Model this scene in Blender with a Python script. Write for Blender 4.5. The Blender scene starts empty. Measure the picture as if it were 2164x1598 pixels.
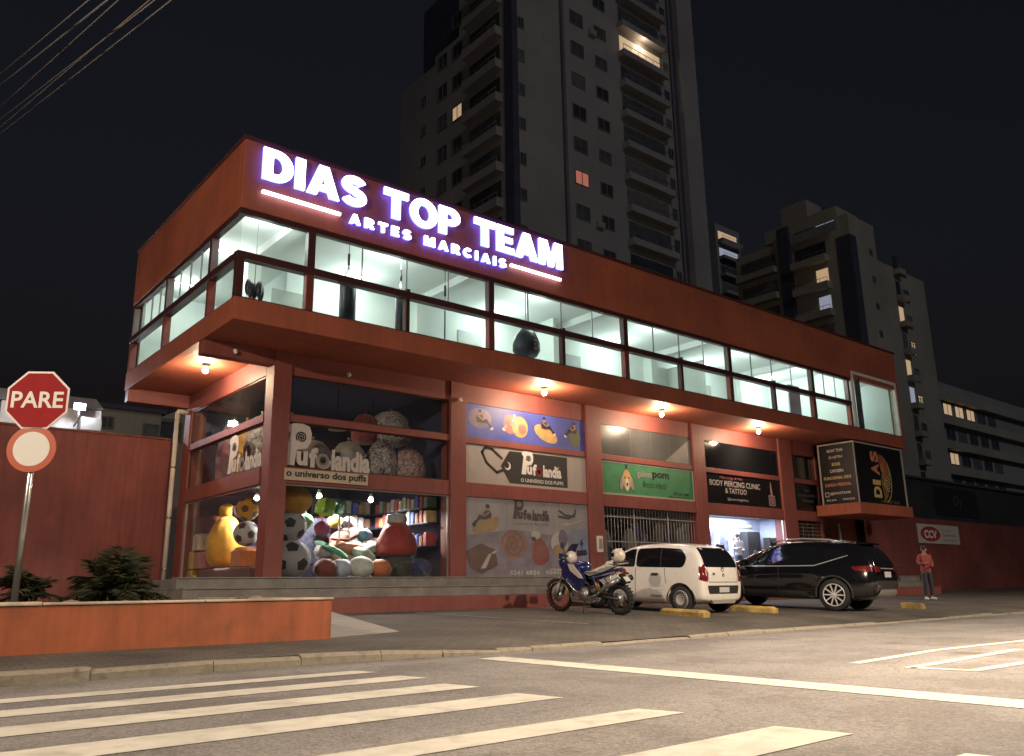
import bpy, bmesh, math, random
from math import sin, cos, pi, radians as R
from mathutils import Matrix, Vector, Euler
from mathutils.bvhtree import BVHTree
random.seed(7)
sc = bpy.context.scene
COL = sc.collection

# ---------------------------------------------------------------- camera
cam_d = bpy.data.cameras.new('camera')
cam_d.sensor_width = 36.0
cam_d.lens = 1747.52 / 2164 * 36
cam_d.shift_x = 6 / 2164
cam_d.shift_y = 9 / 2164
cam_d.clip_start = 0.1
cam_d.clip_end = 3000
cam = bpy.data.objects.new('camera', cam_d)
COL.objects.link(cam)
yaw, pitch, roll = 0.6868, 0.2447, -0.0138
fw = Vector((sin(yaw) * cos(pitch), cos(yaw) * cos(pitch), sin(pitch)))
rt0 = Vector((cos(yaw), -sin(yaw), 0))
up0 = rt0.cross(fw)
rt = rt0 * cos(roll) + up0 * sin(roll)
up = up0 * cos(roll) - rt0 * sin(roll)
mw = Matrix((rt, up, -fw)).transposed().to_4x4()
mw.translation = (-4.985, -16.071, 1.0)
cam.matrix_world = mw
sc.camera = cam

# ---------------------------------------------------------------- world, night fill light, exposure
SUN_EL, SUN_ROT = -2.3, 200
wd = bpy.data.worlds.new('World')
sc.world = wd
wd.use_nodes = True
nt = wd.node_tree
bg = nt.nodes['Background']
sky = nt.nodes.new('ShaderNodeTexSky')
sky.sky_type = 'NISHITA'
sky.sun_disc = False
sky.sun_elevation = R(SUN_EL)
sky.sun_rotation = R(SUN_ROT)
sky.air_density = 1.0
sky.dust_density = 0.6
sky.ozone_density = 2.0
hs = nt.nodes.new('ShaderNodeHueSaturation')
hs.inputs['Saturation'].default_value = 0.55
nt.links.new(sky.outputs['Color'], hs.inputs['Color'])
nt.links.new(hs.outputs['Color'], bg.inputs['Color'])
bg.inputs['Strength'].default_value = 0.085
sun_d = bpy.data.lights.new('night_fill', 'SUN')  # fill light added from behind the viewer to lift the dark towers
sun_d.energy = 0.19
sun_d.angle = R(6)
sun_d.color = (0.92, 0.95, 1.0)
sun = bpy.data.objects.new('night_fill', sun_d)
COL.objects.link(sun)
sun.rotation_euler = (R(58), 0, R(-18))
vs = sc.view_settings
vs.view_transform = 'Standard'
vs.look = 'None'
vs.exposure = 0.0
vs.gamma = 1.0
vs.use_curve_mapping = False
cy = sc.cycles
cy.max_bounces = 7
cy.diffuse_bounces = 3
cy.glossy_bounces = 3
cy.transmission_bounces = 4
cy.transparent_max_bounces = 12
cy.sample_clamp_indirect = 3.0
cy.caustics_reflective = False
cy.caustics_refractive = False
cy.use_denoising = True
try:
    cy.denoiser = 'OPENIMAGEDENOISE'
    cy.use_light_tree = True
except Exception:
    pass

# ---------------------------------------------------------------- materials
def s2l(c):
    return tuple(((x / 255) / 12.92 if x <= 10.31 else ((x / 255 + 0.055) / 1.055) ** 2.4) for x in c)

MATS = {}
def mat(name, col, rough=0.6, metal=0.0, var=0.0, vscale=3.0, bump=0.0, bscale=40.0, emit=None, es=0.0, spec=0.5, coat=0.0, streak=0.0, dirt=None, stretch=None, sheen=0.0):
    """procedural principled material; var = slow colour drift, streak = vertical weather streaks, dirt = (colour, amount, scale)"""
    if name in MATS:
        return MATS[name]
    m = bpy.data.materials.new(name)
    m.use_nodes = True
    n = m.node_tree.nodes
    L = m.node_tree.links
    p = n['Principled BSDF']
    p.inputs['Base Color'].default_value = (*col, 1)
    p.inputs['Roughness'].default_value = rough
    p.inputs['Metallic'].default_value = metal
    p.inputs['Specular IOR Level'].default_value = spec
    if coat:
        p.inputs['Coat Weight'].default_value = coat
        p.inputs['Coat Roughness'].default_value = 0.04
    if sheen:
        p.inputs['Sheen Weight'].default_value = sheen
    if emit:
        p.inputs['Emission Color'].default_value = (*emit, 1)
        p.inputs['Emission Strength'].default_value = es
    tc = n.new('ShaderNodeTexCoord')
    src = tc.outputs['Object']
    if stretch:
        mp = n.new('ShaderNodeMapping')
        mp.inputs['Scale'].default_value = stretch
        L.new(src, mp.inputs['Vector'])
        src = mp.outputs['Vector']
    cur = None
    def noise(scale, detail=4.0, vec=None):
        t = n.new('ShaderNodeTexNoise')
        t.inputs['Scale'].default_value = scale
        t.inputs['Detail'].default_value = detail
        t.inputs['Roughness'].default_value = 0.6
        L.new(vec or src, t.inputs['Vector'])
        return t
    def ramp(fac, lo, hi, c0, c1):
        r = n.new('ShaderNodeValToRGB')
        r.color_ramp.elements[0].position = lo
        r.color_ramp.elements[1].position = hi
        r.color_ramp.elements[0].color = c0
        r.color_ramp.elements[1].color = c1
        L.new(fac, r.inputs['Fac'])
        return r.outputs['Color']
    def mix(a, b, fac, mode='MIX', f=1.0):
        x = n.new('ShaderNodeMixRGB')
        x.blend_type = mode
        if hasattr(fac, 'links') or hasattr(fac, 'is_linked'):
            L.new(fac, x.inputs['Fac'])
        else:
            x.inputs['Fac'].default_value = fac
        for s, v in ((x.inputs['Color1'], a), (x.inputs['Color2'], b)):
            if hasattr(v, 'is_linked'):
                L.new(v, s)
            else:
                s.default_value = v
        return x.outputs['Color']
    base = (*col, 1)
    if var:
        t = noise(vscale)
        c0 = tuple(max(0, c * (1 - var)) for c in col) + (1,)
        c1 = tuple(min(1, c * (1 + var)) for c in col) + (1,)
        base = cur = ramp(t.outputs['Fac'], 0.32, 0.68, c0, c1)
    if streak:
        mp = n.new('ShaderNodeMapping')
        mp.inputs['Scale'].default_value = (5, 5, 0.35)
        L.new(tc.outputs['Object'], mp.inputs['Vector'])
        t = noise(1.6, 6.0, mp.outputs['Vector'])
        f = ramp(t.outputs['Fac'], 0.42, 0.78, (0, 0, 0, 1), (streak, streak, streak, 1))
        base = cur = mix(base, tuple(c * 0.45 for c in col) + (1,), f)
    if dirt:
        t = noise(dirt[2], 8.0)
        f = ramp(t.outputs['Fac'], 0.5, 0.72, (0, 0, 0, 1), (dirt[1],) * 3 + (1,))
        base = cur = mix(base, (*dirt[0], 1), f)
    if cur is not None:
        L.new(cur, p.inputs['Base Color'])
        t = noise(vscale * 2.3)
        mr = n.new('ShaderNodeMapRange')
        mr.inputs['To Min'].default_value = max(0.02, rough - 0.08)
        mr.inputs['To Max'].default_value = min(1, rough + 0.1)
        L.new(t.outputs['Fac'], mr.inputs['Value'])
        L.new(mr.outputs['Result'], p.inputs['Roughness'])
    if bump:
        t = noise(bscale, 6.0)
        b = n.new('ShaderNodeBump')
        b.inputs['Strength'].default_value = bump
        b.inputs['Distance'].default_value = 0.02
        L.new(t.outputs['Fac'], b.inputs['Height'])
        L.new(b.outputs['Normal'], p.inputs['Normal'])
    MATS[name] = m
    return m

def emat(name, col, s):
    return mat(name, (0.8, 0.8, 0.8), 0.5, emit=col, es=s)

def glass(name, tint=(0.93, 0.97, 0.95), refl=0.9, rough=0.02, dirty=0.0):
    """thin pane: clear view through, fresnel mirror on top, a little smeary dust"""
    m = bpy.data.materials.new(name)
    m.use_nodes = True
    n = m.node_tree.nodes
    L = m.node_tree.links
    n.remove(n['Principled BSDF'])
    out = n['Material Output']
    tr = n.new('ShaderNodeBsdfTransparent')
    tr.inputs['Color'].default_value = (*tint, 1)
    gl = n.new('ShaderNodeBsdfGlossy')
    gl.inputs['Roughness'].default_value = rough
    gl.inputs['Color'].default_value = (refl, refl, refl, 1)
    fr = n.new('ShaderNodeFresnel')
    fr.inputs['IOR'].default_value = 1.45
    ms = n.new('ShaderNodeMixShader')
    ge = n.new('ShaderNodeNewGeometry')
    inv = n.new('ShaderNodeMath')
    inv.operation = 'SUBTRACT'
    inv.inputs[0].default_value = 1.0
    L.new(ge.outputs['Backfacing'], inv.inputs[1])
    mu = n.new('ShaderNodeMath')
    mu.operation = 'MULTIPLY'
    L.new(fr.outputs['Fac'], mu.inputs[0])
    L.new(inv.outputs['Value'], mu.inputs[1])
    L.new(mu.outputs['Value'], ms.inputs['Fac'])
    L.new(tr.outputs['BSDF'], ms.inputs[1])
    L.new(gl.outputs['BSDF'], ms.inputs[2])
    last = ms.outputs['Shader']
    if dirty:
        df = n.new('ShaderNodeBsdfDiffuse')
        df.inputs['Color'].default_value = (0.45, 0.44, 0.42, 1)
        t = n.new('ShaderNodeTexNoise')
        t.inputs['Scale'].default_value = 1.7
        t.inputs['Detail'].default_value = 6
        tc = n.new('ShaderNodeTexCoord')
        L.new(tc.outputs['Object'], t.inputs['Vector'])
        mr = n.new('ShaderNodeMapRange')
        mr.inputs['From Min'].default_value = 0.35
        mr.inputs['From Max'].default_value = 0.75
        mr.inputs['To Min'].default_value = dirty * 0.4
        mr.inputs['To Max'].default_value = dirty * 1.6
        L.new(t.outputs['Fac'], mr.inputs['Value'])
        m2 = n.new('ShaderNodeMixShader')
        L.new(mr.outputs['Result'], m2.inputs['Fac'])
        L.new(last, m2.inputs[1])
        L.new(df.outputs['BSDF'], m2.inputs[2])
        last = m2.outputs['Shader']
    L.new(last, out.inputs['Surface'])
    MATS[name] = m
    return m

# ---------------------------------------------------------------- mesh helpers
class MB:
    def __init__(s):
        s.v, s.f, s.m, s.sm = [], [], [], []
        s.M = None
    def add(s, vs, fs, m=0, smooth=False):
        o = len(s.v)
        if s.M is not None:
            vs = [s.M @ Vector(p) for p in vs]
        s.v += [tuple(p) for p in vs]
        s.f += [tuple(i + o for i in f) for f in fs]
        s.m += [m] * len(fs)
        s.sm += [smooth] * len(fs)
        return s
    def box(s, x0, x1, y0, y1, z0, z1, m=0):
        v = [(x0, y0, z0), (x1, y0, z0), (x1, y1, z0), (x0, y1, z0), (x0, y0, z1), (x1, y0, z1), (x1, y1, z1), (x0, y1, z1)]
        return s.add(v, [(3, 2, 1, 0), (4, 5, 6, 7), (0, 1, 5, 4), (1, 2, 6, 5), (2, 3, 7, 6), (3, 0, 4, 7)], m)
    def obox(s, c, h, rot=(0, 0, 0), m=0):
        Mx = Matrix.Translation(c) @ Euler(rot).to_matrix().to_4x4()
        v = [Mx @ Vector((a * h[0], b * h[1], d * h[2])) for d in (-1, 1) for a, b in ((-1, -1), (1, -1), (1, 1), (-1, 1))]
        return s.add(v, [(3, 2, 1, 0), (4, 5, 6, 7), (0, 1, 5, 4), (1, 2, 6, 5), (2, 3, 7, 6), (3, 0, 4, 7)], m)
    def rbox(s, x0, x1, y0, y1, z0, z1, r, m=0):
        """box with chamfered vertical and top edges (a little rounded)"""
        def ring(i, z):
            return [(x0 + i, y0 + i + r, z), (x0 + i + r, y0 + i, z), (x1 - i - r, y0 + i, z), (x1 - i, y0 + i + r, z), (x1 - i, y1 - i - r, z), (x1 - i - r, y1 - i, z), (x0 + i + r, y1 - i, z), (x0 + i, y1 - i - r, z)]
        rs = [ring(0, z0), ring(0, z1 - r), ring(r * 0.9, z1)]
        v = sum(rs, [])
        f = [tuple(range(7, -1, -1)), tuple(range(16, 24))]
        for k in range(2):
            for i in range(8):
                j = (i + 1) % 8
                f.append((k * 8 + i, k * 8 + j, k * 8 + 8 + j, k * 8 + 8 + i))
        return s.add(v, f, m)
    def prism(s, pts, d0, d1, axis='y', m=0):
        """extrude a 2D outline; axis y: pts are (x,z); axis x: pts are (y,z); axis z: pts are (x,y)"""
        n = len(pts)
        def P(p, d):
            return (p[0], d, p[1]) if axis == 'y' else (d, p[0], p[1]) if axis == 'x' else (p[0], p[1], d)
        v = [P(p, d0) for p in pts] + [P(p, d1) for p in pts]
        f = [tuple(range(n)), tuple(range(2 * n - 1, n - 1, -1))]
        f += [(i, i + n, (i + 1) % n + n, (i + 1) % n) for i in range(n)]
        return s.add(v, f, m)
    def tube(s, pts, r, n=8, m=0, cap=True):
        pts = [Vector(p) for p in pts]
        rr = r if isinstance(r, (list, tuple)) else [r] * len(pts)
        v, f = [], []
        t0 = None
        for i, p in enumerate(pts):
            t = (pts[min(i + 1, len(pts) - 1)] - pts[max(i - 1, 0)]).normalized()
            if t0 is None:
                a = Vector((0, 0, 1)) if abs(t.z) < 0.9 else Vector((1, 0, 0))
                u = t.cross(a).normalized()
            else:
                u = (u - t * u.dot(t)).normalized()
            t0 = t
            w = t.cross(u)
            for k in range(n):
                a = 2 * pi * k / n
                v.append(p + (u * cos(a) + w * sin(a)) * rr[i])
        for i in range(len(pts) - 1):
            for k in range(n):
                j = (k + 1) % n
                f.append((i * n + k, i * n + j, (i + 1) * n + j, (i + 1) * n + k))
        if cap:
            f.append(tuple(range(n - 1, -1, -1)))
            f.append(tuple(range((len(pts) - 1) * n, len(pts) * n)))
        return s.add(v, f, m, True)
    def lathe(s, prof, n=24, c=(0, 0, 0), axis='z', m=0, smooth=True, ell=1.0, wob=None):
        v, f = [], []
        for i, (r, z) in enumerate(prof):
            for k in range(n):
                a = 2 * pi * k / n
                rr = r * (1 + (wob(a, z) if wob else 0))
                x, y = rr * cos(a), rr * sin(a) * ell
                q = (x, y, z) if axis == 'z' else (z, x, y) if axis == 'x' else (x, z, y)
                v.append((q[0] + c[0], q[1] + c[1], q[2] + c[2]))
        for i in range(len(prof) - 1):
            for k in range(n):
                j = (k + 1) % n
                f.append((i * n + k, i * n + j, (i + 1) * n + j, (i + 1) * n + k))
        f.append(tuple(range(n - 1, -1, -1)))
        f.append(tuple(range((len(prof) - 1) * n, len(prof) * n)))
        return s.add(v, f, m, smooth)
    def ball(s, c, r, n=16, m=0):
        rx, ry, rz = r if isinstance(r, (tuple, list)) else (r, r, r)
        k = max(5, n // 2)
        v, f = [], []
        for i in range(1, k):
            ph = pi * i / k
            for j in range(n):
                a = 2 * pi * j / n
                v.append((c[0] + rx * sin(ph) * cos(a), c[1] + ry * sin(ph) * sin(a), c[2] - rz * cos(ph)))
        b, t = len(v), len(v) + 1
        v += [(c[0], c[1], c[2] - rz), (c[0], c[1], c[2] + rz)]
        for i in range(k - 2):
            for j in range(n):
                q = (j + 1) % n
                f.append((i * n + j, i * n + q, (i + 1) * n + q, (i + 1) * n + j))
        for j in range(n):
            q = (j + 1) % n
            f.append((b, q, j))
            f.append((t, (k - 2) * n + j, (k - 2) * n + q))
        return s.add(v, f, m, True)
    def torus(s, c, R_, r, axis='x', n=32, k=8, m=0, a0=0.0, a1=2 * pi):
        pts = []
        full = abs(a1 - a0 - 2 * pi) < 1e-6
        cnt = n if full else n + 1
        v, f = [], []
        for i in range(cnt):
            a = a0 + (a1 - a0) * i / n
            for j in range(k):
                b = 2 * pi * j / k
                rad, w = R_ + r * cos(b), r * sin(b)
                p = (w, rad * cos(a), rad * sin(a)) if axis == 'x' else (rad * cos(a), w, rad * sin(a)) if axis == 'y' else (rad * cos(a), rad * sin(a), w)
                v.append((p[0] + c[0], p[1] + c[1], p[2] + c[2]))
        for i in range(n):
            i2 = (i + 1) % cnt
            for j in range(k):
                j2 = (j + 1) % k
                f.append((i * k + j, i2 * k + j, i2 * k + j2, i * k + j2))
        return s.add(v, f, m, True)
    def mesh(s, name, mats):
        me = bpy.data.meshes.new(name)
        me.from_pydata(s.v, [], s.f)
        for mm in (mats if isinstance(mats, (list, tuple)) else [mats]):
            me.materials.append(mm)
        me.polygons.foreach_set('material_index', s.m)
        me.polygons.foreach_set('use_smooth', s.sm)
        me.update()
        return me
    def build(s, name, mats, parent=None, bevel=0.0):
        return put(name, s.mesh(name, mats), parent, bevel)

def put(name, me, parent=None, bevel=0.0, loc=None, rot=None, scale=None):
    o = bpy.data.objects.new(name, me)
    COL.objects.link(o)
    if parent is not None:
        o.parent = parent
        if parent.get('_w'):
            o.matrix_parent_inverse = Matrix.Translation(-Vector(parent['_w']))
    if loc is not None:
        o.location = loc
    if rot is not None:
        o.rotation_euler = rot
    if scale is not None:
        o.scale = scale
    if bevel:
        b = o.modifiers.new('bevel', 'BEVEL')
        b.width = bevel
        b.segments = 2
        b.limit_method = 'ANGLE'
    return o

def tag(o, label, cat, group=None, kind=None):
    o['label'] = label
    o['category'] = cat
    if group:
        o['group'] = group
    if kind:
        o['kind'] = kind
    return o

def thing(name, label, cat, loc=(0, 0, 0), group=None, world=True, rot=None):
    """an Empty at the thing's base; world=True: its parts are given in world coordinates"""
    e = bpy.data.objects.new(name, None)
    e.empty_display_size = 0.1
    COL.objects.link(e)
    e.location = loc
    if rot:
        e.rotation_euler = rot
    if world and any(loc):
        e['_w'] = list(loc)
    return tag(e, label, cat, group)

def struct(name, mb, mats, bevel=0.0):
    o = mb.build(name, mats, None, bevel)
    o['kind'] = 'structure'
    return o

_tx = {}
def text2d(s, bold=0.0, space=1.0, shear=0.0):
    """outline of a word as flat faces (list of verts, list of faces), width and height"""
    key = (s, bold, space, shear)
    if key not in _tx:
        cu = bpy.data.curves.new('t', 'FONT')
        cu.body = s
        cu.size = 1.0
        cu.offset = bold
        cu.space_character = space
        cu.shear = shear
        cu.resolution_u = 3
        ob = bpy.data.objects.new('t', cu)
        me = ob.to_mesh()
        v = [tuple(q.co) for q in me.vertices]
        f = [tuple(q.vertices) for q in me.polygons]
        ob.to_mesh_clear()
        bpy.data.objects.remove(ob)
        bpy.data.curves.remove(cu)
        x0, x1 = min(q[0] for q in v), max(q[0] for q in v)
        y0, y1 = min(q[1] for q in v), max(q[1] for q in v)
        v = [(q[0] - x0, q[1] - y0) for q in v]
        _tx[key] = (v, f, x1 - x0, y1 - y0)
    return _tx[key]

FRONT = Matrix(((1, 0, 0, 0), (0, 0, -1, 0), (0, 1, 0, 0), (0, 0, 0, 1)))       # x right = +X, y up = +Z, out = -Y
SIDE = Matrix(((0, 0, -1, 0), (-1, 0, 0, 0), (0, 1, 0, 0), (0, 0, 0, 1)))       # facing -X: right = -Y
def at(base, x, y, z):
    return Matrix.Translation((x, y, z)) @ base

def word(mb, s, M, w=None, h=None, m=0, bold=0.0, thick=0.0, cx=False, space=1.0, shear=0.0):
    """add a word to a mesh: M places its lower-left corner; w/h = target size"""
    v, f, tw, th = text2d(s, bold, space, shear)
    sx = (w / tw) if w else (h / th)
    sy = (h / th) if h else sx
    dx = -tw * sx / 2 if cx else 0
    pv = [(a * sx + dx, b * sy, thick) for a, b in v]
    ff = list(f)
    if thick > 0.0:
        n = len(pv)
        pv += [(a, b, 0) for a, b, _ in pv]
        cnt = {}
        for q in f:
            for i in range(len(q)):
                e = (q[i], q[(i + 1) % len(q)])
                cnt[e] = cnt.get(e, 0) + 1
        ff += [(a + n, b + n, b, a) for (a, b) in cnt if (b, a) not in cnt]
    old = mb.M
    mb.M = M
    mb.add(pv, ff, m)
    mb.M = old
    return tw * sx, th * sy

def poly(mb, pts, M, m=0, z=0.0, thick=0.0):
    old = mb.M
    mb.M = M
    if thick:
        mb.prism(pts, z, z + thick, 'z', m)
    else:
        mb.add([(a, b, z) for a, b in pts], [tuple(range(len(pts)))], m)
    mb.M = old

def ell(cx, cy_, rx, ry, n=20, a=0.0):
    return [(cx + rx * cos(t) * cos(a) - ry * sin(t) * sin(a), cy_ + rx * cos(t) * sin(a) + ry * sin(t) * cos(a)) for t in (2 * pi * i / n for i in range(n))]

def stroke(pts, w, closed=False):
    """a flat ribbon along 2D points: list of quads as polygons"""
    out = []
    for i in range(len(pts) - (0 if closed else 1)):
        a, b = Vector(pts[i]), Vector(pts[(i + 1) % len(pts)])
        d = (b - a)
        if d.length < 1e-6:
            continue
        d.normalize()
        nrm = Vector((-d.y, d.x)) * w / 2
        e = d * w * 0.25
        out.append([tuple(a - e - nrm), tuple(b + e - nrm), tuple(b + e + nrm), tuple(a - e + nrm)])
    return out

def copy_thing(o, loc=None, rot=None, label=None):
    c = o.copy()
    COL.objects.link(c)
    if loc is not None:
        c.location = loc
    if rot is not None:
        c.rotation_euler = rot
    if label:
        c['label'] = label
    for ch in o.children:
        d = ch.copy()
        COL.objects.link(d)
        d.parent = c
        for g in ch.children:
            h = g.copy()
            COL.objects.link(h)
            h.parent = d
    return c

def area(name, loc, size, power, col, parent=None, rot=(0, 0, 0), spread=180):
    d = bpy.data.lights.new(name, 'AREA')
    d.shape = 'RECTANGLE'
    d.size, d.size_y = size
    d.energy = power
    d.color = col
    d.spread = R(spread)
    o = bpy.data.objects.new(name, d)
    COL.objects.link(o)
    o.location = loc
    o.rotation_euler = rot
    if parent is not None:
        o.parent = parent
        if parent.get('_w'):
            o.matrix_parent_inverse = Matrix.Translation(-Vector(parent['_w']))
    return o

def bulb(name, loc, power, col, radius=0.05, parent=None, spot=None, rot=(0, 0, 0), blend=0.6):
    d = bpy.data.lights.new(name, 'SPOT' if spot else 'POINT')
    d.energy = power
    d.color = col
    d.shadow_soft_size = radius
    if spot:
        d.spot_size = R(spot)
        d.spot_blend = blend
    o = bpy.data.objects.new(name, d)
    COL.objects.link(o)
    o.location = loc
    o.rotation_euler = rot
    if parent is not None:
        o.parent = parent
        if parent.get('_w'):
            o.matrix_parent_inverse = Matrix.Translation(-Vector(parent['_w']))
    return o

def gz(y):
    """height of the sloping forecourt"""
    return 0.60 + 0.042 * y

ORD = ['first', 'second', 'third', 'fourth', 'fifth', 'sixth', 'seventh', 'eighth', 'ninth', 'tenth', 'eleventh', 'twelfth', 'thirteenth']
# ---------------------------------------------------------------- shared materials
ORANGE = mat('paint_orange', (0.37, 0.10, 0.052), 0.62, var=0.2, vscale=0.45, bump=0.1, bscale=9, streak=0.4, dirt=((0.16, 0.055, 0.04), 0.4, 0.5))
PLANTER = mat('paint_planter', (0.36, 0.10, 0.04), 0.7, var=0.16, vscale=1.1, bump=0.14, bscale=18, streak=0.5, dirt=((0.06, 0.045, 0.03), 0.55, 1.3))
RED = mat('paint_red', (0.25, 0.072, 0.062), 0.55, var=0.18, vscale=0.9, bump=0.08, bscale=14, streak=0.4, dirt=((0.10, 0.035, 0.03), 0.4, 0.9))
WALLRED = mat('paint_wall_red', (0.21, 0.056, 0.046), 0.75, var=0.25, vscale=0.5, bump=0.2, bscale=12, streak=0.6, dirt=((0.09, 0.03, 0.026), 0.6, 0.45))
FRAME = mat('frame_dark_brown', (0.055, 0.017, 0.015), 0.45, var=0.15, vscale=4)
COPE = mat('coping_metal', (0.075, 0.022, 0.018), 0.5, var=0.2, vscale=2)
WHITEWALL = mat('interior_white', (0.70, 0.77, 0.74), 0.8, var=0.05, vscale=0.8)
CEIL = mat('interior_ceiling', (0.74, 0.78, 0.76), 0.85, var=0.04, vscale=0.6)
GREYFLOOR = mat('interior_floor', (0.55, 0.57, 0.55), 0.5, var=0.1)
CLEAR = glass('pane_clear')
SHOPGLASS = glass('pane_shop', (0.95, 0.96, 0.96), 0.9, 0.02, 0.012)
DARKGLASS = mat('tinted_glass', (0.012, 0.013, 0.016), 0.06, spec=0.6, var=0.2, vscale=0.8)
CONCRETE = mat('concrete', (0.24, 0.22, 0.20), 0.85, var=0.2, vscale=2.0, bump=0.25, bscale=30, dirt=((0.10, 0.09, 0.075), 0.5, 3.0))
STEPSTONE = mat('step_stone', (0.20, 0.19, 0.18), 0.6, var=0.25, vscale=2.5, bump=0.1, bscale=50, streak=0.3)
WHITEPAINT = mat('white_enamel', (0.72, 0.70, 0.66), 0.4, var=0.08, vscale=3)
BLACK = mat('black_plastic', (0.015, 0.015, 0.016), 0.5, var=0.2, vscale=5)
STEEL = mat('steel', (0.5, 0.5, 0.5), 0.3, 0.9, var=0.1, vscale=6)
INK = mat('print_black', (0.02, 0.02, 0.02), 0.5)
PAPER = mat('print_white', (0.72, 0.71, 0.68), 0.5)

# ---------------------------------------------------------------- ground
def asphalt(name):
    m = bpy.data.materials.new(name)
    m.use_nodes = True
    n, L = m.node_tree.nodes, m.node_tree.links
    p = n['Principled BSDF']
    tc = n.new('ShaderNodeTexCoord')
    def nz(s, d):
        t = n.new('ShaderNodeTexNoise')
        t.inputs['Scale'].default_value = s
        t.inputs['Detail'].default_value = d
        t.inputs['Roughness'].default_value = 0.7
        L.new(tc.outputs['Object'], t.inputs['Vector'])
        return t.outputs['Fac']
    def rp(f, a, b, c0, c1):
        r = n.new('ShaderNodeValToRGB')
        r.color_ramp.elements[0].position, r.color_ramp.elements[1].position = a, b
        r.color_ramp.elements[0].color, r.color_ramp.elements[1].color = (*c0, 1), (*c1, 1)
        L.new(f, r.inputs['Fac'])
        return r.outputs['Color']
    def mx(a, b, f, mode):
        x = n.new('ShaderNodeMixRGB')
        x.blend_type = mode
        x.inputs['Fac'].default_value = f
        L.new(a, x.inputs['Color1'])
        L.new(b, x.inputs['Color2'])
        return x.outputs['Color']
    big = rp(nz(0.22, 5), 0.35, 0.7, (0.205, 0.198, 0.202), (0.25, 0.243, 0.246))
    vor = n.new('ShaderNodeTexVoronoi')
    vor.inputs['Scale'].default_value = 55
    L.new(tc.outputs['Object'], vor.inputs['Vector'])
    stone = rp(vor.outputs['Color'], 0.15, 0.95, (0.72, 0.72, 0.72), (1.32, 1.29, 1.25))
    c = mx(big, stone, 0.85, 'MULTIPLY')
    fine = rp(nz(38, 8), 0.3, 0.72, (0.75, 0.75, 0.75), (1.25, 1.24, 1.22))
    c = mx(c, fine, 0.8, 'MULTIPLY')
    crack = rp(nz(0.9, 9), 0.44, 0.5, (0.72, 0.7, 0.68), (1, 1, 1))
    c = mx(c, crack, 0.6, 'MULTIPLY')
    ve = n.new('ShaderNodeTexVoronoi')
    ve.feature = 'DISTANCE_TO_EDGE'
    ve.inputs['Scale'].default_value = 0.33
    wn = n.new('ShaderNodeTexNoise')
    wn.inputs['Scale'].default_value = 2.2
    wn.inputs['Detail'].default_value = 6
    L.new(tc.outputs['Object'], wn.inputs['Vector'])
    vm = n.new('ShaderNodeMixRGB')
    vm.blend_type = 'ADD'
    vm.inputs['Fac'].default_value = 0.55
    L.new(tc.outputs['Object'], vm.inputs['Color1'])
    L.new(wn.outputs['Color'], vm.inputs['Color2'])
    L.new(vm.outputs['Color'], ve.inputs['Vector'])
    line = rp(ve.outputs['Distance'], 0.001, 0.006, (0.6, 0.58, 0.56), (1, 1, 1))
    c = mx(c, line, 0.6, 'MULTIPLY')
    mp = n.new('ShaderNodeMapping')
    mp.inputs['Scale'].default_value = (0.05, 0.55, 1)
    L.new(tc.outputs['Object'], mp.inputs['Vector'])
    tn = n.new('ShaderNodeTexNoise')
    tn.inputs['Scale'].default_value = 1.6
    tn.inputs['Detail'].default_value = 3
    L.new(mp.outputs['Vector'], tn.inputs['Vector'])
    c = mx(c, rp(tn.outputs['Fac'], 0.35, 0.65, (0.78, 0.78, 0.80), (1.12, 1.1, 1.06)), 0.9, 'MULTIPLY')
    oil = rp(nz(0.55, 2), 0.66, 0.72, (1, 1, 1), (0.6, 0.58, 0.56))
    c = mx(c, oil, 0.7, 'MULTIPLY')
    L.new(c, p.inputs['Base Color'])
    p.inputs['Roughness'].default_value = 0.82
    p.inputs['Specular IOR Level'].default_value = 0.3
    b = n.new('ShaderNodeBump')
    b.inputs['Strength'].default_value = 0.55
    b.inputs['Distance'].default_value = 0.01
    L.new(vor.outputs['Distance'], b.inputs['Height'])
    L.new(b.outputs['Normal'], p.inputs['Normal'])
    return m

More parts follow.
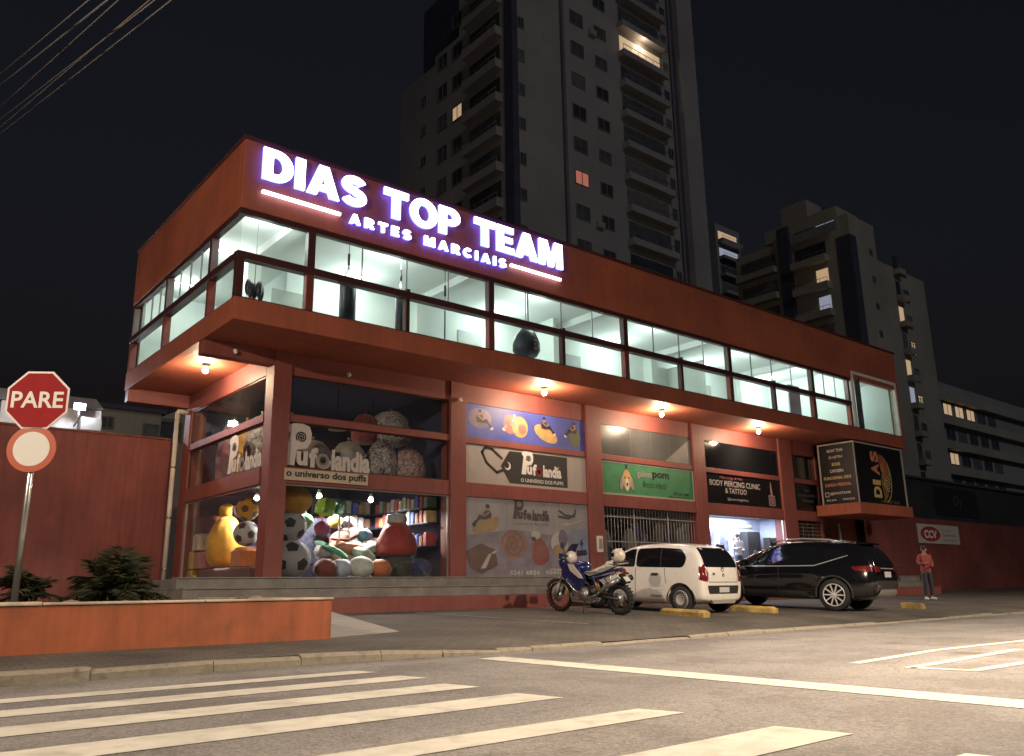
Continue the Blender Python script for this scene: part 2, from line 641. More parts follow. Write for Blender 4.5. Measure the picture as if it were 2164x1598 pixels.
def pavers(name, c0, c1, c2, scale, w=0.5, h=0.25):
    m = bpy.data.materials.new(name)
    m.use_nodes = True
    n, L = m.node_tree.nodes, m.node_tree.links
    p = n['Principled BSDF']
    tc = n.new('ShaderNodeTexCoord')
    br = n.new('ShaderNodeTexBrick')
    br.inputs['Scale'].default_value = scale
    br.inputs['Color1'].default_value = (*c0, 1)
    br.inputs['Color2'].default_value = (*c1, 1)
    br.inputs['Mortar'].default_value = (*c2, 1)
    br.inputs['Mortar Size'].default_value = 0.018
    br.inputs['Brick Width'].default_value = w
    br.inputs['Row Height'].default_value = h
    L.new(tc.outputs['Object'], br.inputs['Vector'])
    t = n.new('ShaderNodeTexNoise')
    t.inputs['Scale'].default_value = 0.8
    t.inputs['Detail'].default_value = 9
    L.new(tc.outputs['Object'], t.inputs['Vector'])
    r = n.new('ShaderNodeValToRGB')
    r.color_ramp.elements[0].position, r.color_ramp.elements[1].position = 0.3, 0.7
    r.color_ramp.elements[0].color, r.color_ramp.elements[1].color = (0.45, 0.43, 0.4, 1), (1.25, 1.2, 1.12, 1)
    L.new(t.outputs['Fac'], r.inputs['Fac'])
    x = n.new('ShaderNodeMixRGB')
    x.blend_type = 'MULTIPLY'
    x.inputs['Fac'].default_value = 0.9
    L.new(br.outputs['Color'], x.inputs['Color1'])
    L.new(r.outputs['Color'], x.inputs['Color2'])
    L.new(x.outputs['Color'], p.inputs['Base Color'])
    p.inputs['Roughness'].default_value = 0.85
    b = n.new('ShaderNodeBump')
    b.inputs['Strength'].default_value = 0.4
    b.inputs['Distance'].default_value = 0.02
    ad = n.new('ShaderNodeMath')
    ad.operation = 'SUBTRACT'
    t2 = n.new('ShaderNodeTexNoise')
    t2.inputs['Scale'].default_value = 22
    t2.inputs['Detail'].default_value = 6
    L.new(tc.outputs['Object'], t2.inputs['Vector'])
    L.new(t2.outputs['Fac'], ad.inputs[0])
    L.new(br.outputs['Fac'], ad.inputs[1])
    L.new(ad.outputs['Value'], b.inputs['Height'])
    L.new(b.outputs['Normal'], p.inputs['Normal'])
    return m

ASPH = asphalt('asphalt_worn')
PAVE = pavers('forecourt_pavers', (0.115, 0.105, 0.095), (0.095, 0.087, 0.08), (0.05, 0.046, 0.04), 2.2)
EARTH = mat('earth', (0.07, 0.055, 0.04), 0.95, var=0.3, vscale=2, bump=0.6, bscale=12)

g = MB()
g.add([(-900, -900, -0.06), (1500, -900, -0.06), (1500, 1500, -0.06), (-900, 1500, -0.06)], [(0, 1, 2, 3)])
struct('ground', g, EARTH)
r_ = MB()
r_.add([(-160, -40, 0.19), (220, -40, 0.19), (220, -6.4, 0.19), (-160, -6.4, 0.19)], [(0, 1, 2, 3)])
struct('road', r_, ASPH)

def kerb_line(x):
    t = min(1, max(0, (x + 0.5) / 3.0))
    t = t * t * (3 - 2 * t)
    return -6.95 - 0.35 * t + 0.012 * max(0, x - 2), 0.30 - 0.065 * t
ap = MB()
xs = [-60, -30, -16, -10, -7] + [-6 + i for i in range(16)] + [11, 13, 16, 20, 26, 34, 46, 70]
rows = []
for x in xs:
    ky, kz = kerb_line(x)
    col = [(x, ky + 0.14, kz - 0.004)]
    for y in (-6.2, -5.0, -3.5, -2.0, -0.5, 1.0, 2.2):
        col.append((x, y, gz(y)))
    col.append((x, 30, gz(2.2) + 0.01))
    rows.append(col)
nn = len(rows[0])
ap.add([p for c in rows for p in c], [(i * nn + j, (i + 1) * nn + j, (i + 1) * nn + j + 1, i * nn + j + 1) for i in range(len(rows) - 1) for j in range(nn - 1)])
struct('forecourt', ap, PAVE)

KERBM = mat('kerb_stone', (0.27, 0.24, 0.19), 0.9, var=0.3, vscale=5, bump=0.5, bscale=25, dirt=((0.07, 0.055, 0.03), 0.75, 5.0))
kb = MB()
for i in range(len(xs) - 1):
    a, b = xs[i], xs[i + 1]
    (ya, za), (yb, zb) = kerb_line(a), kerb_line(b)
    kb.add([(a, ya + 0.03, 0), (b, yb + 0.03, 0), (b, yb + 0.16, 0), (a, ya + 0.16, 0), (a, ya + 0.03, za - 0.03), (b, yb + 0.03, zb - 0.03), (b, yb + 0.16, zb - 0.03), (a, ya + 0.16, za - 0.03)], [(0, 1, 5, 4), (4, 5, 6, 7), (2, 3, 7, 6)])
kerb = struct('kerb', kb, KERBM)
x = -7.2
while x < 24:
    l = random.choice((0.55, 0.8, 1.0, 1.0, 1.2)) if x < 4 else 1.0
    (ya, za), (yb, zb) = kerb_line(x), kerb_line(x + l)
    j = lambda s: random.uniform(-s, s)
    dz = j(0.018)
    s = MB()
    v = []
    for (xx, yy, zz) in ((x + 0.004, ya, za), (x + l - 0.004, yb, zb)):
        o = j(0.012)
        zt = max(0.215, zz + dz + j(0.012))
        v += [(xx, yy + o, 0.1), (xx, yy + o + j(0.012) + 0.006, zt - 0.03 + j(0.012)), (xx + j(0.02), yy + o + 0.04 + j(0.015), zt), (xx, yy + o + 0.17, zt + j(0.006)), (xx, yy + o + 0.17, 0.1)]
    s.add(v, [(0, 5, 6, 1), (1, 6, 7, 2), (2, 7, 8, 3), (3, 8, 9, 4), (4, 3, 2, 1, 0), (5, 6, 7, 8, 9)])
    s.build('kerb_stone', KERBM, kerb)
    x += l

# painted road markings, worn
ROADPAINT = mat('road_paint', (0.55, 0.53, 0.47), 0.75, var=0.12, vscale=3, bump=0.3, bscale=60, dirt=((0.2, 0.18, 0.16), 0.5, 4.5))
def marking(name, label, pts, z=0.194):
    b = MB()
    b.add([(p[0], p[1], z) for p in pts], [tuple(range(len(pts)))])
    o = b.build(name, ROADPAINT)
    return tag(o, label, 'road marking')
st = [(-8.0, -8.31), (-8.79, -9.18), (-9.69, -10.12), (-10.69, -11.15), (-11.95, -12.29), (-13.0, -13.45), (-14.1, -14.55)]
for i, (a, b) in enumerate(st):
    e = random.uniform(-0.06, 0.06)
    o = marking('crosswalk_stripe', 'white zebra crossing stripe, %s out from the kerb' % ORD[i], [(-6.2, a), (-0.5 + e, a), (-0.42 + e, b), (-6.2, b)][::-1])
    o['group'] = 'zebra crossing stripes'
marking('stop_line', 'long white stop line painted across the lane beside the crossing', [(1.28, -7.75), (1.28, -15.5), (1.72, -15.5), (1.68, -7.75)])
rl = thing('road_lettering', 'worn white strokes of road lettering beyond the stop line', 'road marking', (4.7, -11.7, 0.19))
for pts in (((3.6, -11.27), (5.84, -11.08), (8.6, -11.2)), ((3.5, -11.9), (4.95, -11.83), (6.6, -11.75)), ((3.5, -11.93), (3.62, -12.45), (6.4, -12.5)), ((3.7, -13.1), (6.4, -13.0))):
    b = MB()
    for k, q in enumerate(stroke(pts, 0.13)):
        b.add([(p[0], p[1], 0.194 + 0.0008 * k) for p in q], [(0, 1, 2, 3)])
    b.build('stroke', ROADPAINT, rl)

# bay lines on the forecourt
for i, (xa, xb) in enumerate(((4.6, 5.6), (8.9, 9.9))):
    b = MB()
    for k in range(8):
        y0, y1 = -5.2 + k * 0.5, -5.2 + (k + 1) * 0.5
        x0, x1 = xb + (xa - xb) * k / 8, xb + (xa - xb) * (k + 1) / 8
        b.add([(x0, y0, gz(y0) + 0.005), (x0 + 0.1, y0, gz(y0) + 0.005), (x1 + 0.1, y1, gz(y1) + 0.005), (x1, y1, gz(y1) + 0.005)], [(0, 1, 2, 3)])
    tag(b.build('bay_line', mat('bay_paint', (0.3, 0.22, 0.17), 0.85, var=0.2, vscale=4, dirt=((0.12, 0.1, 0.085), 0.9, 3.0))), ['faded parking bay line in front of the shop window', 'faded parking bay line under the parked motorcycle'][i], 'road marking')

# ---------------------------------------------------------------- planter, ramp, platform
pl = thing('planter_wall', 'low orange planter wall with pale capping along the pavement', 'planter', (-6, -5.3, 0.2))
b = MB()
b.box(-30, 0.55, -5.42, -5.22, 0.1, 0.885)
b.build('front_wall', PLANTER, pl, 0.012)
b = MB()
b.box(0.36, 0.548, -5.22, -0.72, 0.1, 0.884)
b.build('return_wall', PLANTER, pl, 0.012)
CAP = mat('capping_cream', (0.55, 0.46, 0.36), 0.8, var=0.2, vscale=4, bump=0.3, bscale=25, dirt=((0.2, 0.13, 0.09), 0.7, 2.5))
x = -30.0
while x < 0.5:
    l = min(1.8, 0.57 - x)
    b = MB()
    zt = 0.925 + random.uniform(-0.006, 0.006)
    b.box(x + 0.003, x + l - 0.003, -5.44, -5.2, 0.887, zt)
    b.build('capping', CAP, pl, 0.012)
    x += l
b = MB()
b.box(0.34, 0.57, -5.197, -0.72, 0.887, 0.92)
b.build('capping', CAP, pl, 0.01)
soil = MB()
n = 26
vv = []
for i in range(n + 1):
    for j2 in range(9):
        x = -29.9 + 30.2 * i / n
        y = -5.2 + 4.4 * j2 / 8
        vv.append((x, y, 0.84 + random.uniform(-0.03, 0.05)))
soil.add(vv, [(i * 9 + j2, (i + 1) * 9 + j2, (i + 1) * 9 + j2 + 1, i * 9 + j2 + 1) for i in range(n) for j2 in range(8)], 0, True)
o = soil.build('soil', EARTH)
o['kind'] = 'structure'

rp_ = MB()
rp_.add([(0.56, -5.3, 0.385), (1.95, -4.9, 0.402), (2.3, -0.7, 0.80), (0.56, -0.7, 0.80), (0.56, -5.3, 0.2), (1.95, -4.9, 0.2), (2.3, -0.7, 0.2), (0.56, -0.7, 0.2)], [(0, 1, 2, 3), (0, 4, 5, 1), (1, 5, 6, 2), (3, 2, 6, 7), (0, 3, 7, 4)])
struct('ramp', rp_, mat('ramp_concrete', (0.33, 0.31, 0.29), 0.8, var=0.18, vscale=2, bump=0.2, bscale=40, stretch=(1, 8, 1)))

pf = thing('entrance_platform', 'stepped grey stone platform on a red base under the shopfronts', 'platform', (14, 0, 0.5))
for nm, z0, z1, yf, mm in (('plinth', 0.2, 0.86, -0.70, RED), ('lower_step', 0.86, 1.06, -0.32, STEPSTONE), ('upper_step', 1.06, 1.262, 0.08, STEPSTONE)):
    b = MB()
    x0 = 0.58 if nm == 'plinth' else 0.2
    b.box(x0, 29.6, yf, 7.6, z0 + (0.002 if nm != 'plinth' else 0), z1)
    b.build(nm, mm, pf, 0.01)
for nm, z, yf in (('nosing', 1.06, -0.32), ('nosing', 1.262, 0.08)):
    for i in range(15):
        b = MB()
        xa = 0.2 + i * 1.958
        b.box(xa + 0.004, xa + 1.954, yf - 0.02, yf + 0.3, z + 0.002, z + 0.03)
        b.build(nm, STEPSTONE, pf, 0.006)

# ---------------------------------------------------------------- main building
X0, X1, YB = 0.883, 29.65, 7.92
ZT, ZG, ZM, ZS, ZF = 10.59, 8.97, 7.823, 6.993, 6.47
YW, XW = 1.82, 2.58
bd = thing('commercial_building', 'two-storey orange commercial building with a glazed overhanging upper floor', 'building', (X0, 0, 0.6))
# parapet band as four slabs, butted
for nm, bx in (('parapet', (X0, X1, 0, 0.2, ZG, ZT)), ('parapet', (X0, X0 + 0.2, 0.202, YB, ZG, ZT)), ('parapet', (X1 - 0.2, X1, 0.202, YB, ZG, ZT)), ('parapet', (X0 + 0.202, X1 - 0.202, YB - 0.2, YB, ZG, ZT))):
    b = MB()
    b.box(*bx)
    b.build(nm, ORANGE, bd, 0.01)
for bx in ((X0 - 0.05, X1 + 0.05, -0.05, 0.25, ZT + 0.002, ZT + 0.07), (X0 - 0.05, X0 + 0.25, 0.252, YB + 0.05, ZT + 0.002, ZT + 0.07), (X1 - 0.25, X1 + 0.05, 0.252, YB + 0.05, ZT + 0.002, ZT + 0.07)):
    b = MB()
    b.box(*bx)
    b.build('coping', COPE, bd, 0.01)
b = MB()
b.box(24.6, X1 - 0.02, 0.9, 1.1, ZT - 0.3, ZT + 0.42)
b.build('rear_parapet', ORANGE, bd)
# floor band
for bx in ((X0, X1, 0, 0.22, ZF, ZS - 0.03), (X0, X0 + 0.22, 0.222, YB, ZF, ZS - 0.03), (X1 - 0.22, X1, 0.222, YB, ZF, ZS - 0.03)):
    b = MB()
    b.box(*bx)
    b.build('floor_band', ORANGE, bd, 0.01)
b = MB()
b.box(X0 + 0.02, X1 - 0.02, 0.02, YB - 0.02, ZF + 0.03, ZF + 0.2)
b.build('soffit', ORANGE, bd)
b = MB()
b.box(X0 + 0.225, X1 - 0.225, 0.225, YB - 0.25, ZF + 0.202, ZF + 0.3)
b.build('upper_floor', GREYFLOOR, bd)
b = MB()
b.box(X0 + 0.205, X1 - 0.205, 0.205, YB - 0.205, 9.36, 9.5)
b.build('ceiling', CEIL, bd)
b = MB()
b.box(X0 + 0.21, X1 - 0.21, 0.21, YB - 0.21, ZT - 0.35, ZT - 0.2)
b.build('roof', CONCRETE, bd)
# upper room walls
for bx in ((3.6, X1 - 0.41, 3.7, 3.8, ZF + 0.302, 9.358),):
    b = MB()
    b.box(*bx)
    b.build('rear_wall', WHITEWALL, bd)
b = MB()
b.box(X0 + 0.23, 3.598, YB - 0.24, YB - 0.02, ZF + 0.302, 9.358)
b.build('rear_wall', WHITEWALL, bd)
b = MB()
b.box(3.6, 3.7, 3.802, YB - 0.25, ZF + 0.302, 9.358)
b.build('rear_wall', WHITEWALL, bd)
b = MB()
b.box(X0 + 0.02, X1 - 0.02, YB - 0.018, YB, ZF, ZG)
b.build('rear_cladding', ORANGE, bd)
b = MB()
b.box(X1 - 0.4, X1 - 0.24, 0.24, YB - 0.26, ZF + 0.302, 9.358)
b.build('end_wall', WHITEWALL, bd)
b = MB()
b.box(X1 - 0.235, X1, 0.222, YB, ZS - 0.028, ZG - 0.002)
b.build('end_cladding', ORANGE, bd)
for xx in (2.55, 7.65, 12.75, 17.85, 22.95):
    b = MB()
    b.box(xx - 0.18, xx + 0.18, 3.3, 3.698, ZF + 0.302, 9.358)
    b.build('inner_column', WHITEWALL, bd)
    b = MB()
    b.box(xx - 0.16, xx + 0.16, 0.25, 3.698, 9.14, 9.358)
    b.build('ceiling_beam', CEIL, bd)
for (xa, xb) in ((13.6, 14.4), (20.2, 21.6), (9.2, 10.1), (3.2, 4.3)):
    b = MB()
    b.box(xa, xb, 3.66, 3.698, ZF + 0.31, 8.75)
    b.build('inner_door', mat('inner_door', (0.36, 0.40, 0.37), 0.6, var=0.05), bd)
b = MB()
b.box(25.62, 25.74, 0.25, 3.698, ZF + 0.302, 9.358)
b.build('partition', WHITEWALL, bd)
b = MB()
b.box(12.0, 12.12, 2.4, 3.698, ZF + 0.302, 9.358)
b.build('partition', WHITEWALL, bd)
b = MB()
b.box(19.0, 19.1, 2.0, 3.698, ZF + 0.302, 9.05)
b.build('partition', WHITEWALL, bd)
b = MB()
b.box(22.2, 22.95, 0.6, 0.66, ZF + 0.4, 8.3)
b.build('blind', mat('blind_lilac', (0.62, 0.62, 0.78), 0.8, var=0.1, vscale=20), bd)

# upper glazing: frames
def fr(nm, bx, m=FRAME):
    b = MB()
    b.box(*bx)
    return b.build(nm, m, bd, 0.006)
RT = ZM + 0.165
fr('head_rail', (X0 + 0.0, 25.8, 0.03, 0.17, ZG - 0.12, ZG - 0.002))
fr('head_rail', (X0 + 0.03, X0 + 0.17, 0.172, YB, ZG - 0.12, ZG - 0.002))
fr('mid_rail', (X0 - 0.01, 25.62, -0.01, 0.19, ZM, RT))
fr('mid_rail', (X0 - 0.01, X0 + 0.19, 0.192, YB, ZM, RT))
fr('sill_rail', (X0, X1, 0.02, 0.2, ZS - 0.028, ZS))
fr('sill_rail', (X0 + 0.02, X0 + 0.2, 0.202, YB, ZS - 0.028, ZS))
full = [2.55, 7.65, 12.75, 17.85, 22.95, 25.55]
short = [5.1, 10.2, 15.3, 20.4]
MULL = mat('mullion_red', (0.17, 0.035, 0.025), 0.5, var=0.15, vscale=4)
for xx in full:
    w = 0.09 if xx < 24 else 0.07
    fr('mullion', (xx - w, xx + w, 0.01, 0.18, ZS + 0.002, ZM - 0.002), MULL)
    fr('mullion', (xx - w, xx + w, 0.01, 0.18, RT + 0.002, ZG - 0.122), FRAME)
for xx in short:
    fr('mullion', (xx - 0.055, xx + 0.055, 0.02, 0.18, ZS + 0.002, ZM - 0.002), FRAME)
    fr('rail_clip', (xx - 0.05, xx + 0.05, 0.0, 0.16, RT + 0.002, RT + 0.07), FRAME)
fr('corner_post', (X0 - 0.0, X0 + 0.16, 0.0, 0.17, ZS + 0.002, ZM - 0.002), FRAME)
for yy in (1.75, 4.88, YB - 0.08):
    fr('mullion', (X0 + 0.01, X0 + 0.18, yy - 0.07, yy + 0.07, ZS + 0.002, ZM - 0.002), MULL)
    fr('mullion', (X0 + 0.01, X0 + 0.18, yy - 0.07, yy + 0.07, RT + 0.002, ZG - 0.122), FRAME)
# panes
def pane_x(xa, xb, za, zb, y=0.1, m=CLEAR, par=bd, nm='pane'):
    b = MB()
    b.box(xa, xb, y, y + 0.01, za, zb)
    return b.build(nm, m, par)
def pane_y(ya, yb, za, zb, x=None, m=CLEAR, par=bd, nm='pane'):
    x = X0 + 0.1 if x is None else x
    b = MB()
    b.box(x, x + 0.01, ya, yb, za, zb)
    return b.build(nm, m, par)
lo = sorted([X0 + 0.17] + full + short)
for a, c in zip(lo[:-1], lo[1:]):
    pane_x(a + 0.095 if a > 2 else a, c - 0.095, ZS + 0.004, ZM - 0.004)
up_edges = [X0 + 0.12]
for a, c in zip([X0 + 0.12] + full[:-1], full):
    if a < 2:
        pane_x(a, c - 0.095, RT + 0.004, ZG - 0.124)
    else:
        k = 4 if c - a > 4 else 3
        for i in range(k):
            xa = a + 0.095 + (c - a - 0.19) * i / k
            xb = a + 0.095 + (c - a - 0.19) * (i + 1) / k
            pane_x(xa + 0.006, xb - 0.006, RT + 0.004, ZG - 0.124)
            if i:
                fr('pane_joint', (xa - 0.012, xa + 0.012, 0.085, 0.125, RT + 0.003, ZG - 0.123), mat('joint_grey', (0.16, 0.17, 0.165), 0.4))
for (a, c, k) in ((0.12, 1.68, 1), (1.82, 4.81, 4), (4.95, YB - 0.15, 4)):
    for i in range(k):
        ya, yb = a + (c - a) * i / k, a + (c - a) * (i + 1) / k
        pane_y(ya + 0.006, yb - 0.006, RT + 0.004, ZG - 0.124)
        if i:
            fr('pane_joint', (X0 + 0.085, X0 + 0.125, ya - 0.012, ya + 0.012, RT + 0.003, ZG - 0.123), MATS['joint_grey'])
for (a, c) in ((0.18, 1.68), (1.82, 4.81), (4.95, YB - 0.15)):
    pane_y(a, c, ZS + 0.004, ZM - 0.004)
# the tall white-framed window at the far end (head rises above the strip windows)
for bx in ((25.8, 25.92, -0.02, 0.22, ZS + 0.002, 9.27), (29.33, 29.45, -0.02, 0.22, ZS + 0.002, 9.27), (25.922, 29.328, -0.02, 0.22, 9.15, 9.27), (26.36, 26.42, -0.01, 0.2, ZS + 0.002, 9.148)):
    fr('window_frame', bx, WHITEPAINT if bx[0] != 26.36 else BLACK)
pane_x(25.925, 26.355, ZS + 0.004, 9.145)
pane_x(26.425, 29.325, ZS + 0.004, 9.145)
b = MB()
b.box(29.452, X1 - 0.001, 0.004, 0.22, ZS, ZG - 0.003)
b.build('end_pier', ORANGE, bd)

# ground floor: columns, beams, walls
COLS = [(XW, 3.02), (7.60, 8.11), (12.68, 13.31), (17.81, 18.43), (23.00, 23.86)]
for i, (a, c) in enumerate(COLS):
    b = MB()
    b.box(a, c, YW - 0.06, YW + 0.4, 1.264, ZF + 0.028)
    b.build('column', RED, bd, 0.012)
b = MB()
b.box(XW, XW + 0.42, 7.32, YB - 0.02, 0.7, ZF + 0.028)
b.build('column', RED, bd, 0.012)
bays = [(3.02, 7.60), (8.11, 12.68), (13.31, 17.81), (18.43, 23.00), (23.86, 25.75)]
LEV = dict(zb=1.264, l1=3.41, l2=3.79, m1=4.856, u0=5.03, u1=5.98)
for (a, c) in bays:
    for nm, z0, z1, yf in (('wall_band', LEV['u1'], ZF + 0.028, YW), ('beam', LEV['m1'], LEV['u0'], YW - 0.02), ('beam', LEV['l1'], LEV['l2'], YW - 0.03)):
        b = MB()
        b.box(a + 0.001, c - 0.001, yf, YW + 0.2, z0, z1)
        b.build(nm, RED, bd, 0.008)
for nm, z0, z1, xf in (('wall_band', LEV['u1'], ZF + 0.028, XW), ('beam', LEV['m1'], LEV['u0'], XW - 0.02), ('beam', LEV['l1'], LEV['l2'], XW - 0.03)):
    b = MB()
    b.box(xf, XW + 0.2, YW + 0.402, 7.318, z0, z1)
    b.build(nm, RED, bd, 0.008)
# cantilever beams reaching to the overhang's edge
b = MB()
b.box(X0 + 0.03, XW - 0.001, YW - 0.03, YW + 0.28, 6.15, ZF + 0.028)
b.build('cantilever_beam', RED, bd, 0.01)
b = MB()
b.box(X0 + 0.03, XW - 0.001, YB - 0.3, YB - 0.022, 6.13, ZF + 0.028)
b.build('cantilever_beam', RED, bd, 0.01)
b = MB()
b.box(XW + 0.422, X1, YB - 0.3, YB - 0.022, 0.7, ZF + 0.028)
b.build('ground_rear_wall', mat('shop_navy', (0.035, 0.045, 0.10), 0.75, var=0.1), bd)
# recessed entrance wall at the far end
b = MB()
b.box(25.75, X1, 2.6, 2.8, 0.7, ZF + 0.028)
b.build('entrance_wall', RED, bd)
b = MB()
b.box(25.6, 25.749, YW, 2.8, 0.7, ZF + 0.028)
b.build('entrance_pier', RED, bd)
# partitions between the shops
for (a, c) in COLS[1:]:
    b = MB()
    b.box((a + c) / 2 - 0.07, (a + c) / 2 + 0.07, YW + 0.402, YB - 0.302, 1.264, ZF + 0.028)
    b.build('shop_partition', MATS['shop_navy'] if a < 8 else mat('partition_white', (0.5, 0.5, 0.52), 0.8, var=0.06), bd)
# shop ceilings
for i, (a, c) in enumerate([(XW + 0.21, 7.78), (7.93, 12.92), (13.07, 18.05), (18.19, 23.36), (23.5, 25.59)]):
    z = [6.3, 3.6, 3.6, 3.5, 3.6][i]
    b = MB()
    b.box(a, c, YW + 0.41, YB - 0.31, z, z + 0.06)
    b.build('shop_ceiling', [MATS['shop_navy'], CEIL, CEIL, CEIL, CEIL][i], bd)

# soffit lamps
WARM = (1.0, 0.76, 0.50)
LAMPS = [(1.73, 3.96), (10.15, 0.83), (15.19, 0.87), (20.42, 0.86)]
LL = ['lit globe lamp on the soffit beside the corner of the building', 'lit globe lamp on the soffit over the blue puff banner', 'lit globe lamp on the soffit above the grey window over the green sign', 'lit globe lamp on the soffit above the piercing clinic']
for i, (x, y) in enumerate(LAMPS):
    t = thing('soffit_lamp', LL[i], 'lamp', (x, y, ZF), 'globe lamps under the overhang')
    b = MB()
    b.lathe([(0.075, ZF + 0.029), (0.08, ZF), (0.05, ZF - 0.03), (0.04, ZF - 0.06)], 16, (x, y, 0))
    b.build('socket', WHITEPAINT, t)
    b = MB()
    b.ball((x, y, ZF - 0.13), 0.075, 16)
    b.build('globe', emat('lamp_globe', (1.0, 0.86, 0.66), 22), t)
    bulb('soffit_light', (x, y, ZF - 0.24), 250, WARM, 0.07, t)

# ceiling lights of the upper room
LED = emat('led_panel', (0.88, 1.0, 0.93), 9.0)
k = 0
for x in (1.75, 5.2, 10.2, 15.4, 20.4, 24.3, 27.8):
    for y in ((0.9, 2.9) if x not in (27.8, 1.75) else (2.2,) if x > 27 else (0.9, 3.4, 6.3)):
        k += 1
        t = thing('ceiling_light', 'lit white ceiling panel of the upper room, %s' % ('by the corner glazing' if (x < 2 and y < 2) else 'behind the tall end window' if x > 27 else 'in the rear corner' if y > 6 else '%s along the %s row' % (ORD[[1.75, 5.2, 10.2, 15.4, 20.4, 24.3].index(x)], 'front' if y < 2 else 'back')), 'light', (x, y, 9.3), 'ceiling panels of the upper room')
        b = MB()
        b.box(x - 0.26, x + 0.26, y - 0.09, y + 0.09, 9.33, 9.356)
        b.build('frame', WHITEPAINT, t)
        b = MB()
        b.box(x - 0.24, x + 0.24, y - 0.07, y + 0.07, 9.322, 9.329)
        b.build('diffuser', LED, t)
        bulb('panel_light', (x, y, 8.95), 68, (0.90, 1.0, 0.97), 0.3, t)

# ---------------------------------------------------------------- lit roof sign
LETTER = emat('letter_led', (0.80, 0.80, 1.0), 9.0)
LSIDE = emat('letter_halo', (0.06, 0.09, 1.0), 8.0)
def arc(cx, cy_, rx, ry, a0, a1, n=14):
    return [(cx + rx * cos(R(a0 + (a1 - a0) * i / n)), cy_ + ry * sin(R(a0 + (a1 - a0) * i / n))) for i in range(n + 1)]
def thick_line(pts, w):
    l, r = [], []
    for i in range(len(pts)):
        t = (Vector(pts[min(i + 1, len(pts) - 1)]) - Vector(pts[max(i - 1, 0)])).normalized()
        nn_ = Vector((-t.y, t.x)) * w / 2
        l.append(tuple(Vector(pts[i]) + nn_))
        r.append(tuple(Vector(pts[i]) - nn_))
    return l + r[::-1]
# heavy grotesque capitals: outlines with holes, unit height
GL = {
    'D': (0.82, [[(0, 0)] + arc(0.36, 0.5, 0.46, 0.5, -90, 90) + [(0, 1)], [(0.27, 0.22)] + arc(0.35, 0.5, 0.19, 0.28, -90, 90) + [(0.27, 0.78)]]),
    'I': (0.27, [[(0, 0), (0.27, 0), (0.27, 1), (0, 1)]]),
    'A': (0.94, [[(0, 0), (0.28, 0), (0.335, 0.17), (0.605, 0.17), (0.66, 0), (0.94, 0), (0.61, 1), (0.33, 1)], [(0.40, 0.37), (0.54, 0.37), (0.47, 0.68)]]),
    'S': (0.78, [thick_line(arc(0.385, 0.705, 0.255, 0.175, 20, 270, 18) + arc(0.385, 0.30, 0.26, 0.18, 90, -160, 18)[1:], 0.25)]),
    'T': (0.80, [[(0.265, 0), (0.535, 0), (0.535, 0.77), (0.80, 0.77), (0.80, 1), (0, 1), (0, 0.77), (0.265, 0.77)]]),
    'O': (0.94, [arc(0.47, 0.5, 0.47, 0.52, 0, 347, 28), arc(0.47, 0.5, 0.205, 0.29, 0, 345, 22)]),
    'P': (0.76, [[(0, 0), (0.27, 0), (0.27, 0.36)] + arc(0.42, 0.68, 0.34, 0.32, -90, 90) + [(0, 1)], [(0.27, 0.56)] + arc(0.40, 0.675, 0.10, 0.115, -90, 90, 8) + [(0.27, 0.79)]]),
    'E': (0.68, [[(0, 0), (0.68, 0), (0.68, 0.22), (0.27, 0.22), (0.27, 0.40), (0.63, 0.40), (0.63, 0.60), (0.27, 0.60), (0.27, 0.78), (0.67, 0.78), (0.67, 1), (0, 1)]]),
    'M': (1.02, [[(0, 0), (0.25, 0), (0.25, 0.66), (0.41, 0), (0.61, 0), (0.77, 0.66), (0.77, 0), (1.02, 0), (1.02, 1), (0.67, 1), (0.51, 0.40), (0.35, 1), (0, 1)]]),
    'R': (0.84, [[(0, 0), (0.27, 0), (0.27, 0.38), (0.33, 0.38), (0.53, 0), (0.84, 0), (0.62, 0.42)] + arc(0.44, 0.70, 0.34, 0.30, -50, 90) + [(0, 1)], [(0.27, 0.58)] + arc(0.42, 0.685, 0.10, 0.105, -90, 90, 8) + [(0.27, 0.79)]]),
    'C': (0.86, [thick_line(arc(0.46, 0.5, 0.33, 0.385, 42, 318, 24), 0.26)]),
}
_gm = {}
def glyph(ch):
    if ch not in _gm:
        cu = bpy.data.curves.new('g', 'CURVE')
        cu.dimensions = '2D'
        cu.fill_mode = 'BOTH'
        for pl_ in GL[ch][1]:
            sp_ = cu.splines.new('POLY')
            sp_.points.add(len(pl_) - 1)
            for i, q in enumerate(pl_):
                sp_.points[i].co = (q[0], q[1], 0, 1)
            sp_.use_cyclic_u = True
        ob = bpy.data.objects.new('g', cu)
        me_ = ob.to_mesh()
        bm = bmesh.new()
        bm.from_mesh(me_)
        bmesh.ops.remove_doubles(bm, verts=bm.verts, dist=1e-5)
        bmesh.ops.recalc_face_normals(bm, faces=bm.faces)
        bm.verts.index_update()
        v = [(q.co.x, q.co.y) for q in bm.verts]
        f = []
        for q in bm.faces:
            idx = [p.index for p in q.verts]
            ar = sum(v[idx[i]][0] * v[idx[(i + 1) % len(idx)]][1] - v[idx[(i + 1) % len(idx)]][0] * v[idx[i]][1] for i in range(len(idx)))
            f.append(tuple(idx) if ar > 0 else tuple(reversed(idx)))
        bm.free()
        ob.to_mesh_clear()
        bpy.data.objects.remove(ob)
        bpy.data.curves.remove(cu)
        _gm[ch] = (v, f)
    return _gm[ch]
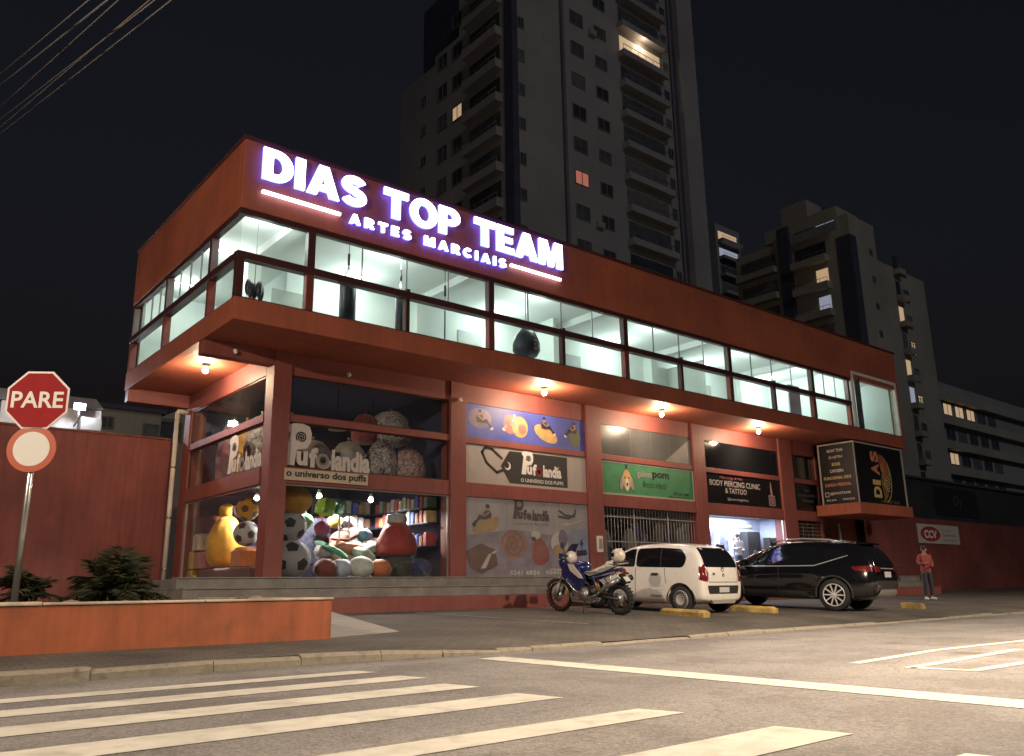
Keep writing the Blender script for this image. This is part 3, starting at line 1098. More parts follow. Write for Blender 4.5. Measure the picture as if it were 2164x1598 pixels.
def letters(s, par, x, y, z, w, h, gap, thick, blank=0.42):
    tot = sum((GL[c][0] if c != ' ' else blank) for c in s) + gap * (len(s) - 1)
    k = w / tot
    px = 0.0
    for c in s:
        if c != ' ':
            v, f = glyph(c)
            b = MB()
            b.M = at(FRONT, x, y, z)
            n = len(v)
            pv = [((px + q[0]) * k, q[1] * h, thick) for q in v] + [((px + q[0]) * k, q[1] * h, 0) for q in v]
            es = {(q[i], q[(i + 1) % len(q)]) for q in f for i in range(len(q))}
            b.add(pv, f, 0)
            b.add(pv, [(a + n, c2 + n, c2, a) for (a, c2) in es if (c2, a) not in es] + [tuple(i + n for i in reversed(q)) for q in f], 1)
            b.build('letter', [LETTER, LSIDE], par)
            px += GL[c][0] + gap
        else:
            px += blank + gap
sg = thing('lit_sign', 'glowing white letters DIAS TOP TEAM ARTES MARCIAIS on the parapet', 'sign', (5.6, -0.1, 9.3))
letters('DIAS TOP TEAM', sg, 1.26, -0.05, 9.72, 8.86, 0.75, 0.06, 0.07)
letters('ARTES MARCIAIS', sg, 3.39, -0.05, 9.27, 4.68, 0.25, 0.34, 0.06, 0.5)
for xa, xb in ((1.29, 3.17), (8.23, 10.06)):
    b = MB()
    b.box(xa, xb, -0.11, -0.05, 9.385, 9.455)
    b.build('light_bar', emat('bar_led', (0.75, 0.75, 1.0), 5.0), sg, 0.005)
for x in (1.6, 2.8, 8.6, 9.7):
    b = MB()
    b.tube([(x, -0.055, 9.42), (x, 0.002, 9.42)], 0.012, 6)
    b.build('standoff', STEEL, sg)

# ---------------------------------------------------------------- shop lettering helpers
def spiral(cx, cy_, r, turns, w, start=0.0):
    pts = []
    n = int(turns * 16)
    for i in range(n + 1):
        t = i / n
        a = start + turns * 2 * pi * t
        pts.append((cx + r * t * cos(a), cy_ + r * t * sin(a)))
    return stroke(pts, w)
def puf(mb, M, w, m=0, ms=1, z=0.0, o_m=None):
    """the hand-cut shop name: tall P with a spiral in its bowl, a spiral o, small letters"""
    q = lambda pts: [(a * w, b * w) for a, b in pts]
    P = [(0.0, 0.0), (0.03, 0.16), (0.055, 0.34), (0.02, 0.36), (0.015, 0.41), (0.09, 0.44), (0.19, 0.447), (0.27, 0.42), (0.295, 0.35), (0.29, 0.26), (0.25, 0.19), (0.135, 0.165), (0.115, 0.0)]
    poly(mb, q(P), M, m, z)
    for s in spiral(0.18 * w, 0.30 * w, 0.06 * w, 2.6, 0.014 * w):
        poly(mb, s, M, ms, z + 0.006)
    Mz = M @ Matrix.Translation((0, 0, z + 0.003))
    word(mb, 'u', Mz @ Matrix.Translation((0.135 * w, 0.005 * w, 0)), w=0.125 * w, h=0.15 * w, m=m, bold=0.05)
    word(mb, 'f', Mz @ Matrix.Translation((0.275 * w, -0.005 * w, 0)), w=0.1 * w, h=0.21 * w, m=m, bold=0.05)
    for s in spiral(0.437 * w, 0.075 * w, 0.083 * w, 3.0, 0.024 * w):
        poly(mb, s, M, m if o_m is None else o_m, z + 0.002)
    word(mb, 'landia', Mz @ Matrix.Translation((0.535 * w, -0.02 * w, 0)), w=0.465 * w, h=0.225 * w, m=m, bold=0.045)
    for s in spiral(0.915 * w, 0.185 * w, 0.028 * w, 2, 0.012 * w):
        poly(mb, s, M, m, z + 0.004)

def print_mat(name, c, rough=0.5):
    return mat(name, c, rough, var=0.25, vscale=3.0)
YG = YW + 0.06
# ---- shop A glazing (front and side), three rows
shopA = thing('corner_shopfront', 'three rows of shop glazing round the corner with puffs behind', 'shopfront', (3.1, YG, 1.26))
def frame_rect_x(par, xa, xb, za, zb, y, m, t=0.035, d=0.05, splits=()):
    for bx in ((xa, xb, za, za + t), (xa, xb, zb - t, zb), (xa, xa + t, za + t + 0.001, zb - t - 0.001), (xb - t, xb, za + t + 0.001, zb - t - 0.001)):
        b = MB()
        b.box(bx[0], bx[1], y - d / 2, y + d / 2, bx[2], bx[3])
        b.build('glazing_frame', m, par)
    ed = [xa + t] + list(splits) + [xb - t]
    for a, c in zip(ed[:-1], ed[1:]):
        b = MB()
        b.box(a + 0.004, c - 0.004, y, y + 0.008, za + t + 0.002, zb - t - 0.002)
        b.build('pane', SHOPGLASS, par)
def frame_rect_y(par, ya, yb, za, zb, x, m, t=0.035, d=0.05, splits=()):
    for bx in ((ya, yb, za, za + t), (ya, yb, zb - t, zb), (ya, ya + t, za + t + 0.001, zb - t - 0.001), (yb - t, yb, za + t + 0.001, zb - t - 0.001)):
        b = MB()
        b.box(x - d / 2, x + d / 2, bx[0], bx[1], bx[2], bx[3])
        b.build('glazing_frame', m, par)
    ed = [ya + t] + list(splits) + [yb - t]
    for a, c in zip(ed[:-1], ed[1:]):
        b = MB()
        b.box(x, x + 0.008, a + 0.004, c - 0.004, za + t + 0.002, zb - t - 0.002)
        b.build('pane', SHOPGLASS, par)
ALU = mat('aluminium', (0.45, 0.43, 0.42), 0.4, 0.6, var=0.1)
ZL = [(LEV['zb'], LEV['l1']), (LEV['l2'], LEV['m1']), (LEV['u0'], LEV['u1'])]
for i, (za, zb) in enumerate(ZL):
    frame_rect_x(shopA, 3.022, 7.598, za + 0.002, zb - 0.002, YG, FRAME if i else ALU, 0.03, 0.05, (4.6, 6.1) if i == 0 else ())
    frame_rect_y(shopA, YW + 0.404, 7.316, za + 0.002, zb - 0.002, XW + 0.06, FRAME if i else ALU, 0.03, 0.05, (3.9, 5.6) if i == 0 else (4.8,))
# names on the glass
SILVER = mat('sign_silver', (0.55, 0.50, 0.47), 0.55, var=0.1, vscale=4)
b = MB()
puf(b, at(FRONT, 2.96, YG - 0.05, 3.84), 2.25, 0, 1)
tag(b.build('shop_name', [SILVER, INK]), 'pale cut-out name Pufolandia with spirals on the front glazing', 'sign')
b = MB()
puf(b, at(SIDE, XW + 0.0, 4.30, 3.86), 2.1, 0, 1)
tag(b.build('shop_name', [SILVER, INK]), 'pale cut-out name Pufolandia on the side glazing', 'sign')
t = thing('slogan_board', 'beige board reading o universo dos puffs on the shop beam', 'sign', (4.0, YW, 3.5))
b = MB()
b.box(2.95, 5.12, YW - 0.075, YW - 0.065, 3.49, 3.755)
b.build('board', mat('board_beige', (0.52, 0.43, 0.33), 0.6, var=0.08), t)
b = MB()
word(b, 'o universo dos puffs', at(FRONT, 2.99, YW - 0.078, 3.525), w=2.08, h=0.21, bold=0.035)
b.build('lettering', INK, t)

# ---- shop B: printed banners
def banner(name, label, xa, xb, za, zb, m, draw, mats, y=YW + 0.02, frame=None):
    t = thing(name, label, 'banner' if 'banner' in name else 'sign', ((xa + xb) / 2, y, za))
    b = MB()
    b.box(xa, xb, y, y + 0.03, za, zb)
    b.build('panel', m, t)
    if frame:
        for bx in ((xa, xb, za, za + 0.05), (xa, xb, zb - 0.05, zb), (xa, xa + 0.05, za + 0.051, zb - 0.051), (xb - 0.05, xb, za + 0.051, zb - 0.051)):
            b = MB()
            b.box(bx[0], bx[1], y - 0.012, y - 0.001, bx[2], bx[3])
            b.build('edging', frame, t)
    b = MB()
    draw(b, at(FRONT, xa, y - 0.003, za), xb - xa, zb - za)
    b.build('print', mats, t)
    return t
BLU = mat('banner_blue', (0.075, 0.10, 0.42), 0.5, var=0.35, vscale=0.6)
SKIN = print_mat('print_skin', (0.42, 0.25, 0.18))
DARK = print_mat('print_dark', (0.03, 0.03, 0.045))
TAN = print_mat('print_tan', (0.50, 0.34, 0.14))
PINK = print_mat('print_pink', (0.50, 0.16, 0.15))
GREYP = print_mat('print_grey', (0.30, 0.29, 0.29))
PURP = print_mat('print_purple', (0.22, 0.17, 0.30))
REDP = print_mat('print_red', (0.38, 0.07, 0.06))
LBLUE = print_mat('print_lightblue', (0.30, 0.36, 0.52))
BROWN = print_mat('print_brown', (0.17, 0.075, 0.06))
def sitter(b, M, x, y, s, d=1, top=DARK, mi=(1, 0, 2)):
    """a printed person lounging: torso, head, legs; mi = material slots (clothes, skin, shoes)"""
    poly(b, ell(x, y + 0.23 * s, 0.05 * s, 0.065 * s, 12), M, mi[1], 0.003)
    poly(b, ell(x, y + 0.27 * s, 0.055 * s, 0.045 * s, 12), M, mi[0], 0.004)
    poly(b, [(x - 0.09 * s, y), (x + 0.08 * s, y - 0.02 * s), (x + 0.1 * s, y + 0.12 * s), (x + 0.05 * s, y + 0.19 * s), (x - 0.06 * s, y + 0.18 * s), (x - 0.11 * s, y + 0.1 * s)], M, mi[0], 0.002)
    for k in (0, 1):
        for q in stroke([(x + d * 0.03 * s, y + 0.02 * s), (x + d * 0.2 * s, y + (0.07 - 0.05 * k) * s), (x + d * (0.32 + 0.03 * k) * s, y - (0.1 - 0.02 * k) * s)], 0.05 * s):
            poly(b, q, M, mi[0], 0.003 + 0.001 * k)
        poly(b, ell(x + d * (0.34 + 0.03 * k) * s, y - (0.13 - 0.02 * k) * s, 0.035 * s, 0.03 * s, 10), M, mi[2], 0.006)
    for q in stroke([(x - d * 0.05 * s, y + 0.15 * s), (x + d * 0.09 * s, y + 0.07 * s), (x + d * 0.15 * s, y + 0.13 * s)], 0.035 * s):
        poly(b, q, M, mi[1], 0.007)
def draw_blue(b, M, w, h):
    # four loungers on puffs
    poly(b, ell(0.11 * w, 0.6 * h, 0.09 * w, 0.3 * h, 20), M, 5)
    sitter(b, M, 0.11 * w, 0.48 * h, 1.25 * h, 1, mi=(1, 0, 2))
    poly(b, ell(0.35 * w, 0.55 * h, 0.055 * w, 0.3 * h, 20), M, 4)
    poly(b, ell(0.43 * w, 0.5 * h, 0.065 * w, 0.33 * h, 20, 0.3), M, 3, 0.001)
    poly(b, ell(0.45 * w, 0.44 * h, 0.035 * w, 0.16 * h, 16), M, 4, 0.0015)
    sitter(b, M, 0.385 * w, 0.5 * h, 1.2 * h, -1, mi=(6, 0, 2))
    poly(b, ell(0.65 * w, 0.4 * h, 0.105 * w, 0.24 * h, 22, -0.35), M, 3)
    sitter(b, M, 0.635 * w, 0.56 * h, 1.2 * h, 1, mi=(1, 0, 2))
    poly(b, ell(0.905 * w, 0.4 * h, 0.055 * w, 0.3 * h, 20), M, 7)
    sitter(b, M, 0.905 * w, 0.55 * h, 1.15 * h, -1, mi=(1, 0, 2))
banner('lounger_banner', 'blue banner showing four people lounging on puffs', 8.13, 12.66, LEV['u0'] + 0.005, LEV['u1'] - 0.005, BLU, draw_blue, [SKIN, DARK, PAPER, TAN, PINK, PURP, GREYP, mat('print_olive', (0.10, 0.12, 0.07), 0.5)])
def draw_tag(b, M, w, h):
    T = [(0.27 * w, 0.5 * h), (0.34 * w, 0.93 * h), (0.83 * w, 0.93 * h), (0.83 * w, 0.07 * h), (0.34 * w, 0.07 * h)]
    poly(b, T, M, 0)
    poly(b, ell(0.325 * w, 0.52 * h, 0.025 * w, 0.11 * h), M, 1, 0.002)
    poly(b, ell(0.318 * w, 0.54 * h, 0.019 * w, 0.085 * h), M, 0, 0.004)
    pts = [(0.32 * w, 0.45 * h), (0.24 * w, 0.32 * h), (0.16 * w, 0.55 * h), (0.125 * w, 0.82 * h), (0.15 * w, 0.95 * h), (0.2 * w, 0.93 * h), (0.28 * w, 0.7 * h)]
    for q in stroke(pts, 0.075 * h):
        poly(b, q, M, 0, 0.0015)
    puf(b, M @ Matrix.Translation((0.435 * w, 0.34 * h, 0)), 0.34 * w, 1, 0, 0.004, 2)
    word(b, 'O UNIVERSO DOS PUFFS', M @ Matrix.Translation((0.43 * w, 0.13 * h, 0.004)), w=0.36 * w, h=0.1 * h, m=1, bold=0.01)
banner('tag_sign', 'pale sign with a black luggage tag reading Pufolandia', 8.13, 12.66, LEV['l2'] + 0.005, LEV['m1'] - 0.005, mat('sign_pale', (0.40, 0.37, 0.35), 0.55, var=0.08), draw_tag, [mat('tag_black', (0.03, 0.028, 0.028), 0.35), PAPER, REDP])
def draw_poster(b, M, w, h):
    # tinted zones of the print
    poly(b, [(0, 0), (w, 0), (w, 0.62 * h), (0.72 * w, 0.56 * h), (0.35 * w, 0.62 * h), (0, 0.52 * h)], M, 4)
    poly(b, [(0.7 * w, 0.1 * h), (w, 0.1 * h), (w, 0.66 * h), (0.85 * w, 0.66 * h)], M, 3, 0.001)
    poly(b, ell(0.5 * w, 0.3 * h, 0.45 * w, 0.2 * h, 28), M, 10, 0.0012)
    # lounger on a tan puff
    poly(b, [(0.04 * w, 0.62 * h), (0.24 * w, 0.78 * h), (0.25 * w, 0.7 * h), (0.22 * w, 0.6 * h), (0.12 * w, 0.56 * h)], M, 5, 0.002)
    poly(b, ell(0.145 * w, 0.65 * h, 0.1 * w, 0.075 * h, 20, 0.35), M, 5, 0.0025)
    sitter(b, M, 0.165 * w, 0.73 * h, 0.62 * h, -1, mi=(0, 6, 0))
    puf(b, M @ Matrix.Translation((0.36 * w, 0.755 * h, 0)), 0.3 * w, 0, 1, 0.003, 7)
    word(b, 'o universo dos puffs', M @ Matrix.Translation((0.365 * w, 0.675 * h, 0.003)), w=0.29 * w, h=0.045 * h, m=8, bold=0.01)
    # legs kicking from a white puff
    for pts in ([(0.745 * w, 0.9 * h), (0.8 * w, 0.84 * h), (0.88 * w, 0.83 * h)], [(0.74 * w, 0.82 * h), (0.83 * w, 0.8 * h), (0.885 * w, 0.86 * h), (0.89 * w, 0.92 * h)]):
        for q in stroke(pts, 0.03 * h):
            poly(b, q, M, 0, 0.003)
    poly(b, [(0.77 * w, 0.73 * h), (0.85 * w, 0.735 * h), (0.99 * w, 0.81 * h), (0.9 * w, 0.75 * h), (0.8 * w, 0.7 * h)], M, 1, 0.003)
    # brown cube with a white strap
    poly(b, [(0.0, 0.33 * h), (0.11 * w, 0.43 * h), (0.22 * w, 0.36 * h), (0.24 * w, 0.16 * h), (0.12 * w, 0.06 * h), (0.03 * w, 0.13 * h)], M, 9, 0.002)
    poly(b, [(0.11 * w, 0.12 * h), (0.15 * w, 0.13 * h), (0.2 * w, 0.33 * h), (0.235 * w, 0.36 * h), (0.22 * w, 0.31 * h), (0.17 * w, 0.3 * h)], M, 1, 0.004)
    # pink ball puff, red pear puff with a white cap, two-tone ball
    poly(b, ell(0.365 * w, 0.42 * h, 0.105 * w, 0.18 * h, 26), M, 7, 0.002)
    poly(b, ell(0.36 * w, 0.44 * h, 0.065 * w, 0.11 * h, 22), M, 6, 0.003)
    for q in spiral(0.36 * w, 0.43 * h, 0.09 * w, 2.5, 0.012 * h):
        poly(b, q, M, 2, 0.004)
    poly(b, [(0.54 * w, 0.53 * h), (0.58 * w, 0.53 * h), (0.62 * w, 0.46 * h), (0.65 * w, 0.36 * h), (0.655 * w, 0.27 * h), (0.63 * w, 0.2 * h), (0.58 * w, 0.165 * h), (0.535 * w, 0.18 * h), (0.51 * w, 0.26 * h), (0.515 * w, 0.4 * h)], M, 2, 0.003)
    poly(b, ell(0.545 * w, 0.56 * h, 0.04 * w, 0.055 * h, 16), M, 1, 0.004)
    poly(b, ell(0.525 * w, 0.51 * h, 0.018 * w, 0.03 * h, 12), M, 0, 0.005)
    poly(b, ell(0.745 * w, 0.46 * h, 0.075 * w, 0.15 * h, 24), M, 1, 0.002)
    poly(b, ell(0.775 * w, 0.53 * h, 0.04 * w, 0.12 * h, 18), M, 8, 0.003)
    poly(b, ell(0.74 * w, 0.37 * h, 0.055 * w, 0.075 * h, 18), M, 5, 0.004)
    word(b, '3241 6824', M @ Matrix.Translation((0.33 * w, 0.045 * h, 0.004)), w=0.24 * w, h=0.06 * h, m=1, bold=0.03)
    word(b, '98445', M @ Matrix.Translation((0.62 * w, 0.045 * h, 0.004)), w=0.14 * w, h=0.06 * h, m=1, bold=0.03)
    for u in (0.31, 0.52, 0.75):
        poly(b, [(u * w, 0.0), (u * w + 0.012, 0.0), (u * w + 0.012, h), (u * w, h)], M, 11, 0.006)
PD = banner('poster_door', 'shop glazing covered in a pale puff poster behind the motorcycle', 8.13, 12.66, LEV['zb'] + 0.004, LEV['l1'] - 0.005, mat('poster_grey', (0.48, 0.46, 0.47), 0.45, var=0.1, vscale=0.8), draw_poster, [DARK, PAPER, REDP, LBLUE, print_mat('print_mauve', (0.32, 0.28, 0.34)), TAN, SKIN, print_mat('print_rose', (0.42, 0.22, 0.19)), PURP, BROWN, print_mat('print_lilac', (0.33, 0.29, 0.38)), GREYP])
PD['category'] = 'poster'
HAZY = glass('pane_hazy', (0.95, 0.95, 0.96), 0.8, 0.05, 0.10)
for (xa, xb) in ((8.14, 9.53), (9.55, 10.5), (10.52, 11.55), (11.57, 12.65)):
    b = MB()
    b.box(xa, xb, YW - 0.012, YW - 0.004, LEV['zb'] + 0.01, LEV['l1'] - 0.02)
    b.build('pane', HAZY, PD)

# ---- shop C: grey glass, green sign, grille
def draw_grey(b, M, w, h):
    poly(b, [(0.68 * w, 0.02 * h), (0.99 * w, 0.02 * h), (0.99 * w, 0.97 * h)], M, 0)  # paler triangle filling the lower right of the panel
    for u in (0.31, 0.53, 0.73):
        poly(b, [(u * w, 0.0), (u * w + 0.025, 0.0), (u * w + 0.025, h), (u * w, h)], M, 1, 0.002)
banner('frosted_window', 'grey filmed window above the green shop sign', 13.33, 17.79, LEV['u0'] + 0.004, LEV['u1'] - 0.004, mat('film_grey', (0.075, 0.08, 0.085), 0.3, var=0.25, vscale=0.7), draw_grey, [mat('pale_triangle', (0.2, 0.2, 0.2), 0.4, var=0.1), mat('film_joint', (0.12, 0.125, 0.13), 0.4)])['category'] = 'window'
def draw_green(b, M, w, h):
    cx, cy_, s = 0.255 * w, 0.46 * h, h
    for e in (ell(cx - 0.22 * s, cy_ - 0.08 * s, 0.1 * s, 0.24 * s, 20, -0.2), ell(cx + 0.22 * s, cy_ - 0.08 * s, 0.1 * s, 0.24 * s, 20, 0.2)):
        poly(b, e, M, 0)
    for e in (ell(cx - 0.22 * s, cy_ - 0.08 * s, 0.082 * s, 0.22 * s, 20, -0.2), ell(cx + 0.22 * s, cy_ - 0.08 * s, 0.082 * s, 0.22 * s, 20, 0.2)):
        poly(b, e, M, 4, 0.002)
    poly(b, ell(cx, cy_ + 0.02 * s, 0.2 * s, 0.33 * s, 24), M, 0, 0.001)
    poly(b, ell(cx, cy_ + 0.02 * s, 0.185 * s, 0.315 * s, 24), M, 3, 0.004)
    poly(b, ell(cx, cy_ - 0.12 * s, 0.075 * s, 0.2 * s, 18), M, 2, 0.005)
    poly(b, ell(cx, cy_ - 0.12 * s, 0.038 * s, 0.055 * s, 14), M, 0, 0.007)
    for d in (-1, 1):
        for q in stroke([(cx + d * 0.13 * s, cy_ + 0.06 * s), (cx + d * 0.085 * s, cy_ + 0.1 * s), (cx + d * 0.04 * s, cy_ + 0.06 * s)], 0.022 * s):
            poly(b, q, M, 0, 0.007)
    for a in (-0.5, 0.0, 0.5):
        for q in stroke([(cx, cy_ + 0.34 * s), (cx + 0.12 * s * sin(a), cy_ + (0.34 + 0.13) * s)], 0.03 * s):
            poly(b, q, M, 0, 0.003)
    word(b, 'pim', M @ Matrix.Translation((0.37 * w, 0.55 * h, 0.002)), w=0.15 * w, h=0.25 * h, m=1, bold=0.04)
    word(b, 'pom', M @ Matrix.Translation((0.53 * w, 0.55 * h, 0.002)), w=0.185 * w, h=0.25 * h, m=0, bold=0.04)
    word(b, 'Brechó infantil', M @ Matrix.Translation((0.42 * w, 0.3 * h, 0.002)), w=0.26 * w, h=0.2 * h, m=0, shear=0.3)
    word(b, '99136 1480', M @ Matrix.Translation((0.76 * w, 0.14 * h, 0.002)), w=0.18 * w, h=0.09 * h, m=0, bold=0.02)
    word(b, '@pimpom.brecho', M @ Matrix.Translation((0.7 * w, 0.035 * h, 0.002)), w=0.25 * w, h=0.07 * h, m=0, bold=0.02)
banner('green_shop_sign', 'green sign pimpom Brechó infantil with a dog head emblem', 13.33, 17.79, LEV['l2'] + 0.005, LEV['m1'] - 0.005, mat('sign_green', (0.06, 0.25, 0.12), 0.5, var=0.1), draw_green, [INK, mat('print_fadedpink', (0.32, 0.25, 0.27), 0.5), PAPER, TAN, GREYP], frame=mat('edging_pale', (0.35, 0.4, 0.33), 0.5))
gr = thing('window_grille', 'white barred grille in front of the clothes shop', 'grille', (15.5, YG, 1.264))
GRB = mat('grille_white', (0.26, 0.26, 0.27), 0.5, var=0.15, vscale=6)
for i in range(30):
    b = MB()
    x = 13.42 + i * 0.148
    b.tube([(x, YG, 1.27), (x, YG, 3.4)], 0.009 if i not in (9, 20) else 0.025, 6)
    b.build('bar', GRB, gr)
for z in (1.5, 2.35, 3.1):
    b = MB()
    b.box(13.34, 17.78, YG - 0.022, YG - 0.013, z, z + 0.035)
    b.build('cross_bar', GRB, gr)
GC = [((0.10, 0.11, 0.34), 'navy blue'), ((0.30, 0.28, 0.27), 'pale grey'), ((0.035, 0.035, 0.045), 'black'), ((0.26, 0.24, 0.24), 'stone grey'), ((0.09, 0.10, 0.22), 'dusty blue'), ((0.33, 0.30, 0.26), 'cream'), ((0.16, 0.13, 0.13), 'brown'), ((0.05, 0.06, 0.18), 'dark blue')]
for i in range(8):
    c, cn = GC[i]
    x = 13.75 + i * 0.5
    y = YW + 0.75 + 0.2 * (i % 3)
    t = thing('garment', '%s garment hanging behind the grille, %s from the column with the meter box' % (cn, ORD[i]), 'garment', (x, y, 1.8), 'clothes hanging in the barred shop')
    b = MB()
    top = 3.1 - 0.25 * (i % 2)
    ln = 1.1 + 0.25 * ((i * 3) % 4)
    n = 12
    prof = [(0.05, top), (0.2, top - 0.08), (0.23, top - 0.3), (0.19, top - 0.6), (0.22 + 0.04 * (i % 3), top - ln)]
    b.lathe(prof[::-1], 20, (x, y, 0), ell=0.3, wob=lambda a, z: 0.12 * sin(5 * a) * max(0, (top - z)))
    for s in (-1, 1):
        b.tube([(x + s * 0.17, y, top - 0.12), (x + s * 0.29, y, top - 0.4), (x + s * 0.31, y, top - 0.62)], [0.06, 0.055, 0.045], 8)
    b.build('cloth', mat('garment_%d' % i, c, 0.9, var=0.15, vscale=8, bump=0.3, bscale=12), t)
    b = MB()
    b.tube([(x - 0.18, y, top - 0.06), (x, y, top + 0.04), (x + 0.18, y, top - 0.06)], 0.008, 6)
    b.tube([(x, y, top + 0.04), (x, y, top + 0.12)], 0.006, 6)
    b.build('hanger', BLACK, t)
for yy in (YW + 0.75, YW + 0.95, YW + 1.15):
    b = MB()
    b.tube([(13.4, yy, 3.25 - 0.0), (17.75, yy, 3.25)], 0.014, 8)
    tag(b.build('clothes_rail', STEEL), 'steel clothes rail in the barred shop, %s behind the grille' % ORD[round((yy - YW - 0.75) / 0.2)], 'rail', 'clothes rails')
mb_ = thing('meter_box', 'small pale meter box on the red column beside the grille', 'meter box', (12.95, YW - 0.1, 2.2))
b = MB()
b.box(12.92, 13.14, YW - 0.13, YW - 0.062, 2.02, 2.5)
b.build('case', WHITEPAINT, mb_, 0.01)
b = MB()
b.box(12.96, 13.1, YW - 0.136, YW - 0.131, 2.12, 2.42)
b.build('cover', GREYP, mb_)

# ---- shop D: dark window, black sign, bright studio
def draw_d(b, M, w, h):
    word(b, 'PIERC', M @ Matrix.Translation((0.01 * w, 0.84 * h, 0)), w=0.1 * w, h=0.1 * h, m=0, bold=0.03)
banner('dark_window', 'dark reflective window above the piercing sign', 18.45, 22.98, LEV['u0'] + 0.004, LEV['u1'] - 0.004, DARKGLASS, draw_d, [mat('print_olivegrey', (0.22, 0.24, 0.16), 0.5)])['category'] = 'window'
def draw_pierce(b, M, w, h):
    word(b, 'Piercing & Co', M @ Matrix.Translation((0.18 * w, 0.83 * h, 0)), w=0.3 * w, h=0.1 * h, m=1, shear=0.3)
    word(b, 'BODY PIERCING CLINIC', M @ Matrix.Translation((0.05 * w, 0.6 * h, 0)), w=0.66 * w, h=0.19 * h, m=0, bold=0.01)
    word(b, '& TATTOO', M @ Matrix.Translation((0.24 * w, 0.37 * h, 0)), w=0.28 * w, h=0.18 * h, m=0, bold=0.01)
    word(b, '@piercingclinic', M @ Matrix.Translation((0.26 * w, 0.12 * h, 0)), w=0.28 * w, h=0.11 * h, m=0)
    # emblem: a hand with a raised finger over a framed plaque
    x, y = 0.865 * w, 0.5 * h
    hand = [(-0.03, -0.1), (-0.055, 0.1), (-0.05, 0.3), (-0.025, 0.42), (0.0, 0.43), (0.012, 0.34), (0.03, 0.3), (0.05, 0.2), (0.06, 0.02), (0.05, -0.1)]
    poly(b, [(x + a * h, y + c * h) for a, c in hand], M, 2)
    poly(b, [(x - 0.19 * h, y - 0.42 * h), (x + 0.19 * h, y - 0.42 * h), (x + 0.19 * h, y - 0.06 * h), (x - 0.19 * h, y - 0.06 * h)], M, 0, 0.002)
    poly(b, [(x - 0.17 * h, y - 0.40 * h), (x + 0.17 * h, y - 0.40 * h), (x + 0.17 * h, y - 0.08 * h), (x - 0.17 * h, y - 0.08 * h)], M, 3, 0.004)
    word(b, 'CO', M @ Matrix.Translation((x - 0.12 * h, y - 0.34 * h, 0.006)), w=0.24 * h, h=0.2 * h, m=4, bold=0.04)
banner('black_shop_sign', 'black sign BODY PIERCING CLINIC & TATTOO with a hand emblem', 18.45, 22.98, LEV['l2'] + 0.005, LEV['m1'] - 0.005, mat('sign_black', (0.008, 0.008, 0.010), 0.3, var=0.2), draw_pierce, [mat('print_silver', (0.5, 0.47, 0.45), 0.5), PINK, SKIN, mat('print_plum', (0.16, 0.09, 0.14), 0.5), PINK])
sD = thing('studio_shopfront', 'clear glazed front of the brightly lit piercing studio', 'shopfront', (20.7, YG, 1.264))
frame_rect_x(sD, 18.432, 22.998, LEV['zb'] + 0.002, LEV['l1'] - 0.002, YG, ALU, 0.03, 0.05, (19.9, 21.5))
STUDIO = mat('studio_wall', (0.62, 0.66, 0.80), 0.8, var=0.05)
st_ = thing('studio_room', 'pale blue inner walls of the piercing studio', 'room', (20.7, 4.5, 1.264))
b = MB()
b.box(18.2, 23.35, 3.1, 3.2, 1.266, 3.498)
b.build('back_wall', STUDIO, st_)
b = MB()
b.box(18.2, 18.26, YW + 0.41, 3.098, 1.266, 3.498)
b.build('side_wall', STUDIO, st_)
b = MB()
b.box(23.28, 23.34, YW + 0.41, 3.098, 1.266, 3.498)
b.build('side_wall', STUDIO, st_)
area('studio_light', (20.6, 2.55, 3.47), (3.4, 0.4), 330, (0.72, 0.80, 1.0), st_)
for i, (x, z, w, h, lab) in enumerate(((20.9, 2.2, 0.62, 0.95, 'tall framed picture nearest the left side of the studio'), (21.62, 2.05, 0.5, 0.85, 'framed black and white print beside the dark cabinet'), (22.98, 2.3, 0.42, 0.7, 'framed print right of the dark cabinet'), (22.3, 3.12, 0.9, 0.2, 'small wide notice above the dark cabinet'), (20.2, 2.4, 0.4, 0.6, 'small framed flash sheet at the left of the studio wall'))):
    t = thing('picture', lab, 'picture', (x, 3.05, z), 'pictures on the studio wall')
    b = MB()
    b.box(x - w / 2, x + w / 2, 3.06, 3.098, z, z + h)
    b.build('frame', WHITEPAINT if i != 3 else GREYP, t)
    b = MB()
    b.box(x - w / 2 + 0.05, x + w / 2 - 0.05, 3.052, 3.059, z + 0.05, z + h - 0.05)
    b.build('print', [mat('print_slate', (0.16, 0.17, 0.24), 0.4, var=0.5, vscale=6), mat('print_bw', (0.16, 0.16, 0.19), 0.4, var=0.9, vscale=5), mat('print_bw', (0.1, 0.1, 0.1)), PAPER, MATS['print_slate']][i], t)
t = thing('cabinet', 'dark wardrobe cabinet at the back of the studio', 'cabinet', (22.3, 2.9, 1.264))
b = MB()
b.box(21.92, 22.72, 2.75, 3.098, 1.266, 2.98)
b.build('carcass', mat('cabinet_dark', (0.03, 0.028, 0.03), 0.5, var=0.2), t, 0.01)
for x in (21.93, 22.33):
    b = MB()
    b.box(x, x + 0.38, 2.73, 2.748, 1.3, 2.95)
    d = b.build('door', MATS['cabinet_dark'], t, 0.005)
    b = MB()
    b.box(x + (0.32 if x < 22.1 else 0.03), x + (0.35 if x < 22.1 else 0.06), 2.70, 2.729, 2.0, 2.3)
    b.build('handle', STEEL, d)
t = thing('display_rack', 'black display rack of jewellery near the studio glass', 'rack', (22.95, 2.5, 1.264))
b = MB()
b.box(22.72, 22.77, 2.32, 2.6, 1.266, 2.75)
b.build('upright', BLACK, t)
b = MB()
b.box(23.12, 23.17, 2.32, 2.6, 1.266, 2.75)
b.build('upright', BLACK, t)
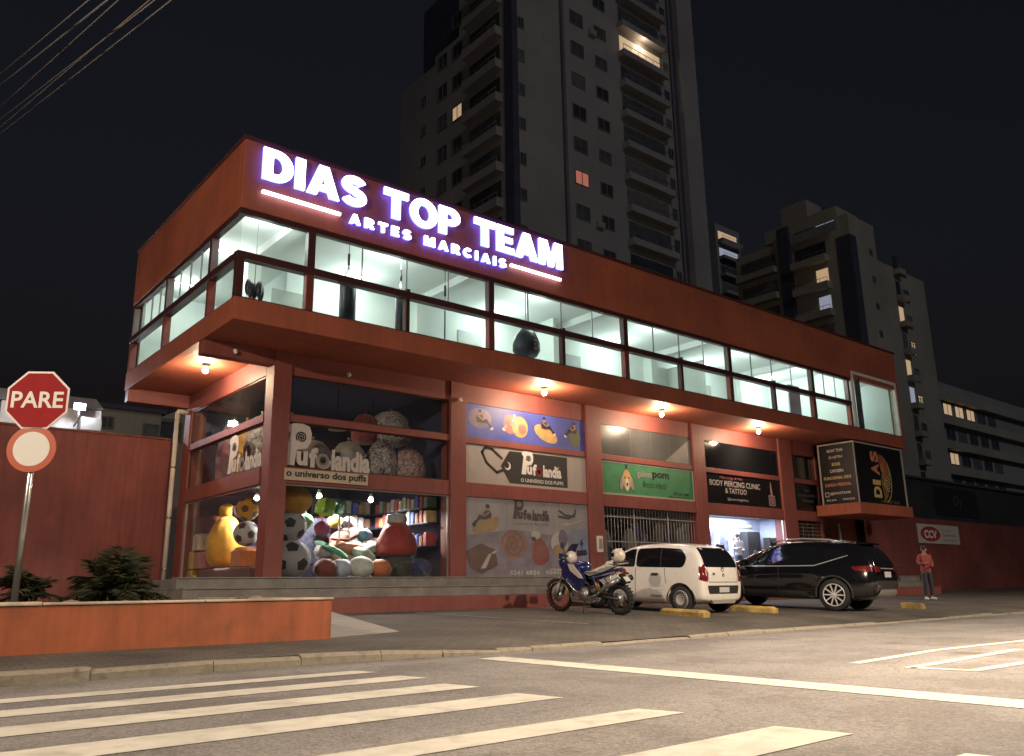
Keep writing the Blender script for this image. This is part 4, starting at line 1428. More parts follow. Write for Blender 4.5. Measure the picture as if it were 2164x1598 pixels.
for z in (1.5, 1.85, 2.2, 2.55):
    b = MB()
    b.box(22.772, 23.118, 2.32, 2.6, z, z + 0.03)
    b.build('shelf', BLACK, t)
t = thing('office_chair', 'black padded chair just behind the studio glass', 'chair', (19.6, 2.3, 1.264))
b = MB()
b.rbox(19.4, 19.85, 2.25, 2.35, 1.75, 2.45, 0.04)
b.build('backrest', BLACK, t)
b = MB()
b.rbox(19.38, 19.87, 2.35, 2.8, 1.65, 1.74, 0.03)
b.build('seat', BLACK, t)
b = MB()
b.tube([(19.62, 2.55, 1.27), (19.62, 2.55, 1.65)], 0.03, 8)
b.lathe([(0.26, 1.266), (0.24, 1.3), (0.04, 1.34)], 10, (19.62, 2.55, 0))
b.build('base', STEEL, t)

# ---- shop E: blinds, dark sign, shutter grille
t = thing('blind_window', 'window with pale vertical blinds beside the sign box', 'window', (24.8, YG, 5.03))
b = MB()
b.box(23.87, 25.74, YG + 0.2, YG + 0.22, 5.03, 5.97)
b.build('backing', mat('blind_back', (0.05, 0.045, 0.04), 0.8), t)
for i in range(15):
    b = MB()
    b.obox((23.95 + i * 0.1 + (0.25 if i > 11 else 0), YG + 0.12, 5.5), (0.045, 0.004, 0.44), (0, 0, R(28)))
    b.build('slat', mat('blind_slat', (0.36, 0.31, 0.24), 0.8, var=0.1), t)
frame_rect_x(t, 23.862, 25.748, LEV['u0'] + 0.002, LEV['u1'] - 0.002, YG, FRAME, 0.03)
def draw_e2(b, M, w, h):
    for k, (y, u0, u1) in enumerate(((0.72, 0.4, 0.6), (0.52, 0.12, 0.48), (0.53, 0.55, 0.9), (0.33, 0.3, 0.72))):
        poly(b, [(u0 * w, y * h), (u1 * w, y * h), (u1 * w, (y + 0.09) * h), (u0 * w, (y + 0.09) * h)], M, 0)
banner('dim_shop_sign', 'unlit black shop sign with faint lines of lettering beside the sign box', 23.87, 25.74, LEV['l2'] + 0.005, LEV['m1'] - 0.005, MATS['sign_black'], draw_e2, [mat('print_faint', (0.05, 0.05, 0.05), 0.5, var=0.6, vscale=18)])
t = thing('shutter_grille', 'dark roller shutter grille under the dim black sign', 'shutter', (24.8, YG, 1.264))
for i in range(16):
    b = MB()
    z = 1.28 + i * 0.132
    b.box(23.87, 25.74, YG - 0.01, YG + 0.01, z, z + 0.05)
    b.build('slat', mat('shutter', (0.14, 0.09, 0.075), 0.6, var=0.2), t)
for i in range(6):
    b = MB()
    b.tube([(24.0 + i * 0.33, YG - 0.02, 1.27), (24.0 + i * 0.33, YG - 0.02, 3.4)], 0.012, 6)
    b.build('bar', MATS['shutter'], t)
b = MB()
b.box(23.87, 25.74, YG + 0.3, YG + 0.32, 1.266, 3.408)
b.build('backing', BLACK, t)

# ---- corner sign box under the overhang
sb = thing('sign_box', 'black cube sign of the martial arts gym with gold lettering on an orange slab', 'sign', (27.3, 0.8, 3.6))
SX0, SX1, SY1 = 25.35, 29.25, 1.52
b = MB()
b.box(SX0, SX1, 0.02, SY1, 4.03, 6.40)
b.build('box', mat('sign_box_black', (0.010, 0.010, 0.012), 0.35, var=0.2), sb)
b = MB()
b.box(SX0 - 0.08, SX1 + 0.2, -0.06, SY1 + 0.25, 3.60, 4.028)
b.build('slab', ORANGE, sb, 0.012)
TRIM = mat('trim_pale', (0.42, 0.38, 0.33), 0.5, var=0.1)
for bx in ((SX0 - 0.012, SX0 + 0.05, -0.005, 0.018, 4.03, 6.4), (SX0 + 0.052, SX1, 0.0, 0.018, 6.34, 6.4), (SX1 - 0.12, SX1, 0.0, 0.018, 4.03, 6.338), (SX0 - 0.012, SX0 - 0.002, 0.02, SY1, 6.34, 6.4), (SX0 - 0.012, SX0 - 0.002, SY1 - 0.06, SY1, 4.03, 6.338)):
    b = MB()
    b.box(*bx)
    b.build('trim', TRIM, sb)
GOLD = mat('print_gold', (0.62, 0.42, 0.17), 0.45, var=0.12, vscale=3)
COPPER = mat('print_copper', (0.62, 0.22, 0.11), 0.45, var=0.2, vscale=3)
Ms = at(SIDE, SX0 - 0.004, SY1, 4.03)
SLM = [mat('print_cream', (0.55, 0.50, 0.42), 0.5), GOLD, COPPER]
def cword(s, y, w, h, m, cx=0.73):
    b = MB()
    word(b, s, Ms @ Matrix.Translation((cx, y, 0)), w=w, h=h, m=0, cx=True, bold=0.03)
    b.build('side_lettering', SLM[m], sb)
cword('MUAY THAI', 2.02, 0.66, 0.12, 0)
cword('JIU-JITSU', 1.75, 0.58, 0.12, 0)
cword('BOXE', 1.48, 0.34, 0.12, 1)
cword('CAPOEIRA', 1.22, 0.58, 0.12, 0)
cword('FUNCIONAL KIDS', 0.95, 1.14, 0.12, 1)
cword('DEFESA PESSOAL', 0.68, 1.08, 0.12, 2)
cword('@DIASTEAM', 0.34, 0.85, 0.12, 0, 0.78)
cword('RUA', 0.12, 0.42, 0.07, 0, 0.4)
cword('99604-5532', 0.12, 0.5, 0.07, 0, 1.1)
b = MB()
for q in stroke([(0.16, 0.3), (0.30, 0.3), (0.30, 0.46), (0.16, 0.46)], 0.025, True):
    poly(b, q, Ms, 0)
b.build('camera_icon', SLM[0], sb)
b = MB()
Mf = at(FRONT, SX0, 0.016, 4.03)
# vertical word and mane emblem, gold below turning copper above
for i, (ch, y, mm) in enumerate((('D', 0.25, 0), ('I', 0.75, 0), ('A', 1.15, 1), ('S', 1.65, 1))):
    Mr = Mf @ Matrix.Translation((1.85, y, 0)) @ Matrix.Rotation(pi / 2, 4, 'Z')
    b = MB()
    word(b, ch, Mr, w=0.45 if ch != 'I' else 0.2, h=0.62, m=0, bold=0.05)
    b.build('emblem_letter', [GOLD, COPPER][mm], sb)
b = MB()
for i in range(15):
    t_ = i / 14
    a0 = R(-62 + 150 * t_)
    r0, r1 = 0.28, 0.98 - 0.22 * abs(t_ - 0.35)
    cx, cyy = 1.98, 1.08
    pts = []
    for k in range(7):
        rr = r0 + (r1 - r0) * k / 6
        a = a0 + 0.5 * (k / 6) ** 1.5
        pts.append((cx + rr * cos(a) * 0.72, cyy + rr * sin(a) * 1.02))
    for q in stroke(pts, 0.055):
        poly(b, q, Mf, 0 if t_ < 0.4 else 1, 0.001 + 0.0002 * i)
for i in range(5):
    pts = [(2.0 + 0.07 * i + 0.06 * sin(k), 0.1 + 0.16 * k + 0.05 * i) for k in range(9 - i)]
    for q in stroke(pts, 0.03):
        poly(b, q, Mf, 2 if i % 2 else 0, 0.006)
pts = [(2.1 + 0.62 * cos(R(a)), 1.0 + 0.9 * sin(R(a))) for a in range(-80, 60, 10)]
for q in stroke(pts, 0.06):
    poly(b, q, Mf, 0, 0.008)
b.build('mane_emblem', [GOLD, COPPER, mat('print_bronze', (0.2, 0.13, 0.06), 0.5)], sb)
b = MB()
word(b, 'DIAS TOP TEAM', Mf @ Matrix.Translation((1.7, 0.06, 0)), w=1.5, h=0.12)
b.build('emblem_lettering', MATS['print_bronze'], sb)
# door, poster and pipe in the recess under the box
t = thing('entrance_poster', 'dim brown face poster on the recessed entrance wall', 'poster', (26.9, 2.58, 2.0))
b = MB()
b.box(26.2, 27.6, 2.57, 2.598, 1.5, 3.35)
b.build('sheet', mat('poster_brown', (0.12, 0.06, 0.035), 0.6, var=0.5, vscale=2.2), t)
b = MB()
poly(b, ell(0.7, 1.2, 0.3, 0.42, 24), at(FRONT, 26.2, 2.566, 1.5), 0)
poly(b, ell(0.7, 1.4, 0.36, 0.3, 24), at(FRONT, 26.2, 2.567, 1.5), 1)
b.build('face', [mat('print_umber', (0.22, 0.12, 0.06), 0.6), DARK], t)
b = MB()
b.tube([(28.3, 2.55, 1.26), (28.15, 2.55, 3.5)], 0.07, 10)
tag(b.build('white_post', WHITEPAINT), 'white post in the recess behind the black car', 'post')
# cameras and small lights on the beam
for i, (x, y, z, lab) in enumerate(((1.62, YW - 0.1, 6.3, 'left of the corner column'), (4.5, YW - 0.08, 6.2, 'above the corner shop window'), (7.86, YW - 0.14, 6.0, 'at the top of the second column'))):
    t = thing('security_camera', 'small security camera on the beam %s' % lab, 'camera', (x, y, z), 'cameras under the overhang')
    b = MB()
    b.lathe([(0.05, 0.0), (0.05, 0.03), (0.02, 0.05)], 12, (x, y + 0.02, z), 'z')
    b.build('mount', WHITEPAINT, t)
    b = MB()
    b.ball((x, y, z - 0.02), 0.05, 12)
    b.build('dome', mat('camera_white', (0.8, 0.8, 0.8), 0.2), t)
# ---------------------------------------------------------------- goods in the corner shop
def fabric(name, c, var=0.22):
    return mat(name, c, 0.65, var=var, vscale=5, bump=0.5, bscale=7, sheen=0.3)
FZ = 1.292
def wrinkle(k, amp):
    # sewn panels bulge between their seams, with uneven creases
    return lambda a, z: 0.05 * abs(sin(3 * a + 0.4)) + amp * sin(k * a + 7 * z) + amp * 0.7 * sin((k + 4) * a - 11 * z)
# yellow pear puff with a small ball head
t = thing('pear_puff', 'tall yellow pear-shaped puff with a ball head behind the side glazing', 'puff', (3.25, 5.85, FZ))
b = MB()
b.lathe([(0.12, 1.62), (0.34, 1.68), (0.45, 1.85), (0.49, 2.1), (0.46, 2.4), (0.38, 2.66), (0.25, 2.86), (0.12, 2.98)], 48, (3.25, 5.85, 0), wob=wrinkle(6, 0.015))
YEL = fabric('fabric_yellow', (0.62, 0.30, 0.015))
b.build('body', YEL, t)
b = MB()
b.ball((3.22, 5.85, 3.1), 0.21, 20)
b.build('head', YEL, t)
b = MB()
b.ball((3.42, 5.74, 3.1), 0.16, 18)
b.build('cheek', fabric('fabric_violet', (0.10, 0.06, 0.16)), t)
# cloth covered display blocks
DC = [('maroon', (0.10, 0.022, 0.03)), ('red', (0.28, 0.03, 0.03)), ('orange', (0.5, 0.14, 0.03)), ('cream', (0.5, 0.42, 0.33)), ('mustard', (0.45, 0.28, 0.02)), ('rose', (0.42, 0.18, 0.16)), ('plum', (0.09, 0.04, 0.09)), ('brick red', (0.22, 0.05, 0.035))]
FB = {c: fabric('fabric_' + c.replace(' ', '_'), v) for c, v in DC}
blk = [('maroon', 2.8, 3.6, 3.0, 6.6, FZ, 1.6), ('mustard', 2.75, 3.1, 6.85, 7.25, FZ, 1.62), ('rose', 2.75, 3.15, 6.3, 6.83, 1.63, 2.05), ('mustard', 2.75, 3.05, 6.86, 7.22, 1.63, 2.1), ('cream', 2.76, 3.12, 6.55, 7.0, 2.11, 2.55), ('red', 3.16, 3.6, 6.65, 7.1, 1.62, 2.6), ('plum', 2.8, 3.2, 6.6, 7.15, 2.56, 3.0), ('orange', 3.2, 3.6, 6.66, 7.05, 2.62, 3.05), ('brick red', 3.12, 3.7, 6.62, 7.25, FZ, 1.615)]
seen = {}
for (c, xa, xb, ya, yb, za, zb) in blk:
    seen[c] = seen.get(c, 0) + 1
    b = MB()
    b.rbox(xa, xb, ya, yb, za, zb, 0.05)
    place = {'maroon': 'long low %s padded block under the yellow puff', 'mustard': ['%s block on the floor at the far end of the side window', 'small %s cube stacked at the far end of the side window'][seen[c] - 1], 'rose': '%s cube on top of the brick red block', 'cream': '%s cube high in the stack by the side window', 'red': '%s cube beside the cream cube in the stack', 'plum': 'dark %s cube topping the stack by the side window', 'orange': '%s cube at the far top of the stack', 'brick red': '%s block at the bottom of the stack'}[c]
    tag(b.build('cube_puff', FB[c]), place % c, 'puff', 'cube puffs stacked by the side window')
# football puffs
ICO = []
ph = (1 + 5 ** 0.5) / 2
for a in (-1, 1):
    for c in (-ph, ph):
        ICO += [Vector((0, a, c)).normalized(), Vector((a, c, 0)).normalized(), Vector((c, 0, a)).normalized()]
def football(par, c, r, nm, m0, m1, rot=0.3, squash=1.0):
    b = MB()
    b.ball(c, (r, r, r * squash), 28)
    o = b.build(nm, m0, par)
    rm = Euler((rot, 0.35 * rot, 1.1 * rot + 0.4)).to_matrix()
    for d in ICO:
        d = rm @ d
        u = d.cross(Vector((0.3, 0.1, 1))).normalized()
        w = d.cross(u)
        b = MB()
        ring = [(d + (u * cos(2 * pi * k / 5) + w * sin(2 * pi * k / 5)) * 0.36).normalized() * 1.006 for k in range(5)]
        mid = []
        for k in range(5):
            mid.append(((ring[k] + ring[(k + 1) % 5]) / 2).normalized() * 1.006)
        inner = [((p * 0.5 + d * 0.5)).normalized() * 1.008 for p in ring]
        pts = [Vector((p.x * r, p.y * r, p.z * r * squash)) + Vector(c) for p in ring + mid + inner + [d * 1.01]]
        fs = []
        for k in range(5):
            k2 = (k + 1) % 5
            fs += [(k, 5 + k, 10 + k), (5 + k, k2, 10 + k2), (5 + k, 10 + k2, 10 + k), (10 + k, 10 + k2, 15)]
        b.add(pts, fs, 0, True)
        b.build('patch', m1, o)
FW, FK = fabric('leather_white', (0.42, 0.42, 0.44), 0.05), fabric('leather_black', (0.02, 0.02, 0.03))
t = thing('football_puff', 'large white football puff at the bottom of the stack behind the corner column', 'puff', (3.75, 2.9, FZ), 'football puffs')
football(t, (3.72, 2.92, 1.76), 0.50, 'ball', FW, FK, 0.5, 0.94)
t = thing('football_puff', 'white football puff in the middle of the corner stack', 'puff', (3.72, 2.95, 2.2), 'football puffs')
football(t, (3.68, 2.95, 2.53), 0.42, 'ball', FW, FK, 1.2, 0.92)
t = thing('ball_puff', 'large yellow ball puff on top of the corner stack', 'puff', (3.75, 2.95, 2.9))
b = MB()
b.ball((3.72, 2.9, 3.16), (0.47, 0.45, 0.36), 26)
b.build('body', fabric('fabric_gold', (0.55, 0.30, 0.03)), t)
t = thing('football_puff', 'yellow football puff with dark patches seen past the corner column', 'puff', (3.1, 4.5, 2.6), 'football puffs')
football(t, (3.12, 4.2, 3.02), 0.29, 'ball', YEL, FK, 0.9)
t = thing('football_puff', 'small white football puff seen through the side glazing', 'puff', (3.1, 4.5, 2.2), 'football puffs')
football(t, (3.12, 4.2, 2.42), 0.31, 'ball', FW, FK, 0.2)
b = MB()
b.rbox(2.85, 3.4, 3.75, 4.5, 1.62, 2.08, 0.1)
tag(b.build('cube_puff', FB['orange']), 'orange cube under the small white football', 'puff')

# wall shelving along the back, with upright bolts of colour
sh = thing('wall_shelves', 'dark wall shelves along the back of the corner shop', 'shelves', (7.4, 5.6, FZ))
NAVY = MATS['shop_navy']
for z in (2.72, 3.12, 2.1):
    b = MB()
    b.box(5.6, 7.76, 5.3, 5.7, z, z + 0.035)
    b.build('shelf', mat('shelf_navy', (0.03, 0.035, 0.07), 0.5), sh)
b = MB()
b.box(5.6, 7.76, 5.7, 5.74, 1.3, 3.6)
b.build('back_panel', mat('shelf_back', (0.08, 0.09, 0.14), 0.7), sh)
# a side shelf on the partition wall faces the street corner
for z in (2.72, 3.12, 2.1):
    b = MB()
    b.box(7.35, 7.76, 2.5, 5.298, z, z + 0.035)
    b.build('shelf', MATS['shelf_navy'], sh)
PC = [('pale green', (0.35, 0.5, 0.42)), ('coral', (0.6, 0.12, 0.1)), ('royal blue', (0.06, 0.1, 0.5)), ('white', (0.6, 0.6, 0.58)), ('sand', (0.5, 0.36, 0.18)), ('grey-green', (0.3, 0.4, 0.34)), ('cream', (0.55, 0.48, 0.38)), ('crimson', (0.35, 0.04, 0.05)), ('silver', (0.4, 0.42, 0.44)), ('beige', (0.48, 0.4, 0.3)), ('brown', (0.2, 0.1, 0.06))]
BM = {c: fabric('bolt_' + c.replace(' ', '_').replace('-', '_'), v) for c, v in PC}
for row, (z, off) in enumerate(((3.157, 0), (2.757, 4), (2.137, 7))):
    for i in range(13):
        c = PC[(i * (3 if row else 1) + off) % len(PC)][0]
        y = 2.56 + i * 0.212
        w = 0.17
        h = 0.27 + 0.04 * ((i * 7 + row) % 3)
        b = MB()
        b.rbox(7.38, 7.72, y, y + w, z, z + h, 0.02)
        tag(b.build('storage_box', BM[c]), '%s box on the %s side shelf, %s from the glass' % (c, ['top', 'middle', 'bottom'][row], ORD[i]), 'box', 'boxes on the side shelves')
    for i in range(8):
        c = PC[(i * 2 + off + 3) % len(PC)][0]
        x = 5.66 + i * 0.205
        h = 0.26 + 0.05 * ((i * 5 + row) % 3)
        b = MB()
        b.rbox(x, x + 0.17, 5.34, 5.66, z, z + h, 0.02)
        tag(b.build('storage_box', BM[c]), '%s box on the %s back shelf, %s from the door side' % (c, ['top', 'middle', 'bottom'][row], ORD[i]), 'box', 'boxes on the back shelves')
# red sack puff wearing a pale collar, on a dark stool
t = thing('sack_puff', 'big dark red sack puff with a grey collar on a black base', 'puff', (6.72, 3.0, FZ))
b = MB()
b.lathe([(0.3, 1.86), (0.5, 1.9), (0.54, 2.05), (0.48, 2.3), (0.36, 2.55), (0.24, 2.72)], 48, (6.72, 3.0, 0), wob=wrinkle(5, 0.03))
b.build('sack', fabric('fabric_santa', (0.30, 0.025, 0.02)), t)
b = MB()
b.lathe([(0.25, 2.72), (0.27, 2.76), (0.27, 2.92), (0.24, 2.95)], 20, (6.72, 3.0, 0))
b.build('collar', fabric('fabric_ash', (0.42, 0.42, 0.42)), t)
b = MB()
b.lathe([(0.42, FZ + 0.002), (0.46, 1.4), (0.44, 1.8), (0.38, 1.86)], 24, (6.72, 3.0, 0))
b.build('base', fabric('fabric_charcoal', (0.03, 0.035, 0.035)), t)
# heap of puffs
HP = [('round', 'white', (0.6, 0.62, 0.58), 5.55, 2.75, 0.34, 'low white round puff nearest the glass'), ('round', 'terracotta', (0.5, 0.15, 0.06), 6.05, 2.65, 0.30, 'terracotta round puff beside the black base'), ('round', 'pale blue', (0.42, 0.48, 0.6), 5.05, 2.85, 0.30, 'pale blue round puff behind the glass joint'), ('round', 'maroon', (0.16, 0.03, 0.03), 4.6, 2.8, 0.30, 'maroon round puff next to the big football'), ('round', 'navy', (0.02, 0.03, 0.12), 7.3, 2.75, 0.32, 'glossy navy round puff in the right corner of the window')]
for (k, c, col, x, y, r, lab) in HP:
    t = thing('round_puff', lab, 'puff', (x, y, FZ), 'puffs heaped in the shop window')
    b = MB()
    b.ball((x, y, FZ + r * 0.82), (r, r, r * 0.82), 22)
    b.build('body', fabric('puff_' + c.replace(' ', '_'), col), t)
    b = MB()
    b.lathe([(0.045, 0), (0.05, 0.012), (0.02, 0.02)], 10, (x, y, FZ + r * 1.63))
    b.build('button', BLACK, t)
CU = [('mint green', (0.10, 0.5, 0.3), (5.0, 3.3, 2.02), (0.42, 0.3, 0.1), (0.3, 0.35, 0.2), 'mint green cushion leaning on the heap'), ('coral', (0.7, 0.17, 0.15), (5.75, 3.9, 2.45), (0.42, 0.3, 0.13), (0.1, -0.3, 0.5), 'coral pillow on top of the heap'), ('salmon', (0.68, 0.32, 0.2), (5.65, 3.6, 2.1), (0.45, 0.33, 0.15), (0.2, 0.1, -0.2), 'salmon pillow under the coral one'), ('grey', (0.36, 0.38, 0.38), (6.1, 3.4, 2.05), (0.32, 0.3, 0.16), (0.3, -0.4, 0.1), 'grey striped pillow beside the red sack'), ('pale green', (0.45, 0.55, 0.46), (5.85, 3.1, 1.85), (0.3, 0.28, 0.16), (0.2, 0.6, 0.3), 'pale green pillow in the middle of the heap'), ('white', (0.6, 0.6, 0.6), (4.75, 3.25, 1.98), (0.18, 0.18, 0.16), (0, 0, 0), 'white ball cushion left of the mint one'), ('sand', (0.5, 0.4, 0.26), (5.3, 3.45, 1.75), (0.5, 0.35, 0.2), (0, 0.2, 0.2), 'sand coloured pillow low in the heap')]
for (c, col, p, h, rt_, lab) in CU:
    b = MB()
    b.M = Matrix.Translation(p) @ Euler(rt_).to_matrix().to_4x4()
    n = 12
    vs, fs = [], []
    for sgn in (1, -1):
        for i in range(n + 1):
            for j in range(n + 1):
                u, w = 2 * i / n - 1, 2 * j / n - 1
                pz = ((1 - u ** 4) * (1 - w ** 4)) ** 0.5
                pin = 1 - 0.1 * (1 - abs(u) ** 3) * abs(w) ** 3
                vs.append((h[0] * u * (1 - 0.08 * (1 - u * u) * 0) * pin, h[1] * w * pin, sgn * h[2] * pz))
    K = (n + 1) ** 2
    for i in range(n):
        for j in range(n):
            a = i * (n + 1) + j
            fs.append((a, a + n + 1, a + n + 2, a + 1))
            fs.append((K + a, K + a + 1, K + a + n + 2, K + a + n + 1))
    b.add(vs, fs, 0, True)
    tag(b.build('cushion', fabric('cushion_' + c.replace(' ', '_'), col)), lab, 'cushion', 'cushions heaped in the shop window')
# hanging dice and star, display ladder
def dice(x, y, z, s, col, lab, nm):
    t = thing('dice_cushion', lab, 'cushion', (x, y, z - s), 'dice cushions hanging in the shop')
    b = MB()
    b.M = Matrix.Translation((x, y, z)) @ Euler((0.15, 0.2, 0.5)).to_matrix().to_4x4()
    b.rbox(-s, s, -s, s, -s, s, 0.07 * s / 0.25)
    b.build('body', mat(nm, col, 0.7, emit=None), t)
    for a in (-0.5, 0.5):
        for c in (-0.5, 0.5):
            for q, r in (((a * s, -s, c * s), (0.2 * s, 0.03 * s, 0.2 * s)), ((-s, a * s, c * s), (0.03 * s, 0.2 * s, 0.2 * s))):
                b = MB()
                b.M = Matrix.Translation((x, y, z)) @ Euler((0.15, 0.2, 0.5)).to_matrix().to_4x4()
                b.ball(q, r, 10)
                b.build('dot', PAPER, t)
    b = MB()
    b.tube([(x, y, z + s), (x, y, 3.6)], 0.006, 5)
    b.build('cord', BLACK, t)
dice(4.95, 3.6, 3.12, 0.20, (0.35, 0.75, 0.05), 'lime green dice cushion hanging under the lamp', 'fabric_lime')
dice(5.35, 3.75, 3.13, 0.14, (0.04, 0.42, 0.22), 'emerald dice cushion beside the lime one', 'fabric_emerald')
b = MB()
pts = [(0.2 * (1 if i % 2 == 0 else 0.55) * cos(pi / 2 + i * pi / 4), 0.2 * (1 if i % 2 == 0 else 0.55) * sin(pi / 2 + i * pi / 4)) for i in range(8)]
b.M = Matrix.Translation((5.2, 4.3, 2.62))
b.prism(pts, -0.07, 0.07, 'y')
tag(b.build('star_cushion', fabric('fabric_blush', (0.65, 0.42, 0.48)), None, 0.03), 'pale pink star cushion on the rear display', 'cushion')
t = thing('ladder_shelf', 'white ladder display frame standing in the shop', 'shelf', (5.45, 3.4, FZ))
for x in (5.3, 5.58):
    b = MB()
    b.box(x, x + 0.035, 3.5, 3.535, FZ, 2.95)
    b.build('upright', WHITEPAINT, t)
for z in (2.1, 2.5, 2.9):
    b = MB()
    b.box(5.336, 5.579, 3.5, 3.535, z, z + 0.035)
    b.build('rung', WHITEPAINT, t)
b = MB()
b.box(4.3, 5.55, 4.5, 4.56, 1.3, 2.9)
tag(b.build('display_board', mat('dotted_board', (0.03, 0.03, 0.06), 0.5, var=0.9, vscale=9)), 'dark dotted display board behind the star cushion', 'board')
# high shelf behind the middle glazing with big pale puffs
t = thing('high_shelf', 'high shelf of stored puffs behind the middle glazing', 'shelf', (5.0, 2.8, 3.6))
b = MB()
b.box(XW + 0.3, 7.76, YW + 0.45, 3.5, 3.66, 3.72)
b.box(XW + 0.3, 4.0, 3.502, 7.2, 3.66, 3.72)
b.build('board', MATS['shelf_navy'], t)
def bag_puff(x, y, r, h, m, lab, z=3.722):
    t = thing('bean_bag', lab, 'bean bag', (x, y, z), 'bean bags stored on the high shelf')
    b = MB()
    b.lathe([(r * 0.7, z), (r * 0.98, z + h * 0.15), (r, z + h * 0.45), (r * 0.85, z + h * 0.75), (r * 0.5, z + h * 0.95), (r * 0.12, z + h)], 42, (x, y, 0), wob=wrinkle(5, 0.02))
    b.build('body', m, t)
    b = MB()
    b.lathe([(r * 0.1, z + h), (r * 0.07, z + h + 0.05), (r * 0.1, z + h + 0.09)], 10, (x, y, 0))
    b.build('knot', m, t)
SPK = mat('fabric_speckled', (0.30, 0.28, 0.28), 0.8, var=0.95, vscale=16)
SPR = mat('fabric_speckled_rose', (0.36, 0.24, 0.24), 0.8, var=0.8, vscale=14)
bag_puff(4.15, 2.85, 0.47, 0.95, fabric('fabric_taupe', (0.30, 0.27, 0.25)), 'taupe bean bag behind the first letters of the shop name')
bag_puff(5.15, 2.85, 0.45, 1.02, fabric('fabric_stone', (0.27, 0.25, 0.23)), 'stone grey bean bag behind the end of the shop name')
bag_puff(6.1, 2.8, 0.42, 1.1, SPK, 'dark speckled bean bag right of the shop name')
bag_puff(6.85, 2.75, 0.48, 1.0, SPR, 'rose speckled bean bag at the right of the middle glazing')
bag_puff(6.55, 3.15, 0.55, 0.95, SPK, 'big grey speckled bean bag stacked at the top', 4.82)
bag_puff(5.8, 3.2, 0.35, 0.8, fabric('fabric_wine', (0.2, 0.03, 0.04)), 'dark red bean bag behind the speckled ones', 4.8)
bag_puff(3.35, 3.0, 0.3, 1.0, YEL, 'yellow bean bag behind the side name')
bag_puff(3.4, 6.2, 0.42, 1.9, fabric('fabric_mauve', (0.32, 0.15, 0.2)), 'mauve bean bag high at the far end of the side window')
bag_puff(3.4, 5.3, 0.33, 1.75, fabric('fabric_amber', (0.5, 0.26, 0.03)), 'amber bean bag next to the mauve one')
bag_puff(3.4, 4.3, 0.4, 1.75, SPK, 'silver speckled bean bag behind the top of the side glazing')
# pendant lamps of the shop
for i, (x, y) in enumerate(((3.95, 3.7), (5.25, 3.7))):
    t = thing('pendant_lamp', 'grey cone pendant lamp high in the corner shop, %s' % ['nearer the corner', 'nearer the middle'][i], 'lamp', (x, y, 5.4), 'pendant lamps in the corner shop')
    b = MB()
    b.lathe([(0.24, 5.18), (0.2, 5.26), (0.08, 5.38), (0.04, 5.42), (0.035, 5.5)], 20, (x, y, 0))
    b.build('shade', mat('lamp_grey', (0.35, 0.34, 0.32), 0.4), t)
    b = MB()
    b.tube([(x, y, 5.5), (x, y, 6.3)], 0.008, 6)
    b.build('cord', BLACK, t)
# lit ceiling spots of the corner shop
for i, (x, y, p) in enumerate(((4.9, 3.9, 330), (6.5, 4.0, 360), (3.75, 5.2, 330))):
    t = thing('shop_lamp', 'bright bulb lamp hanging in the corner shop, %s' % ['above the lime dice', 'above the red sack', 'towards the side window'][i], 'lamp', (x, y, 3.5), 'lit bulbs in the corner shop')
    b = MB()
    b.ball((x, y, 3.42), 0.07, 14)
    b.build('bulb', emat('bulb_white', (1.0, 0.95, 0.85), 30), t)
    b = MB()
    b.lathe([(0.05, 3.48), (0.05, 3.58), (0.02, 3.6)], 10, (x, y, 0))
    b.build('socket', WHITEPAINT, t)
    b = MB()
    b.tube([(x, y, 3.6), (x, y, 6.3)], 0.006, 5)
    b.build('cord', BLACK, t)
    bulb('shop_light', (x, y, 3.32), p * 1.5, (1.0, 0.93, 0.82), 0.1, t, spot=165, blend=0.3)

# ---------------------------------------------------------------- punch bags upstairs
BAGM = mat('bag_leather', (0.02, 0.022, 0.035), 0.4, var=0.3, vscale=5)
def heavy_bag(x, y, z0, z1, r, lab, writing=None):
    t = thing('punch_bag', lab, 'punch bag', (x, y, z0), 'punch bags hanging in the gym')
    b = MB()
    b.lathe([(r * 0.9, z0), (r, z0 + 0.04), (r, z1 - 0.04), (r * 0.9, z1)], 24, (x, y, 0))
    b.build('body', BAGM, t)
    b = MB()
    for a in range(3):
        b.tube([(x + r * 0.8 * cos(a * 2.1), y + r * 0.8 * sin(a * 2.1), z1), (x, y, z1 + 0.4)], 0.012, 6)
    b.tube([(x, y, z1 + 0.4), (x, y, 9.35)], 0.014, 6)
    b.build('chain', STEEL, t)
    b = MB()
    b.tube([(x, y, z1 + 0.42), (x, y, z1 + 0.72)], 0.03, 8)
    b.build('swivel', BLACK, t)
    if writing:
        b = MB()
        for k, ch in enumerate(writing):
            word(b, ch, at(FRONT, x - r * 0.3, y - r * 1.01, z1 - 0.3 - 0.12 * k), h=0.09, bold=0.03)
        b.build('lettering', PAPER, t)
heavy_bag(3.97, 0.95, 6.95, 8.27, 0.2, 'tall black punch bag behind the first wide lower pane')
heavy_bag(5.46, 0.95, 6.95, 8.22, 0.13, 'slimmer black punch bag close to the short mullion')
heavy_bag(6.82, 0.95, 7.35, 8.1, 0.02, 'thin black pole hanging left of the full mullion')
t = thing('teardrop_bag', 'black teardrop punch bag with white lettering', 'punch bag', (9.62, 0.95, 7.2))
b = MB()
b.lathe([(0.08, 7.28), (0.3, 7.34), (0.39, 7.5), (0.39, 7.7), (0.3, 7.95), (0.17, 8.13), (0.07, 8.2)], 26, (9.62, 0.95, 0))
b.build('body', BAGM, t)
b = MB()
for k, ch in enumerate('PUNCH'):
    word(b, ch, at(FRONT, 9.57, 0.545, 7.92 - 0.12 * k), h=0.085, bold=0.03)
b.build('lettering', PAPER, t)
b = MB()
